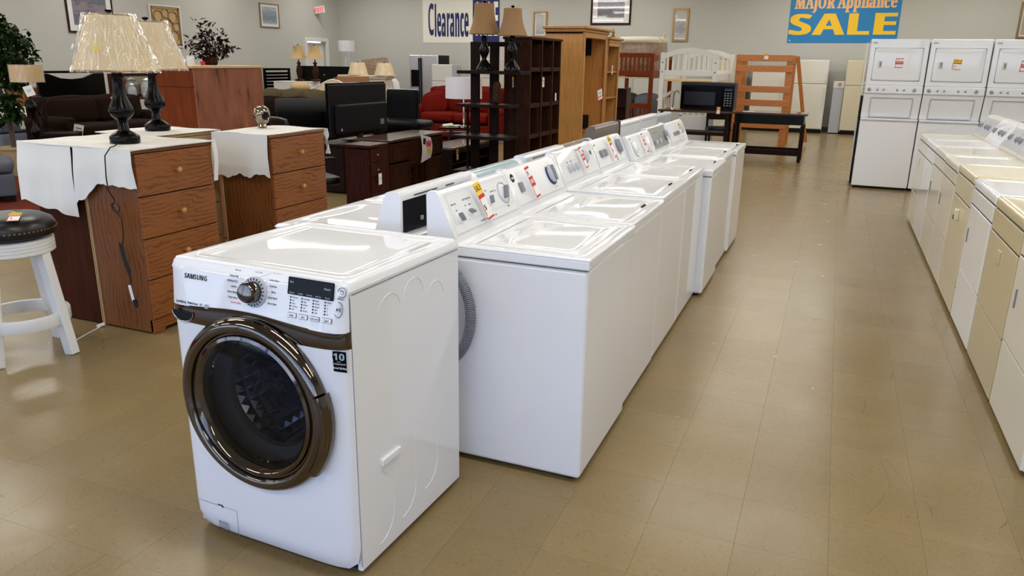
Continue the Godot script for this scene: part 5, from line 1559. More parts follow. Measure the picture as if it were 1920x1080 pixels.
func left_middle() -> void:
	# tall red chest with worn back, plant and glasses on it
	var tc := thing("tall_chest", "tall reddish chest with a scuffed worn side, plant on top", "chest", -5.235, 0, -5.52, PI / 2)
	put("worn_side", g().box(0, 0.755, 0.225, 0.84, 1.49, 0.02, 0.003), M.worn_back, tc)
	put("side_board", g().box(-0.41, 0.755, 0, 0.02, 1.49, 0.43, 0.003).box(0.41, 0.755, 0, 0.02, 1.49, 0.43, 0.003).box(0, 0.755, -0.21, 0.80, 1.46, 0.012), M.brick_red, tc)
	put("moulding", g().box(-0.424, 1.355, 0, 0.012, 0.016, 0.44, 0.004).box(-0.422, 0.07, 0, 0.012, 0.12, 0.44, 0.004), M.brick_red, tc)
	put("top", g().box(0, 1.512, 0.005, 0.88, 0.022, 0.49, 0.005), M.pale_wood, tc)
	put("base", g().box(0, 0.03, 0, 0.80, 0.06, 0.40, 0.004), M.brick_red, tc)
	var pl := thing("foliage_plant", "bushy artificial plant with dark plum leaves on the tall reddish chest", "plant", -5.30, 1.523, -5.62)
	put("vase", g().lathe([[0.0, 0.0], [0.05, 0.0], [0.062, 0.02], [0.058, 0.06], [0.05, 0.075]], 20), M.walnut, pl)
	leaves(pl, 420, Vector3(0, 0.15, 0), Vector3(0.17, 0.15, 0.21), 0.058, M.plum_leaf, 5, [[Vector3(0, 0.05, 0), Vector3(-0.02, 0.38, -0.06)], [Vector3(0, 0.05, 0), Vector3(0.02, 0.36, 0.13)], [Vector3(0, 0.05, 0), Vector3(0.0, 0.17, -0.30)], [Vector3(0, 0.05, 0), Vector3(0.02, 0.18, 0.28)], [Vector3(0, 0.05, 0), Vector3(0.05, 0.3, -0.15)]])
	var jr := thing("glass_jar", "small clear glass jar beside the plum leaved plant", "jar", -5.16, 1.523, -5.235)
	put("jar", g().lathe([[0.0, 0.004], [0.034, 0.0], [0.036, 0.006], [0.036, 0.065], [0.030, 0.075], [0.032, 0.08], [0.028, 0.08], [0.031, 0.063], [0.031, 0.009], [0.0, 0.009]], 20), M.jar_glass, jr)
	var rc := thing("red_cup", "tiny red cup beside the glass jar on the tall reddish chest", "cup", -5.12, 1.523, -5.33)
	put("cup", g().lathe([[0.0, 0.0], [0.016, 0.0], [0.02, 0.034], [0.018, 0.034], [0.015, 0.003], [0.0, 0.003]], 16), M.print_red, rc)
	# office chair
	var oc := thing("office_chair", "black office chair with silver armrest posts beside the oak chest", "office chair", -4.66, 0, -6.12, 2.6)
	put("seat", g().cushion(0, 0.46, 0, 0.46, 0.09, 0.46, 0.04, 0.012), M.black, oc)
	put("backrest", g().at(0, 0.80, -0.25, -0.12).cushion(0, 0, 0, 0.42, 0.52, 0.05, 0.024, 0.008), M.black, oc)
	put("back_bar", g().bar(Vector3(0, 0.43, -0.2), Vector3(0, 0.62, -0.29), 0.06, 0.02, 0.004), M.black, oc)
	put("gas_post", g().lathe([[0.028, 0.12], [0.028, 0.26], [0.018, 0.26], [0.018, 0.42]], 14), M.chrome, oc)
	for k in [-1.0, 1.0]:
		put("arm_post", g().bar(Vector3(k * 0.22, 0.43, 0.02), Vector3(k * 0.27, 0.67, 0.0), 0.022, 0.03, 0.004).bar(Vector3(k * 0.10, 0.41, 0.0), Vector3(k * 0.23, 0.43, 0.02), 0.02, 0.03, 0.004), M.steel, oc)
		put("arm_pad", g().box(k * 0.275, 0.685, 0.02, 0.075, 0.03, 0.25, 0.012, 2), M.charcoal, oc)
	for i in 5:
		var a := TAU * i / 5.0 + 0.3
		var p := Vector3(cos(a), 0, sin(a))
		put("star_leg", g().bar(p * 0.03 + Vector3.UP * 0.12, p * 0.28 + Vector3.UP * 0.075, 0.03, 0.045, 0.006), M.charcoal, oc)
		put("caster", g().at(p.x * 0.28, 0.028, p.z * 0.28, 0, -a, PI / 2).lathe([[0.0, -0.02], [0.026, -0.02], [0.028, -0.015], [0.028, 0.015], [0.026, 0.02], [0.0, 0.02]], 14), M.black, oc)
	# small jewellery chest with tag
	var jc := thing("jewelry_chest", "narrow red brown jewellery chest with silver knobs and a white tag", "cabinet", -3.95, 0, -6.225, PI / 2)
	put("carcass", g().box(0, 0.43, -0.14, 0.29, 0.72, 0.26, 0.004), M.mahogany, jc)
	put("plinth", g().box(0, 0.05, -0.135, 0.31, 0.09, 0.29, 0.006), M.mahogany, jc)
	put("top", g().box(0, 0.815, -0.135, 0.33, 0.03, 0.31, 0.008, 2), M.mahogany, jc)
	for k in 5:
		var y := 0.14 + k * 0.14
		var d := put("drawer", g().box(0, y + 0.03, -0.007, 0.24, 0.125, 0.016, 0.004), M.mahogany, jc)
		put("knob", g().at(-0.015, y + 0.03, 0.002, PI / 2).lathe([[0.004, 0], [0.004, 0.008], [0.009, 0.013], [0.0, 0.018]], 10).at(0.012, y + 0.03, 0.002, PI / 2).lathe([[0.003, 0], [0.006, 0.008], [0.0, 0.01]], 8), M.chrome, d)
	sale_tag("price_tag", "plain white tag hanging from a knob of the narrow jewellery chest", Transform3D(Basis(Vector3.UP, PI / 2), Vector3(-3.918, 0.505, -6.21)), 0.055, 0.105, "white")
	# dark sideboard
	var sb := thing("sideboard", "long dark brown sideboard with a paper sign on its front", "sideboard", -4.33, 0, -7.675, PI / 2)
	put("carcass", g().box(-0.61, 0.40, -0.21, 0.02, 0.70, 0.40, 0.004).box(0.61, 0.40, -0.21, 0.02, 0.70, 0.40, 0.004).box(0, 0.40, -0.405, 1.22, 0.70, 0.012).box(0, 0.07, -0.21, 1.22, 0.03, 0.40).box(-0.17, 0.4, -0.21, 0.02, 0.7, 0.38).box(0.17, 0.4, -0.21, 0.02, 0.7, 0.38), M.walnut, sb)
	put("top", g().box(0, 0.762, -0.205, 1.29, 0.028, 0.45, 0.008, 2), M.walnut_sheen_top, sb)
	put("cubby_divider", g().box(0, 0.255, -0.2, 0.015, 0.36, 0.37).box(0, 0.265, -0.2, 0.32, 0.015, 0.37).box(0, 0.44, -0.2, 0.32, 0.015, 0.37), M.walnut, sb)
	put("apron_panel", g().box(0, 0.60, -0.01, 0.32, 0.28, 0.018, 0.003), M.walnut, sb)
	for s in [-1.0, 1.0]:
		for q in [["drawer", 0.63, 0.20], ["door", 0.30, 0.42]]:
			var d := put(q[0], g().box(s * 0.39, q[1], -0.002, 0.42, q[2], 0.018, 0.003), M.walnut, sb)
			put("raised_panel", g().box(s * 0.39, q[1] + q[2] / 2 - 0.03, 0.010, 0.36, 0.014, 0.012, 0.004).box(s * 0.39, q[1] - q[2] / 2 + 0.03, 0.010, 0.36, 0.014, 0.012, 0.004).box(s * 0.39 - 0.17, q[1], 0.010, 0.014, q[2] - 0.07, 0.012, 0.004).box(s * 0.39 + 0.17, q[1], 0.010, 0.014, q[2] - 0.07, 0.012, 0.004), M.walnut, d)
			put("knob", g().at(s * 0.39 - (0.15 * s if q[0] == "door" else 0.0), q[1] + (0.1 if q[0] == "door" else 0.0), 0.008, PI / 2).lathe([[0.005, 0], [0.005, 0.01], [0.012, 0.018], [0.0, 0.022]], 12), M.espresso, d)
	put("foot", g().box(-0.58, 0.027, -0.04, 0.06, 0.054, 0.06, 0.004).box(0.58, 0.027, -0.04, 0.06, 0.054, 0.06, 0.004).box(-0.58, 0.027, -0.37, 0.06, 0.054, 0.06, 0.004).box(0.58, 0.027, -0.37, 0.06, 0.054, 0.06, 0.004), M.espresso, sb)
	var sg := thing("paper_sign", "white paper sign with pink and yellow print hanging on the dark sideboard", "sign", -4.297, 0.62, -7.78, PI / 2)
	put("sheet", g().cloth(func(i: int, j: int) -> Vector3: return Vector3(-0.12 + 0.24 * i / 8.0, 0.17 - 0.32 * j / 8.0 - 0.05 * i / 8.0 + 0.09 * i / 8.0 * j / 8.0, 0.012 + 0.02 * sin(j * 0.4)), 9, 9, 0.001), M.paper, sg)
	put("print_block", g().at(-0.06, 0.09, 0.030, 0, 0, -0.12).box(0, 0, 0, 0.055, 0.07, 0.002), M.print_black, sg)
	put("pink_print", g().at(0.03, 0.055, 0.034, 0, 0, -0.12).box(0, 0, 0, 0.11, 0.075, 0.002), M.print_pink, sg)
	words(sg, "SALE", M.print_red, 0.035, Vector3(0.03, 0.055, 0.036), Vector3(0, 0, -0.12))
	put("yellow_print", g().at(0.035, -0.02, 0.035, 0, 0, -0.12).box(0, 0, 0, 0.09, 0.045, 0.002), M.print_yellow, sg)
	# low television stand beyond it
	var tv := thing("tv_stand", "low dark television stand with open shelves beyond the sideboard", "tv stand", -4.57, 0, -9.62, PI / 2)
	put("top", g().box(0, 0.485, -0.22, 1.28, 0.03, 0.48, 0.006), M.walnut_sheen_top, tv)
	put("side_panel", g().box(-0.61, 0.235, -0.22, 0.03, 0.47, 0.44, 0.004), M.espresso, tv)
	put("side_panel", g().box(0.61, 0.235, -0.22, 0.03, 0.47, 0.44, 0.004), M.espresso, tv)
	put("divider", g().box(0, 0.235, -0.22, 0.025, 0.40, 0.42), M.espresso, tv)
	put("shelf", g().box(0, 0.10, -0.22, 1.2, 0.025, 0.42).box(0, 0.28, -0.22, 1.2, 0.02, 0.40), M.espresso, tv)
	put("apron", g().box(0, 0.44, -0.01, 1.2, 0.06, 0.02, 0.003).box(0, 0.25, -0.435, 1.2, 0.42, 0.01), M.espresso, tv)
	sale_tag("price_tag", "yellow topped tag hanging from the low television stand", Transform3D(Basis(Vector3.UP, PI / 2), Vector3(-4.548, 0.40, -9.12)), 0.06, 0.14, "yellow")
	# television seen from behind, on a dark cabinet
	var cb := thing("media_cabinet", "dark cabinet under the television seen from behind", "cabinet", -5.62, 0, -8.40, PI / 2)
	put("carcass", g().box(0, 0.30, -0.02, 1.2, 0.56, 0.42, 0.006), M.espresso, cb)
	put("top", g().box(0, 0.592, -0.02, 1.26, 0.026, 0.47, 0.006), M.espresso, cb)
	var te := thing("television", "large black flat television turned away showing its back", "television", -5.55, 0.616, -8.40, PI / 2)
	put("back_shell", g().box(0, 0.37, -0.03, 1.28, 0.62, 0.03, 0.012, 2), M.charcoal, te)
	put("back_bulge", g().at(0, 0, 0).box(0, 0.27, 0.012, 1.12, 0.36, 0.07, 0.03, 2), M.charcoal, te)
	put("screen_rim", g().box(0, 0.37, -0.052, 1.31, 0.66, 0.02, 0.008, 2), M.black_gloss, te)
	put("stand", g().box(0, 0.03, -0.03, 0.10, 0.08, 0.04, 0.008).box(0, 0.008, 0.0, 0.55, 0.016, 0.24, 0.006), M.black, te)
	put("port_label", g().box(0.42, 0.20, 0.048, 0.09, 0.07, 0.003), M.mid_grey, te)
	put("sticker", g().box(-0.50, 0.15, 0.048, 0.03, 0.03, 0.003), M.light_grey, te)
	put("mount_hole", g().at(-0.2, 0.38, 0.0475, PI / 2).lathe([[0.014, 0], [0.0, 0.001]], 12).at(0.2, 0.38, 0.0475, PI / 2).lathe([[0.014, 0], [0.0, 0.001]], 12), M.void, te)
	# black recliner with rolled head
	var rl := thing("recliner", "black leather recliner with a rolled headrest left of the television", "armchair", -6.95, 0, -9.05, -2.5)
	put("backrest", g().at(0, 0.66, -0.28, -0.16).cushion(0, 0, 0, 0.66, 0.62, 0.18, 0.08, 0.02), M.leather_black, rl)
	put("head_roll", g().at(0, 0.97, -0.33, 0, 0, PI / 2).lathe([[0.0, -0.36], [0.07, -0.355], [0.10, -0.33], [0.105, 0.0], [0.10, 0.33], [0.07, 0.355], [0.0, 0.36]], 24), M.charcoal_cloth, rl)
	put("seat", g().cushion(0, 0.36, 0.05, 0.56, 0.18, 0.60, 0.07, 0.02), M.leather_black, rl)
	for k in [-1.0, 1.0]:
		put("arm", g().cushion(k * 0.38, 0.36, 0.02, 0.18, 0.52, 0.74, 0.08, 0.01), M.leather_black, rl)
	put("base", g().box(0, 0.12, 0, 0.7, 0.2, 0.66, 0.02), M.black, rl)
	# tall backed black chaise beyond the television
	var ch := thing("chaise", "black leather chaise with a tall flat back beyond the television", "chaise", -6.38, 0, -10.85, 0.0)
	put("backrest", g().at(-0.17, 0.80, -0.28, -0.06).cushion(0, 0, 0, 0.58, 0.68, 0.12, 0.05, 0.005), M.leather_black, ch)
	put("top_rail", g().box(-0.17, 1.135, -0.30, 0.54, 0.012, 0.08, 0.004), M.steel, ch)
	put("seat", g().cushion(0.0, 0.61, 0.05, 0.92, 0.14, 0.52, 0.06, 0.012), M.leather_black, ch)
	put("seat_base", g().box(-0.02, 0.36, 0.02, 0.84, 0.42, 0.44, 0.02), M.leather_black, ch)
	for k in [[-0.38, 0.2], [0.36, 0.2], [-0.38, -0.2], [0.36, -0.2]]:
		put("leg", g().box(k[0], 0.085, k[1] * 0.9, 0.05, 0.17, 0.05, 0.006), M.espresso, ch)
	# end table with white drum lamp and papers
	var et := thing("end_table", "black metal end table with crossed legs and a glass top under the white lamp", "table", -5.45, 0, -11.05, 0.4)
	put("table_top", g().box(0, 0.585, 0, 0.66, 0.02, 0.5, 0.005), M.black_gloss, et)
	put("shelf", g().box(0, 0.50, 0, 0.5, 0.012, 0.4, 0.003), M.black, et)
	for k in [-1.0, 1.0]:
		put("leg", g().bar(Vector3(k * 0.30, 0.0, 0.2), Vector3(k * 0.14, 0.575, 0.2), 0.022, 0.022).bar(Vector3(k * 0.30, 0.0, -0.2), Vector3(k * 0.14, 0.575, -0.2), 0.022, 0.022), M.black, et)
	var wl := thing("table_lamp", "chrome stick lamp with a plain white drum shade before the red sofa", "lamp", -5.38, 0.597, -11.02)
	put("base", g().lathe([[0.0, 0.0], [0.09, 0.0], [0.09, 0.012], [0.02, 0.02], [0.016, 0.03], [0.016, 0.5]], 24), M.chrome, wl)
	put("lampshade", shade_geo(0.285, 0.285, 0.435, 0.755, 0.0), M.shade_white, wl)
	put("shade_spider", g().tube([Vector3(-0.28, 0.6, 0), Vector3(0.28, 0.6, 0)], 0.004, 6).tube([Vector3(0, 0.5, 0), Vector3(0, 0.62, 0)], 0.006, 6), M.chrome, wl)
	var pp := thing("paper_bundle", "loose pale papers lying on the black end table", "papers", -5.64, 0.5965, -11.08, 0.4)
	put("papers", g().box(0, 0.004, 0, 0.26, 0.006, 0.2).at(0.05, 0.009, 0.02, 0, 0.4).box(0, 0, 0, 0.22, 0.005, 0.16).at(-0.05, 0.02, 0.0, 0.1, 0.2, 0.12).box(0, 0, 0, 0.16, 0.003, 0.12), M.pale_paper, pp)
	# étagère with two lamps
	var eg := thing("open_shelf_unit", "dark open shelf unit with wide posts carrying two burlap shaded lamps", "shelf", -3.54, 0, -7.95)
	for x in [-0.245, -0.01, 0.245]:
		put("post", g().box(x, 0.90, -0.10, 0.105 if x < 0.2 else 0.03, 1.80, 0.035, 0.004), M.espresso, eg)
	put("rail", g().box(0, 1.775, -0.10, 0.6, 0.05, 0.03, 0.004).box(0, 0.05, -0.1, 0.6, 0.1, 0.03, 0.004), M.espresso, eg)
	for k in [[1.478, -0.33, 0.30, 0.30], [1.125, -0.33, 0.30, 0.32], [0.785, -0.36, 0.30, 0.36], [0.40, -0.36, 0.3, 0.36]]:
		put("shelf", g().box((k[1] + k[2] + (0.12 if k[0] > 1.4 else 0.0)) / 2, k[0], -0.10 + k[3] / 2, k[2] - k[1] + (0.12 if k[0] > 1.4 else 0.0), 0.035, k[3], 0.004), M.espresso, eg)
	put("side_bracket", g().box(-0.28, 0.55, 0.03, 0.02, 1.1, 0.03, 0.003), M.espresso, eg)
	var tp := [[0.0, 0.0], [0.088, 0.0], [0.088, 0.02], [0.075, 0.045], [0.05, 0.085], [0.026, 0.115], [0.024, 0.13], [0.034, 0.15], [0.050, 0.18], [0.056, 0.205], [0.05, 0.235], [0.034, 0.27], [0.024, 0.30], [0.03, 0.315], [0.036, 0.33], [0.03, 0.35], [0.016, 0.36]]
	table_lamp("black lamp with brown burlap bell shade, left one on the dark shelf unit", -3.575, 1.4965, -7.83, tp, M.black_satin, 0.167, 0.105, 0.375, 0.685, 0.018, M.shade_burlap, false)
	table_lamp("black lamp with brown burlap bell shade, right one beside the bookcase", -3.235, 1.4965, -7.80, tp, M.black_satin, 0.160, 0.095, 0.36, 0.63, 0.018, M.shade_burlap, false)
	var cv := thing("carved_figure", "dark carved wooden figure standing on the open shelf unit", "figure", -3.39, 1.143, -7.76)
	put("figure", g().surf(func(i: int, j: int) -> Vector3:
		var a := TAU * i / 24.0
		var k := j / 20.0
		var r := 0.052 * (1.0 - 0.25 * k) * sqrt(maxf(0.0, 1.0 - pow(2.0 * k - 1.0, 8.0))) + 0.005 * sin(k * 30.0) * sin(a * 4.0)
		return Vector3(cos(a) * r, 0.25 * k, sin(a) * r), 25, 21, Vector3(0, 0.12, 0)), M.walnut, cv)
	# cubby bookcase
	var bc := thing("bookcase", "dark brown bookcase with staggered cubbies and hanging tags beside the oak armoire", "bookcase", -3.18, 0, -8.72, PI / 2)
	put("side_panel", g().box(-0.50, 0.925, -0.16, 0.025, 1.84, 0.32, 0.003).box(0.50, 0.925, -0.16, 0.025, 1.84, 0.32, 0.003).box(0, 0.925, -0.315, 0.98, 1.83, 0.012), M.walnut, bc)
	put("top", g().box(0, 1.848, -0.16, 1.06, 0.03, 0.35, 0.006), M.walnut, bc)
	for k in 5:
		put("shelf", g().box(0, 0.08 + k * 0.345 + (0.345 if k == 4 else 0.0) * 0.15, -0.155, 0.98, 0.045, 0.31, 0.003), M.walnut, bc)
	for k in 5:
		var y := 0.255 + k * 0.345
		var dx := 0.06 if k % 2 else -0.06
		put("divider", g().box(dx - 0.16, y, -0.155, 0.022, 0.31, 0.30, 0.002).box(0.18, y, -0.155, 0.022, 0.31, 0.30, 0.002), M.walnut, bc)
	put("front_stile", g().box(-0.17, 0.925, 0.004, 0.03, 1.82, 0.014, 0.003).box(0.20, 0.925, 0.004, 0.03, 1.82, 0.014, 0.003), M.walnut, bc)
	sale_tag("price_tag", "yellow topped tag hanging low on the near side of the dark bookcase", Transform3D(Basis(), Vector3(-3.375, 1.37, -8.19)), 0.034, 0.115, "yellow")
	sale_tag("price_tag", "cream tag on a yellow string hanging in the dark bookcase", Transform3D(Basis.from_euler(Vector3(0, PI / 2, 0.0)), Vector3(-3.163, 1.37, -8.58)), 0.07, 0.11, "buff")
	sale_tag("price_tag", "small white tag hanging at the far edge of the dark bookcase", Transform3D(Basis(Vector3.UP, PI / 2), Vector3(-3.16, 1.19, -9.02)), 0.05, 0.09, "white")
	# oak armoire with side pier
	var ar := thing("armoire", "tall honey oak armoire with an open television bay and crown moulding", "armoire", -3.03, 0, -10.2, PI / 2)
	put("side_panel", g().box(-0.53, 1.0, -0.26, 0.03, 1.96, 0.50, 0.004).box(0.53, 1.0, -0.26, 0.03, 1.96, 0.50, 0.004).box(0, 1.0, -0.50, 1.05, 1.94, 0.012), M.honey_oak, ar)
	put("crown", g().at(0, 0, 0).box(0, 2.02, -0.245, 1.18, 0.035, 0.60, 0.012, 2).box(0, 1.985, -0.25, 1.13, 0.035, 0.55, 0.010).box(0, 1.955, -0.255, 1.09, 0.03, 0.52, 0.006), M.honey_oak, ar)
	put("face_frame", g().box(-0.505, 1.27, -0.005, 0.06, 1.36, 0.022, 0.004).box(0.505, 1.27, -0.005, 0.06, 1.36, 0.022, 0.004).box(0, 1.93, -0.005, 1.0, 0.06, 0.022, 0.004).box(0, 0.58, -0.005, 1.06, 0.06, 0.026, 0.004), M.honey_oak, ar)
	put("bay_shelf", g().box(0, 0.60, -0.25, 1.02, 0.03, 0.48), M.honey_oak, ar)
	put("vent_opening", g().box(0.511, 1.80, -0.30, 0.01, 0.22, 0.17), M.void, ar)
	put("vent_opening", g().box(0.511, 0.78, -0.30, 0.01, 0.2, 0.17), M.void, ar)
	for k in 3:
		var d := put("door", g().box(-0.345 + k * 0.345, 0.31, 0.0, 0.335, 0.46, 0.02, 0.005), M.honey_oak, ar)
		put("raised_panel", g().box(-0.345 + k * 0.345, 0.31, 0.012, 0.22, 0.34, 0.012, 0.006), M.honey_oak, d)
	put("base", g().box(0, 0.04, -0.25, 1.10, 0.08, 0.50, 0.008), M.honey_oak, ar)
	put("hinge_bolt", g().at(-0.50, 1.30, 0.007, PI / 2).lathe([[0.008, 0], [0.0, 0.004]], 10), M.charcoal, ar)
	var pr := thing("pier_cabinet", "narrow honey oak pier shelf attached beyond the tall armoire", "shelf", -3.03, 0, -11.12, PI / 2)
	put("side_panel", g().box(-0.28, 0.95, -0.2, 0.025, 1.88, 0.38, 0.003).box(0.28, 0.95, -0.2, 0.025, 1.88, 0.38, 0.003).box(0, 0.95, -0.38, 0.55, 1.88, 0.012), M.honey_oak, pr)
	put("crown", g().box(0, 1.925, -0.18, 0.68, 0.035, 0.46, 0.012, 2).box(0, 1.89, -0.19, 0.62, 0.04, 0.42, 0.01), M.honey_oak, pr)
	put("face_frame", g().box(0, 1.85, 0.0, 0.58, 0.06, 0.02, 0.004).box(0.27, 1.2, 0.0, 0.045, 1.3, 0.02, 0.004).box(0, 0.55, 0.0, 0.58, 0.05, 0.02, 0.004), M.honey_oak, pr)
	for k in 3:
		put("shelf", g().box(0, 0.75 + k * 0.36, -0.19, 0.53, 0.018, 0.36), M.honey_oak, pr)
	put("door", g().box(0, 0.30, 0.0, 0.52, 0.44, 0.02, 0.005), M.honey_oak, pr)
	var fg := thing("gold_figurine", "tiny gold pointed figurine on top of the narrow oak pier", "figurine", -3.02, 1.944, -11.0)
	put("figurine", g().lathe([[0.0, 0.0], [0.045, 0.0], [0.04, 0.01], [0.018, 0.05], [0.024, 0.07], [0.01, 0.11], [0.0, 0.14]], 14), M.brass, fg)
	var hd := sale_tag("hang_tag", "pink and white tag swinging on a red string from the oak armoire", Transform3D(Basis.from_euler(Vector3(0, 1.3, 0.25)), Vector3(-2.995, 1.18, -10.38)), 0.115, 0.135, "pink")
	put("string", g().tube([Vector3(0.01, 0.06, 0), Vector3(0.02, 0.10, 0), Vector3(0.08, 0.36, -0.02)], 0.003, 6), M.print_red, hd)
	sale_tag("hang_tag", "small buff tag hanging in the narrow oak pier shelf", Transform3D(Basis(Vector3.UP, PI / 2), Vector3(-3.0, 1.50, -10.97)), 0.06, 0.12, "buff")

func leaves(parent: Node3D, n: int, c: Vector3, ext: Vector3, size: float, m: Material, seed_: int, stems: Array) -> void:
	# folded pointed leaves scattered along twigs and through the crown
	var r := RandomNumberGenerator.new()
	r.seed = seed_
	var st := g()
	for s in stems:
		var mid: Vector3 = (s[0] + s[1]) / 2 + Vector3(r.randf_range(-0.02, 0.02), 0.02, r.randf_range(-0.02, 0.02))
		st.tube([s[0], mid, s[1]], size * 0.07, 6, size * 0.03)
	put("stems", st, M.trunk, parent)
	var lf := g()
	for i in n:
		var p: Vector3
		if i % 2 and stems.size():
			var s: Array = stems[r.randi() % stems.size()]
			p = s[0].lerp(s[1], pow(r.randf(), 0.6)) + Vector3(r.randf_range(-1, 1), r.randf_range(-1, 1), r.randf_range(-1, 1)) * size * 0.6
		else:
			var d := Vector3(r.randfn(), r.randfn(), r.randfn()).normalized() * pow(r.randf(), 0.35)
			p = c + d * ext
		p.y = maxf(p.y, size * 1.3)
		var dir := Vector3(r.randf_range(-1, 1), r.randf_range(-0.9, 0.5), r.randf_range(-1, 1)).normalized()
		var side := dir.cross(Vector3.UP).normalized()
		side = side.rotated(dir, r.randf_range(-0.7, 0.7))
		var up := side.cross(dir)
		var l := size * r.randf_range(0.75, 1.25)
		var a := p
		var b := p + dir * l * 0.45 + side * l * 0.23 + up * l * 0.06
		var d2 := p + dir * l * 0.45 - side * l * 0.23 + up * l * 0.06
		var mid := p + dir * l * 0.5
		var e := p + dir * l - up * l * 0.12
		lf.tri(a, b, mid); lf.tri(b, e, mid); lf.tri(a, mid, d2); lf.tri(mid, e, d2)
	var o := put("foliage", lf, m, parent)
	o.set_meta("kind", "stuff")

func sofa(label: String, called: String, x: float, z: float, turn: float, w: float, d: float, seat_h: float, back_h: float, m: Material, cm: Material, n: int, arm_r := 0.12) -> Node3D:
	var o := thing(called, label, "sofa", x, 0.012, z, turn)
	put("base", g().box(0, seat_h * 0.42, 0, w - 0.1, seat_h * 0.55, d - 0.06, 0.03, 2), m, o)
	put("backrest", g().at(0, (seat_h + back_h) / 2 - 0.03, -d / 2 + 0.13, -0.1).cushion(0, 0, 0, w - 0.12, back_h - seat_h + 0.2, 0.22, 0.09, 0.01), m, o)
	for s in [-1.0, 1.0]:
		var a := put("arm", g().cushion(s * (w / 2 - 0.13), seat_h * 0.72, 0.0, 0.24, seat_h * 1.0, d - 0.02, 0.08, 0.01), m, o)
		put("arm_roll", g().at(s * (w / 2 - 0.13), seat_h * 1.2, 0.0, PI / 2).lathe([[0.0, -d / 2 + 0.02], [arm_r * 0.8, -d / 2 + 0.02], [arm_r, -d / 2 + 0.05], [arm_r * 1.04, 0.0], [arm_r, d / 2 - 0.04], [arm_r * 0.8, d / 2], [0.0, d / 2]], 24), m, a)
	var iw := (w - 0.52) / n
	for k in n:
		var cx := -w / 2 + 0.26 + iw * (k + 0.5)
		put("seat_cushion", g().cushion(cx, seat_h - 0.02, 0.09, iw - 0.01, 0.18, d - 0.24, 0.06, 0.02), cm, o)
		put("back_cushion", g().at(cx, (seat_h + back_h) / 2 + 0.06, -d / 2 + 0.30, -0.18).cushion(0, 0, 0, iw - 0.02, back_h - seat_h + 0.02, 0.20, 0.09, 0.04), cm, o)
	for k in [[-1, -1], [1, -1], [-1, 1], [1, 1]]:
		put("foot", g().box(k[0] * (w / 2 - 0.14), 0.03, k[1] * (d / 2 - 0.1), 0.07, 0.07, 0.07, 0.006), M.espresso, o)
	return o

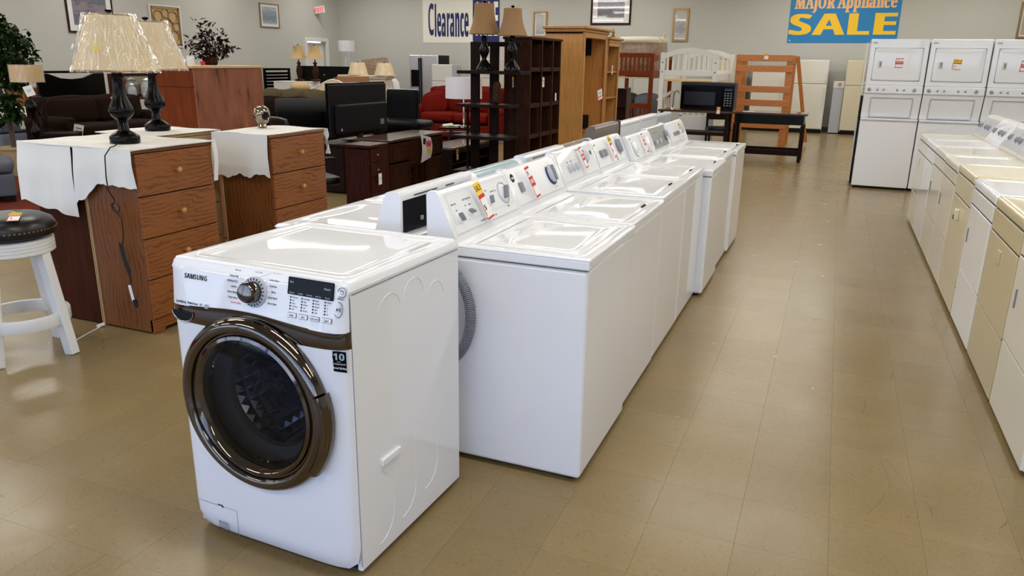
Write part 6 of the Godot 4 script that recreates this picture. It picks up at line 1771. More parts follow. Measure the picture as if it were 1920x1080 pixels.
func left_back() -> void:
	# ficus in its pot
	var f := thing("ficus_tree", "tall leafy ficus tree in a tan pot at the left edge", "tree", -10.18, 0.012, -7.0)
	put("pot", g().lathe([[0.0, 0.0], [0.115, 0.0], [0.12, 0.01], [0.155, 0.345], [0.170, 0.35], [0.172, 0.385], [0.160, 0.388], [0.148, 0.345], [0.0, 0.34]], 36), M.pot, f)
	put("soil", g().lathe([[0.0, 0.372], [0.08, 0.368], [0.150, 0.352]], 24), M.soil, f)
	put("trunk", g().tube([Vector3(0.06, 0.34, 0.02), Vector3(0.02, 0.75, -0.02), Vector3(-0.05, 1.1, 0.03), Vector3(-0.01, 1.45, 0.0), Vector3(0.06, 1.8, 0.02)], 0.03, 10, 0.014).tube([Vector3(-0.01, 0.34, -0.03), Vector3(0.05, 0.7, 0.03), Vector3(0.02, 1.05, -0.04), Vector3(-0.08, 1.5, 0.0)], 0.024, 10, 0.012).tube([Vector3(0.05, 0.6, 0.0), Vector3(0.1, 0.9, 0.06), Vector3(0.03, 1.2, 0.05), Vector3(0.2, 1.55, 0.06)], 0.02, 8, 0.010), M.trunk, f)
	leaves(f, 2300, Vector3(-0.02, 1.60, 0.0), Vector3(0.47, 0.40, 0.47), 0.115, M.green_leaf, 12, [[Vector3(0.06, 1.3, 0), Vector3(0.62, 1.55, 0.15)], [Vector3(0, 1.3, 0), Vector3(0.45, 1.85, 0.1)], [Vector3(0, 1.3, 0), Vector3(-0.4, 1.8, 0)], [Vector3(0, 1.2, 0), Vector3(0.1, 2.0, -0.1)], [Vector3(0.03, 0.95, 0), Vector3(0.36, 1.02, 0.12)], [Vector3(0.02, 0.85, 0), Vector3(0.33, 0.8, 0.1)], [Vector3(0, 1.1, 0), Vector3(-0.35, 1.25, 0.1)], [Vector3(0.0, 0.8, 0), Vector3(-0.25, 0.75, 0.1)], [Vector3(0.1, 1.25, 0), Vector3(0.48, 1.22, 0.1)]])
	# floor lamp
	var fl := thing("floor_lamp", "dark floor lamp with a wrapped tan drum shade beside the ficus", "lamp", -9.33, 0.012, -6.75)
	put("base", g().lathe([[0.0, 0.0], [0.15, 0.0], [0.15, 0.02], [0.03, 0.04], [0.014, 0.06], [0.014, 0.55], [0.03, 0.58], [0.05, 0.62], [0.05, 0.66], [0.03, 0.70], [0.016, 0.74], [0.016, 0.86], [0.05, 0.90], [0.062, 0.945], [0.05, 0.99], [0.02, 1.02], [0.014, 1.05], [0.014, 1.25]], 20), M.black_satin, fl)
	put("lampshade", shade_geo(0.182, 0.182, 1.25, 1.45, 0.0), M.shade_tan, fl)
	put("plastic_wrap", g().surf(func(i: int, j: int) -> Vector3:
		var a := TAU * i / 60.0
		var rr := 0.188 + 0.003 * sin(a * 19.0 + j)
		return Vector3(cos(a) * rr, 1.245 + 0.215 * j / 8.0, sin(a) * rr), 61, 9, Vector3(0, 1.3, 0)), M.plastic_film, fl)
	sale_tag("price_tag", "white tag tilted under the drum shade of the floor lamp", Transform3D(Basis.from_euler(Vector3(0, 0.8, 0.3)), Vector3(-9.19, 1.16, -6.65)), 0.10, 0.125, "white")
	# grey sofa at the edge
	var ot := thing("ottoman", "slate grey upholstered ottoman on the red carpet, cut off by the left edge", "ottoman", -8.853, 0.012, -5.505, 0.972)
	put("base", g().cushion(0, 0.185, 0, 0.90, 0.25, 0.70, 0.03, 0.0), M.grey_cloth, ot)
	put("seat_cushion", g().cushion(0, 0.38, 0, 0.90, 0.15, 0.70, 0.06, 0.02), M.grey_cloth, ot)
	for k in [[-1, -1], [1, -1], [-1, 1], [1, 1]]:
		put("foot", g().box(k[0] * 0.38, 0.035, k[1] * 0.28, 0.10, 0.07, 0.10, 0.006), M.espresso, ot)
	# brown sofa
	sofa("long dark brown microfibre sofa with orange and gold tags", "brown_sofa", -11.15, -9.3, PI / 2, 2.2, 0.95, 0.46, 0.86, M.suede_brown, M.suede_brown, 2)
	sale_tag("price_tag", "orange tag pinned on the back cushion of the dark brown sofa", Transform3D(Basis.from_euler(Vector3(-0.3, 0.9, 0.6)), Vector3(-11.12, 0.86, -9.55)), 0.07, 0.20, "red")
	sale_tag("price_tag", "gold framed tag hanging from the arm of the dark brown sofa", Transform3D(Basis.from_euler(Vector3(0, 0.9, -0.25)), Vector3(-10.60, 0.50, -8.36)), 0.13, 0.16, "buff")
	var ch := thing("dining_chair", "dark wooden side chair standing before the brown sofa arm", "chair", -10.5, 0.012, -8.0, 2.2)
	put("seat", g().box(0, 0.46, 0, 0.44, 0.05, 0.44, 0.012), M.espresso, ch)
	for k in [[-1, -1], [1, -1], [-1, 1], [1, 1]]:
		put("leg", g().box(k[0] * 0.19, 0.22, k[1] * 0.19, 0.04, 0.44, 0.04, 0.005), M.espresso, ch)
	put("back_post", g().bar(Vector3(-0.19, 0.46, -0.2), Vector3(-0.2, 0.98, -0.27), 0.035, 0.035).bar(Vector3(0.19, 0.46, -0.2), Vector3(0.2, 0.98, -0.27), 0.035, 0.035), M.espresso, ch)
	put("back_rail", g().box(0, 0.95, -0.265, 0.42, 0.09, 0.025, 0.006).bar(Vector3(-0.17, 0.55, -0.215), Vector3(0.17, 0.9, -0.255), 0.03, 0.02).bar(Vector3(0.17, 0.55, -0.215), Vector3(-0.17, 0.9, -0.255), 0.03, 0.02), M.espresso, ch)
	# bed by the left wall
	var bd := thing("bed", "low bed with a pale quilted mattress and grey base behind the ficus", "bed", -13.5, 0.012, -9.2, PI / 2)
	put("box_spring", g().cushion(0, 0.20, 0, 1.5, 0.26, 2.0, 0.05, 0.0), M.blue_grey_cloth, bd)
	put("mattress_side", g().cushion(0, 0.44, 0, 1.52, 0.24, 2.0, 0.06, 0.0), M.grey_cloth, bd)
	put("mattress_top", g().cushion(0, 0.60, 0, 1.5, 0.10, 1.98, 0.045, 0.01), M.vinyl_white, bd)
	put("label_patch", g().at(0, 0.44, 1.001).box(-0.3, 0, 0, 0.22, 0.12, 0.004), M.pale_paper, bd)
	chest("plain brown dresser against the left wall behind the ficus leaves", -14.1, -10.45, PI / 2, 0.75, 0.45, 0.98, 4, M.oak_v, M.oak_h, M.espresso, "dresser", "dresser")
	# black headboard with an arched cut-out
	var hb := thing("headboard", "wide black headboard with an arched slot leaning against the left wall", "headboard", -13.75, 0.012, -10.85, PI / 2)
	hb.rotation.x = 0.0
	put("panel", g().prism([[-0.72, 0.0], [0.72, 0.0], [0.72, 1.24], [0.5, 1.235], [0.25, 1.15], [0.0, 1.13], [-0.25, 1.15], [-0.5, 1.235], [-0.72, 1.235]], -0.03, 0.03), M.black_satin, hb)
	put("top_rail", g().box(0, 1.265, 0, 1.46, 0.045, 0.07, 0.008), M.black_satin, hb)
	# sofa table with mirror and jars
	var mt := thing("console_table", "thin brown sofa table behind the brown sofa, glass jars on it", "table", -12.45, 0.012, -11.3, PI / 2)
	put("table_top", g().box(0, 0.80, 0, 1.35, 0.03, 0.34, 0.006), M.walnut, mt)
	for k in [[-1, -1], [1, -1], [-1, 1], [1, 1]]:
		put("leg", g().box(k[0] * 0.62, 0.39, k[1] * 0.13, 0.05, 0.78, 0.05, 0.005), M.walnut, mt)
	var mi := thing("wall_mirror", "wood framed mirror leaning behind the glass jars on the sofa table", "mirror", -12.58, 0.828, -11.3, PI / 2)
	put("frame", g().box(-0.58, 0.22, 0, 0.07, 0.44, 0.03, 0.006).box(0.58, 0.22, 0, 0.07, 0.44, 0.03, 0.006).box(0, 0.415, 0, 1.1, 0.06, 0.03, 0.006).box(0, 0.025, 0, 1.1, 0.05, 0.03, 0.006), M.walnut, mi)
	put("backing", g().box(0, 0.22, -0.012, 1.14, 0.42, 0.01), M.walnut, mi)
	put("mirror_glass", g().box(0, 0.22, -0.002, 1.1, 0.36, 0.006), M.chrome, mi)
	for k in [[-11.02, 0.075, 0.27, "squat"], [-11.38, 0.115, 0.36, "large round"], [-11.80, 0.085, 0.30, "tall"]]:
		var j := thing("glass_jar", "%s clear glass jar on the sofa table before the mirror" % k[3], "jar", -12.38, 0.828, k[0])
		put("jar", g().lathe([[0.0, 0.0], [k[1] * 0.8, 0.0], [k[1], k[2] * 0.2], [k[1], k[2] * 0.6], [k[1] * 0.6, k[2] * 0.8], [k[1] * 0.62, k[2] * 0.84]], 24), M.jar_glass, j)
		put("lid", g().lathe([[k[1] * 0.68, k[2] * 0.84], [k[1] * 0.7, k[2] * 0.9], [k[1] * 0.3, k[2] * 0.96], [0.0, k[2]]], 20), M.steel, j)
	# louvred headboard on the left wall
	var lb := thing("headboard", "black louvred headboard against the left wall right of the tall chest", "headboard", -14.5, 0.012, -17.85, PI / 2)
	put("frame", g().box(-0.52, 0.66, 0, 0.07, 1.3, 0.05, 0.005).box(0.52, 0.66, 0, 0.07, 1.3, 0.05, 0.005).box(0, 1.28, 0, 1.1, 0.06, 0.05, 0.005).box(0, 0.55, 0, 1.0, 0.08, 0.04, 0.005), M.black_satin, lb)
	for k in 7:
		put("slat", g().at(0, 0.66 + k * 0.085, 0, 0.5).box(0, 0, 0, 0.98, 0.07, 0.014, 0.003), M.black_satin, lb)
	# olive and brown sofas in the middle distance
	sofa("olive green sofa with loose throw cushions beyond the tall chest", "olive_sofa", -10.3, -13.0, 0.15, 1.95, 0.85, 0.45, 0.88, M.olive, M.olive, 3)
	sofa("dark brown sofa in front of the olive green sofa", "brown_sofa", -9.5, -11.75, 0.15, 1.7, 0.8, 0.42, 0.80, M.suede_brown, M.suede_brown, 2)
	# white chest with two star lamps and a gold hat
	var wc := chest("low white dresser carrying the two star necked lamps", -12.3, -15.65, 0.0, 1.05, 0.42, 1.04, 3, M.white_paint, M.white_paint, M.brass, "dresser", "dresser")
	wc.position.y = 0.012
	var sp := [[0.0, 0.0], [0.12, 0.0], [0.12, 0.03], [0.05, 0.05], [0.045, 0.08], [0.065, 0.15], [0.075, 0.24], [0.055, 0.32], [0.03, 0.36], [0.028, 0.40], [0.055, 0.415], [0.03, 0.43], [0.015, 0.46], [0.012, 0.5]]
	for k in [[-12.20, "left"], [-11.76, "right"]]:
		var l := table_lamp("tan bell shaded lamp with star neck, %s one on the low white dresser" % k[1], k[0], 1.065, -15.85 - (0.05 if k[1] == "right" else 0.0), sp, M.walnut, 0.205, 0.115, 0.52, 0.82, 0.025, M.shade_tan, false)
		var star := []
		for i in 10:
			var a := TAU * i / 10.0 + PI / 2
			var q := 0.075 if i % 2 == 0 else 0.032
			star.append([q * cos(a), 0.405 + q * sin(a)])
		put("star", g().prism(star, -0.012, 0.012), M.black_satin, l)
	var dd := chest("long black dresser against the back beyond the star lamps", -13.15, -18.2, 0.0, 1.85, 0.45, 1.38, 3, M.black_satin, M.black_satin, M.steel, "dresser", "dresser")
	dd.position.y = 0.012
	var cl := thing("crystal_lamp", "clear crystal column lamp with a wrapped white drum shade on the black dresser", "lamp", -12.55, 1.395, -18.42)
	put("base", g().lathe([[0.0, 0.0], [0.10, 0.0], [0.10, 0.02], [0.07, 0.03], [0.085, 0.08], [0.065, 0.13], [0.085, 0.19], [0.065, 0.25], [0.085, 0.31], [0.05, 0.36], [0.02, 0.38]], 20), M.jar_glass, cl)
	put("core", g().lathe([[0.018, 0.02], [0.018, 0.42]], 10), M.chrome, cl)
	put("lampshade", shade_geo(0.22, 0.215, 0.40, 0.68, 0.0), M.shade_white, cl)
	put("plastic_wrap", g().lathe([[0.228, 0.395], [0.227, 0.54], [0.224, 0.69]], 48), M.plastic_film, cl)
	# cream headboard, cartons, mantel with wrapped shades
	var ib := thing("headboard", "ivory headboard with a wavy camel back top behind the television", "headboard", -10.2, 0.012, -14.4)
	var top := [[-0.62, 0.30], [0.62, 0.30]]
	for i in 25:
		var k := 1.0 - i / 24.0
		var s := (k - 0.5) * 2.0
		top.append([s * 0.62, 0.93 + 0.20 * pow(cos(s * PI / 2), 2.0)])
	put("panel", g().prism(top, -0.015, 0.015), M.ivory, ib)
	var rail := []
	for i in 25:
		var s := (i / 24.0 - 0.5) * 2.0
		rail.append(Vector3(s * 0.62, 0.935 + 0.20 * pow(cos(s * PI / 2), 2.0), 0.0))
	put("top_moulding", g().tube(rail, 0.024, 8), M.ivory, ib)
	put("post", g().box(-0.64, 0.52, 0, 0.06, 1.02, 0.06, 0.008).box(0.64, 0.52, 0, 0.06, 1.02, 0.06, 0.008), M.ivory, ib)
	var wh := thing("straw_hat", "round tan woven basket lying on the sofa back by the ivory headboard", "basket", -10.62, 0.90, -13.80)
	put("basket", g().surf(func(i: int, j: int) -> Vector3:
		var a := TAU * i / 28.0
		var b := -1.2 + 2.5 * j / 14.0
		return Vector3(0.21 * cos(a) * cos(b), 0.11 + 0.12 * sin(b), 0.2 * sin(a) * cos(b)), 29, 15, Vector3(0, 0.15, 0)), M.box_pale, wh)
	put("handle", g().tube([Vector3(-0.05, 0.22, 0.02), Vector3(0.0, 0.27, 0.02), Vector3(0.05, 0.22, 0.02)], 0.014, 8), M.espresso, wh)
	put("stand", g().box(0, -0.44, 0, 0.4, 0.86, 0.3, 0.01), M.brick_red, wh)
	var cb := thing("cardboard_box", "plain brown cardboard box standing between the ivory headboard and mantel", "box", -10.35, 0.012, -15.4, 0.25)
	put("box", g().box(0, 0.60, 0, 0.62, 1.20, 0.45, 0.004), M.box_brown, cb)
	put("flap", g().at(-0.31, 1.16, 0, 0, 0, 0.35).box(-0.1, 0.02, 0, 0.24, 0.008, 0.44), M.box_pale, cb)
	var mn := thing("mantel_cabinet", "white mantel shaped console with moulded top under the wrapped lampshades", "console", -10.95, 0.012, -16.9)
	put("body", g().box(0, 0.58, 0, 1.25, 1.14, 0.36, 0.006), M.ivory, mn)
	put("top", g().box(0, 1.18, 0.01, 1.42, 0.04, 0.46, 0.01).box(0, 1.14, 0.01, 1.34, 0.04, 0.42, 0.008), M.ivory, mn)
	for k in 5:
		put("fluted_panel", g().box(-0.5 + k * 0.25, 0.56, 0.185, 0.16, 0.95, 0.016, 0.006), M.ivory, mn)
	for k in [[-11.17, "left"], [-10.40, "right"]]:
		var s := thing("wrapped_lampshade", "loose cream lampshade in shiny plastic on the white mantel, %s one" % k[1], "lampshade", k[0], 1.213, -16.85)
		put("lampshade", shade_geo(0.25, 0.165, 0.0, 0.30, 0.0), M.shade_cream, s)
		put("plastic_wrap", g().surf(func(i: int, j: int) -> Vector3:
			var a := TAU * i / 60.0
			var rr := lerpf(0.257, 0.172, j / 8.0) + 0.004 * sin(a * 15.0 + j)
			return Vector3(cos(a) * rr, 0.305 * j / 8.0, sin(a) * rr), 61, 9, Vector3(0, 0.15, 0)), M.plastic_film, s)
		put("finial", g().lathe([[0.0, 0.29], [0.02, 0.295], [0.02, 0.32], [0.0, 0.325]], 10), M.black, s)
	var wb := thing("wrapped_carton", "large carton in crumpled plastic tilted behind the wrapped lampshades", "carton", -11.3, 0.012, -17.9, 0.4)
	put("carton", g().at(0, 1.36, 0, 0, 0, 0.12).box(0, 0, 0, 0.62, 0.52, 0.5, 0.03, 2), M.wrapped_foam, wb)
	put("support", g().box(0, 0.53, 0, 0.6, 1.06, 0.46, 0.01), M.ivory, wb)
	var pt := thing("small_appliance", "small white countertop appliance left of the steel refrigerator", "appliance", -10.55, 0.012, -17.3)
	put("stand", g().box(0, 0.43, 0, 0.5, 0.86, 0.4, 0.006), M.white_paint, pt)
	put("body", g().prism([[-0.22, 0.87], [0.22, 0.87], [0.2, 1.03], [0.12, 1.12], [-0.14, 1.12], [-0.2, 1.0]], -0.15, 0.15), M.white_plastic, pt)
	put("dial", g().at(0.06, 1.04, 0.152, PI / 2).lathe([[0.05, 0], [0.05, 0.02], [0.0, 0.024]], 18), M.ivory, pt)
	put("black_cable", g().tube([Vector3(-0.27, 1.1, 0.1), Vector3(-0.29, 0.98, 0.12), Vector3(-0.25, 0.9, 0.12), Vector3(-0.28, 0.8, 0.12)], 0.02, 8), M.cable, pt)

func fridge(label: String, called: String, x: float, z: float, w: float, d: float, h: float, split: float, m: Material, side: Material) -> Node3D:
	var o := thing(called, label, "refrigerator", x, 0, z)
	put("cabinet", g().box(0, h / 2 + 0.03, -d / 2, w, h - 0.06, d - 0.06, 0.012), side, o)
	put("door", g().box(0, (0.10 + split) / 2, -0.0, w, split - 0.10 - 0.006, 0.06, 0.014, 2), m, o)
	put("freezer_door", g().box(0, (split + h) / 2, -0.0, w, h - split - 0.006, 0.06, 0.014, 2), m, o)
	put("door_gap", g().box(0, split, -0.012, w - 0.01, 0.010, 0.05), M.charcoal, o)
	put("grille", g().box(0, 0.05, -0.03, w - 0.03, 0.08, 0.03, 0.004), M.charcoal, o)
	put("handle", g().box(w / 2 - 0.05, split - 0.30, 0.05, 0.03, 0.42, 0.03, 0.008).box(w / 2 - 0.05, split + 0.16, 0.05, 0.03, 0.24, 0.03, 0.008), m, o)
	put("hinge", g().box(-w / 2 + 0.05, h + 0.006, -0.01, 0.06, 0.014, 0.05, 0.003), m, o)
	return o

func centre_back() -> void:
	# steel side-by-side refrigerator
	var o := thing("steel_refrigerator", "stainless steel side by side refrigerator with black side and dispenser", "refrigerator", -10.86, 0, -19.7)
	put("cabinet", g().box(0, 0.88, -0.36, 0.9, 1.70, 0.66, 0.01), M.charcoal, o)
	put("freezer_door", g().box(-0.28, 0.92, 0.0, 0.345, 1.62, 0.08, 0.02, 3), M.steel, o)
	put("fridge_door", g().box(0.175, 0.92, 0.0, 0.545, 1.62, 0.08, 0.02, 3), M.steel, o)
	put("dispenser", g().box(-0.28, 1.10, 0.042, 0.24, 0.46, 0.006, 0.003), M.black_gloss, o)
	put("handle", g().box(-0.125, 0.98, 0.07, 0.035, 1.35, 0.04, 0.014, 2).box(-0.065, 0.98, 0.07, 0.035, 1.35, 0.04, 0.014, 2), M.charcoal, o)
	put("kick_plate", g().box(0, 0.05, -0.02, 0.86, 0.09, 0.04), M.charcoal, o)
	fridge("small white refrigerator right of the stainless steel one", "white_refrigerator", -10.03, -19.2, 0.60, 0.6, 1.49, 1.05, M.white_paint, M.light_grey)
	fridge("taller off white refrigerator behind the white drum lamp", "white_refrigerator", -9.02, -19.6, 0.72, 0.7, 1.66, 1.15, M.enamel_old, M.enamel_old)
	# red sofa
	var rs := sofa("bright red fabric sofa behind the white drum lamp", "red_sofa", -7.15, -14.6, -0.06, 2.1, 0.95, 0.48, 0.98, M.red_cloth, M.red_cloth, 2)
	put("throw_pillow", g().at(-0.62, 0.72, 0.1, -0.3, 0.3, 0.2).cushion(0, 0, 0, 0.46, 0.42, 0.14, 0.06, 0.05), M.red_cloth, rs)
	sale_tag("price_tag", "cream tag hanging from the arm of the bright red sofa", Transform3D(Basis.from_euler(Vector3(0, -0.2, -0.4)), Vector3(-8.12, 0.56, -14.08)), 0.12, 0.16, "buff")
	# red-brown bunk bed with the wrapped mattress on top
	var b := thing("bunk_bed", "red brown wooden bunk bed with slatted ends before the back wall", "bunk bed", -4.05, 0, -16.0)
	for x in [-0.5, 0.5]:
		for z in [0.0, -1.95]:
			put("post", g().box(x, 0.90, z, 0.085, 1.80, 0.06, 0.008), M.bunk_red, b)
	for z in [0.0, -1.95]:
		for k in [[1.755, 0.09], [1.40, 0.10], [0.75, 0.10], [0.42, 0.09]]:
			put("rail", g().box(0, k[0], z, 0.92, k[1], 0.04, 0.006), M.bunk_red, b)
		for i in 10:
			put("slat", g().box(-0.405 + i * 0.09, 1.575, z, 0.038, 0.28, 0.022, 0.004), M.bunk_red, b)
			put("slat", g().box(-0.405 + i * 0.09, 0.585, z, 0.038, 0.25, 0.022, 0.004), M.bunk_red, b)
	for x in [-0.51, 0.51]:
		put("side_rail", g().box(x, 1.38, -0.97, 0.03, 0.14, 1.85, 0.005).box(x, 0.40, -0.97, 0.03, 0.14, 1.85, 0.005).box(x, 1.72, -0.97, 0.03, 0.09, 1.85, 0.005), M.bunk_red, b)
	put("slat_base", g().box(0, 1.31, -0.97, 0.98, 0.02, 1.9).box(0, 0.34, -0.97, 0.98, 0.02, 1.9), M.pale_wood, b)
	var wm := thing("wrapped_mattress", "rolled tan mattress in plastic wrap standing above the red brown bunk bed", "mattress", -3.95, 1.325, -16.9)
	put("mattress", g().cushion(0, 0.40, 0, 0.86, 0.78, 0.9, 0.14, 0.04), M.wrapped_foam, wm)
	put("cover_fold", g().cushion(0, 0.735, 0.03, 0.88, 0.14, 0.9, 0.06, 0.02), M.ivory, wm)
	put("tied_end", g().at(0.44, 0.77, 0.3, 0, 0, -0.6).lathe([[0.05, 0.0], [0.012, 0.05], [0.035, 0.12]], 12), M.ivory, wm)
	for k in [[-4.28, 0.365, "left"], [-3.80, 0.365, "right"]]:
		var q := thing("wrapped_pillow", "grey plastic wrapped bedding bundle on the lower bunk, %s one" % k[2], "bundle", k[0], k[1], -16.9)
		put("bundle", g().cushion(0, 0.30, 0, 0.42, 0.58, 0.9, 0.12, 0.03), M.blue_grey_cloth, q)
	var sh := thing("low_bookshelf", "low dark red brown bookshelf just beyond the narrow oak pier", "bookshelf", -3.45, 0, -12.85)
	put("side_panel", g().box(-0.20, 0.60, -0.12, 0.02, 1.2, 0.26, 0.003), M.mahogany, sh)
	put("side_panel", g().box(0.20, 0.60, -0.12, 0.02, 1.2, 0.26, 0.003), M.mahogany, sh)
	put("back_panel", g().box(0, 0.60, -0.245, 0.38, 1.18, 0.01), M.mahogany, sh)
	for i in 5:
		put("shelf", g().box(0, 0.06 + i * 0.28, -0.12, 0.38, 0.02, 0.24), M.mahogany, sh)
	var bk := thing("black_monitor", "small black flat monitor standing on a white post behind the red bunk bed", "monitor", -4.58, 0, -18.4)
	put("panel", g().box(0, 1.88, 0, 0.30, 0.21, 0.05, 0.008), M.black, bk)
	put("post", g().box(0.02, 0.89, -0.01, 0.10, 1.78, 0.06, 0.006), M.white_paint, bk)
	put("base", g().box(0.02, 0.015, 0, 0.36, 0.03, 0.28, 0.006), M.white_paint, bk)
	# white bunk bed with arched end
	var w := thing("bunk_bed", "white bunk bed with an arched slatted head before the back wall", "bunk bed", -2.63, 0, -15.0)
	for x in [-0.49, 0.49]:
		put("post", g().box(x, 0.90, 0, 0.085, 1.80, 0.07, 0.008), M.white_paint, w)
		put("post", g().box(x + 0.06, 0.90, -1.95, 0.085, 1.80, 0.07, 0.008), M.white_paint, w)
	for z in [0.0, -1.95]:
		var arch := [[-0.45, 1.70], [0.45, 1.70]]
		for i in 13:
			var s := 1.0 - i / 6.0
			arch.append([0.45 * s + 0.0, 1.79 + 0.10 * (1.0 - s * s)])
		var low := arch.slice(2)
		low.reverse()
		var shape := low.duplicate()
		for i in range(low.size() - 1, -1, -1):
			shape.append([low[i][0], low[i][1] - 0.10])
		put("arched_rail", g().at(0.0 if z == 0.0 else 0.06, 0, z).prism(shape, -0.02, 0.02), M.white_paint, w)
		put("rail", g().box(0.0 if z == 0.0 else 0.06, 1.43, z, 0.90, 0.10, 0.045, 0.006).box(0.0 if z == 0.0 else 0.06, 0.38, z, 0.90, 0.14, 0.045, 0.006), M.white_paint, w)
		for i in 9:
			var x := -0.40 + i * 0.10
			var y1 := 1.70 + 0.10 * (1.0 - pow(x / 0.45, 2.0))
			put("slat", g().box(x + (0.0 if z == 0.0 else 0.06), (1.47 + y1) / 2, z, 0.036, y1 - 1.47, 0.022, 0.004), M.white_paint, w)
	for x in [-0.51, 0.51]:
		put("side_rail", g().box(x, 1.36, -0.97, 0.03, 0.14, 1.88, 0.005).box(x, 0.36, -0.97, 0.03, 0.14, 1.88, 0.005), M.white_paint, w)
	put("guard_rail", g().bar(Vector3(-0.52, 0.93, 0.0), Vector3(-0.52, 1.05, -1.3), 0.03, 0.09, 0.004), M.white_paint, w)
	for i in 6:
		put("guard_slat", g().box(-0.52, 0.70, -0.15 - i * 0.2, 0.022, 0.5, 0.05, 0.004), M.white_paint, w)
	put("slat_base", g().box(0, 1.29, -0.97, 0.96, 0.02, 1.9).box(0, 0.30, -0.97, 0.96, 0.02, 1.9), M.pale_wood, w)
	put("bolt", g().at(-0.49, 1.62, 0.036, PI / 2).lathe([[0.012, 0], [0.0, 0.004]], 8).at(0.49, 1.62, 0.036, PI / 2).lathe([[0.012, 0], [0.0, 0.004]], 8).at(-0.49, 1.45, 0.036, PI / 2).lathe([[0.012, 0], [0.0, 0.004]], 8).at(0.49, 1.45, 0.036, PI / 2).lathe([[0.012, 0], [0.0, 0.004]], 8), M.charcoal, w)

func right_back() -> void:
	# black table with the microwave
	var t := thing("dark_table", "dark brown two tier table carrying the black microwave", "table", -2.13, 0, -13.2)
	put("table_top", g().box(0, 0.855, 0, 1.18, 0.035, 0.55, 0.006), M.walnut_sheen_top, t)
	put("shelf", g().box(0.02, 0.50, 0, 1.0, 0.05, 0.45, 0.006), M.espresso, t)
	for k in [[-1, -1], [1, -1], [-1, 1], [1, 1]]:
		put("leg", g().box(k[0] * 0.53, 0.42, k[1] * 0.22, 0.05, 0.84, 0.05, 0.005), M.espresso, t)
	var m := thing("microwave", "black over the range microwave oven with a dark window on the table", "microwave", -1.95, 0.873, -13.2)
	put("case", g().box(0, 0.225, -0.02, 0.86, 0.44, 0.38, 0.012), M.black, m)
	put("door", g().box(-0.09, 0.205, 0.185, 0.66, 0.36, 0.04, 0.01, 2), M.black_gloss, m)
	put("window", g().box(-0.115, 0.19, 0.207, 0.50, 0.21, 0.004, 0.002), M.screen_glass, m)
	put("control_panel", g().box(0.335, 0.205, 0.185, 0.18, 0.36, 0.04, 0.01, 2), M.black_gloss, m)
	put("vent_grille", g().box(0, 0.415, 0.18, 0.85, 0.045, 0.035, 0.008), M.black, m)
	var keys := g()
	for i in 3:
		for j in 6:
			keys.box(0.29 + i * 0.045, 0.09 + j * 0.038, 0.2065, 0.026, 0.016, 0.003)
	put("keypad", keys, M.mid_grey, m)
	put("display", g().box(0.335, 0.335, 0.2065, 0.12, 0.03, 0.003), M.dark_grey, m)
	sale_tag("price_tag", "small yellow and white tag hanging from the black microwave", Transform3D(Basis(Vector3.BACK, -0.05), Vector3(-1.735, 0.885, -12.90)), 0.055, 0.11, "yellow")
	var fa := thing("faucet", "curved chrome tap standing on the table left of the microwave", "faucet", -2.50, 0.873, -13.05)
	put("spout", g().tube([Vector3(0, 0, 0), Vector3(0, 0.22, 0), Vector3(0.02, 0.29, 0), Vector3(0.07, 0.30, 0), Vector3(0.09, 0.25, 0)], 0.014, 10), M.chrome, fa)
	put("base", g().lathe([[0.0, 0.0], [0.035, 0.0], [0.03, 0.02], [0.014, 0.03]], 16), M.chrome, fa)
	var lp := thing("crib_panel", "white panel with a row of square cut-outs standing behind the microwave table", "panel", -2.30, 0, -14.25)
	put("board", g().box(0, 0.40, 0, 0.62, 0.62, 0.03, 0.004).box(0, 0.83, 0, 0.62, 0.06, 0.03, 0.004).box(-0.28, 0.76, 0, 0.05, 0.14, 0.03).box(0.28, 0.76, 0, 0.05, 0.14, 0.03), M.white_paint, lp)
	for i in 4:
		put("spindle", g().box(-0.16 + i * 0.107, 0.755, 0, 0.03, 0.10, 0.02, 0.003), M.white_paint, lp)
	put("foot", g().box(-0.27, 0.045, 0, 0.06, 0.09, 0.10, 0.004).box(0.27, 0.045, 0, 0.06, 0.09, 0.10, 0.004), M.white_paint, lp)
	var dc := thing("dining_chair", "dark leather seated chair tucked behind the microwave table beside the desk", "chair", -1.86, 0, -14.0, 0.3)
	put("seat", g().cushion(0, 0.50, 0, 0.40, 0.09, 0.40, 0.04, 0.015), M.leather_black, dc)
	put("backrest", g().box(0, 0.74, -0.18, 0.38, 0.16, 0.03, 0.01), M.espresso, dc)
	for k in [[-1, -1], [1, -1], [-1, 1], [1, 1]]:
		put("leg", g().box(k[0] * 0.17, 0.23 if k[1] > 0 else 0.40, k[1] * 0.17, 0.035, 0.46 if k[1] > 0 else 0.80, 0.035, 0.004), M.espresso, dc)
	# desk beside it
	var d := thing("desk", "dark blue black writing desk with an apron and low stretcher", "desk", -1.03, 0, -14.3)
	put("desk_top", g().box(0, 0.80, 0, 1.24, 0.035, 0.60, 0.008), M.walnut_sheen_top, d)
	put("apron", g().box(0, 0.705, 0.26, 1.14, 0.16, 0.022, 0.004).box(0, 0.705, -0.26, 1.14, 0.16, 0.022, 0.004).box(-0.56, 0.705, 0, 0.022, 0.16, 0.5, 0.004).box(0.56, 0.705, 0, 0.022, 0.16, 0.5, 0.004), M.black_satin, d)
	put("drawer_line", g().box(0, 0.705, 0.2715, 0.003, 0.13, 0.002), M.void, d)
	for k in [[-1, -1], [1, -1], [-1, 1], [1, 1]]:
		put("leg", g().box(k[0] * 0.555, 0.31, k[1] * 0.25, 0.055, 0.62, 0.055, 0.005), M.espresso, d)
	put("stretcher", g().box(0, 0.15, 0.25, 1.06, 0.09, 0.025, 0.004).box(0, 0.15, -0.25, 1.06, 0.09, 0.025, 0.004), M.espresso, d)
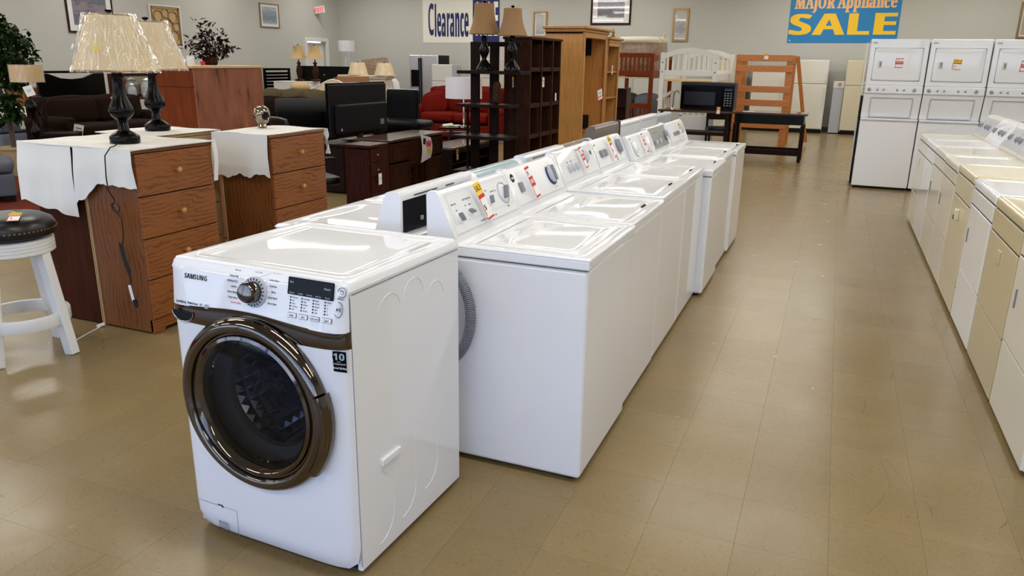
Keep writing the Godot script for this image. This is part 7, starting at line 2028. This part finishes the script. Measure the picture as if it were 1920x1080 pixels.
	var ps := thing("paper_slip", "white paper slip lying on the dark desk", "paper", -1.38, 0.818, -14.15, 0.2)
	put("paper", g().box(0, 0.002, 0, 0.20, 0.003, 0.12), M.paper, ps)
	# orange pine ladder frame
	var l := thing("loft_bed", "orange pine loft bed frame with ladder rungs and a slanted brace", "loft bed", -1.42, 0, -16.7)
	for x in [-0.49, 0.49]:
		put("post", g().box(x, 0.90, 0, 0.13, 1.80, 0.05, 0.006), M.pine_orange, l)
		put("post", g().box(x, 0.90, -0.95, 0.13, 1.80, 0.05, 0.006), M.pine_orange, l)
	for k in [1.735, 1.53, 1.13, 0.86, 0.42]:
		put("rung", g().box(0, k, 0.03, 1.08, 0.125, 0.035, 0.005), M.pine_orange, l)
	for x in [-0.52, 0.52]:
		put("side_rail", g().box(x, 1.70, -0.47, 0.03, 0.12, 0.9, 0.004).box(x, 0.4, -0.47, 0.03, 0.12, 0.9, 0.004), M.pine_orange, l)
	put("brace", g().bar(Vector3(0.60, 1.78, -0.35), Vector3(0.93, 0.06, -0.6), 0.075, 0.03, 0.004), M.pine_orange, l)
	sale_tag("price_tag", "yellow tag on the top rung of the orange pine frame", Transform3D(Basis(), Vector3(-1.40, 1.77, -16.645)), 0.09, 0.13, "yellow")
	# fridges along the back wall
	fridge("tall white refrigerator by the back wall right of the orange frame", "white_refrigerator", -0.66, -20.6, 0.82, 0.75, 1.74, 1.18, M.enamel_old, M.light_grey)
	fridge("cream almond refrigerator by the back wall left of the stacked units", "almond_refrigerator", 0.52, -20.6, 0.74, 0.75, 1.74, 1.16, M.almond, M.almond)
	fridge("white refrigerator behind the white bunk bed", "white_refrigerator", -2.55, -20.6, 0.80, 0.75, 1.70, 1.14, M.almond, M.almond)
	fridge("pale refrigerator seen between the rungs of the orange frame", "white_refrigerator", -1.62, -20.6, 0.78, 0.75, 1.55, 1.05, M.enamel_old, M.mid_grey)
	var wd := thing("water_heater_unit", "slim grey cabinet with a white dial panel between the two back fridges", "appliance", 0.02, 0, -20.7)
	put("body", g().box(0, 0.56, -0.25, 0.24, 1.08, 0.5, 0.008), M.light_grey, wd)
	put("panel", g().box(0, 1.17, -0.22, 0.25, 0.16, 0.46, 0.012), M.enamel_old, wd)
	put("dial", g().at(0.02, 1.18, 0.012, PI / 2).lathe([[0.04, 0], [0.036, 0.015], [0, 0.018]], 16), M.tan_paint, wd)
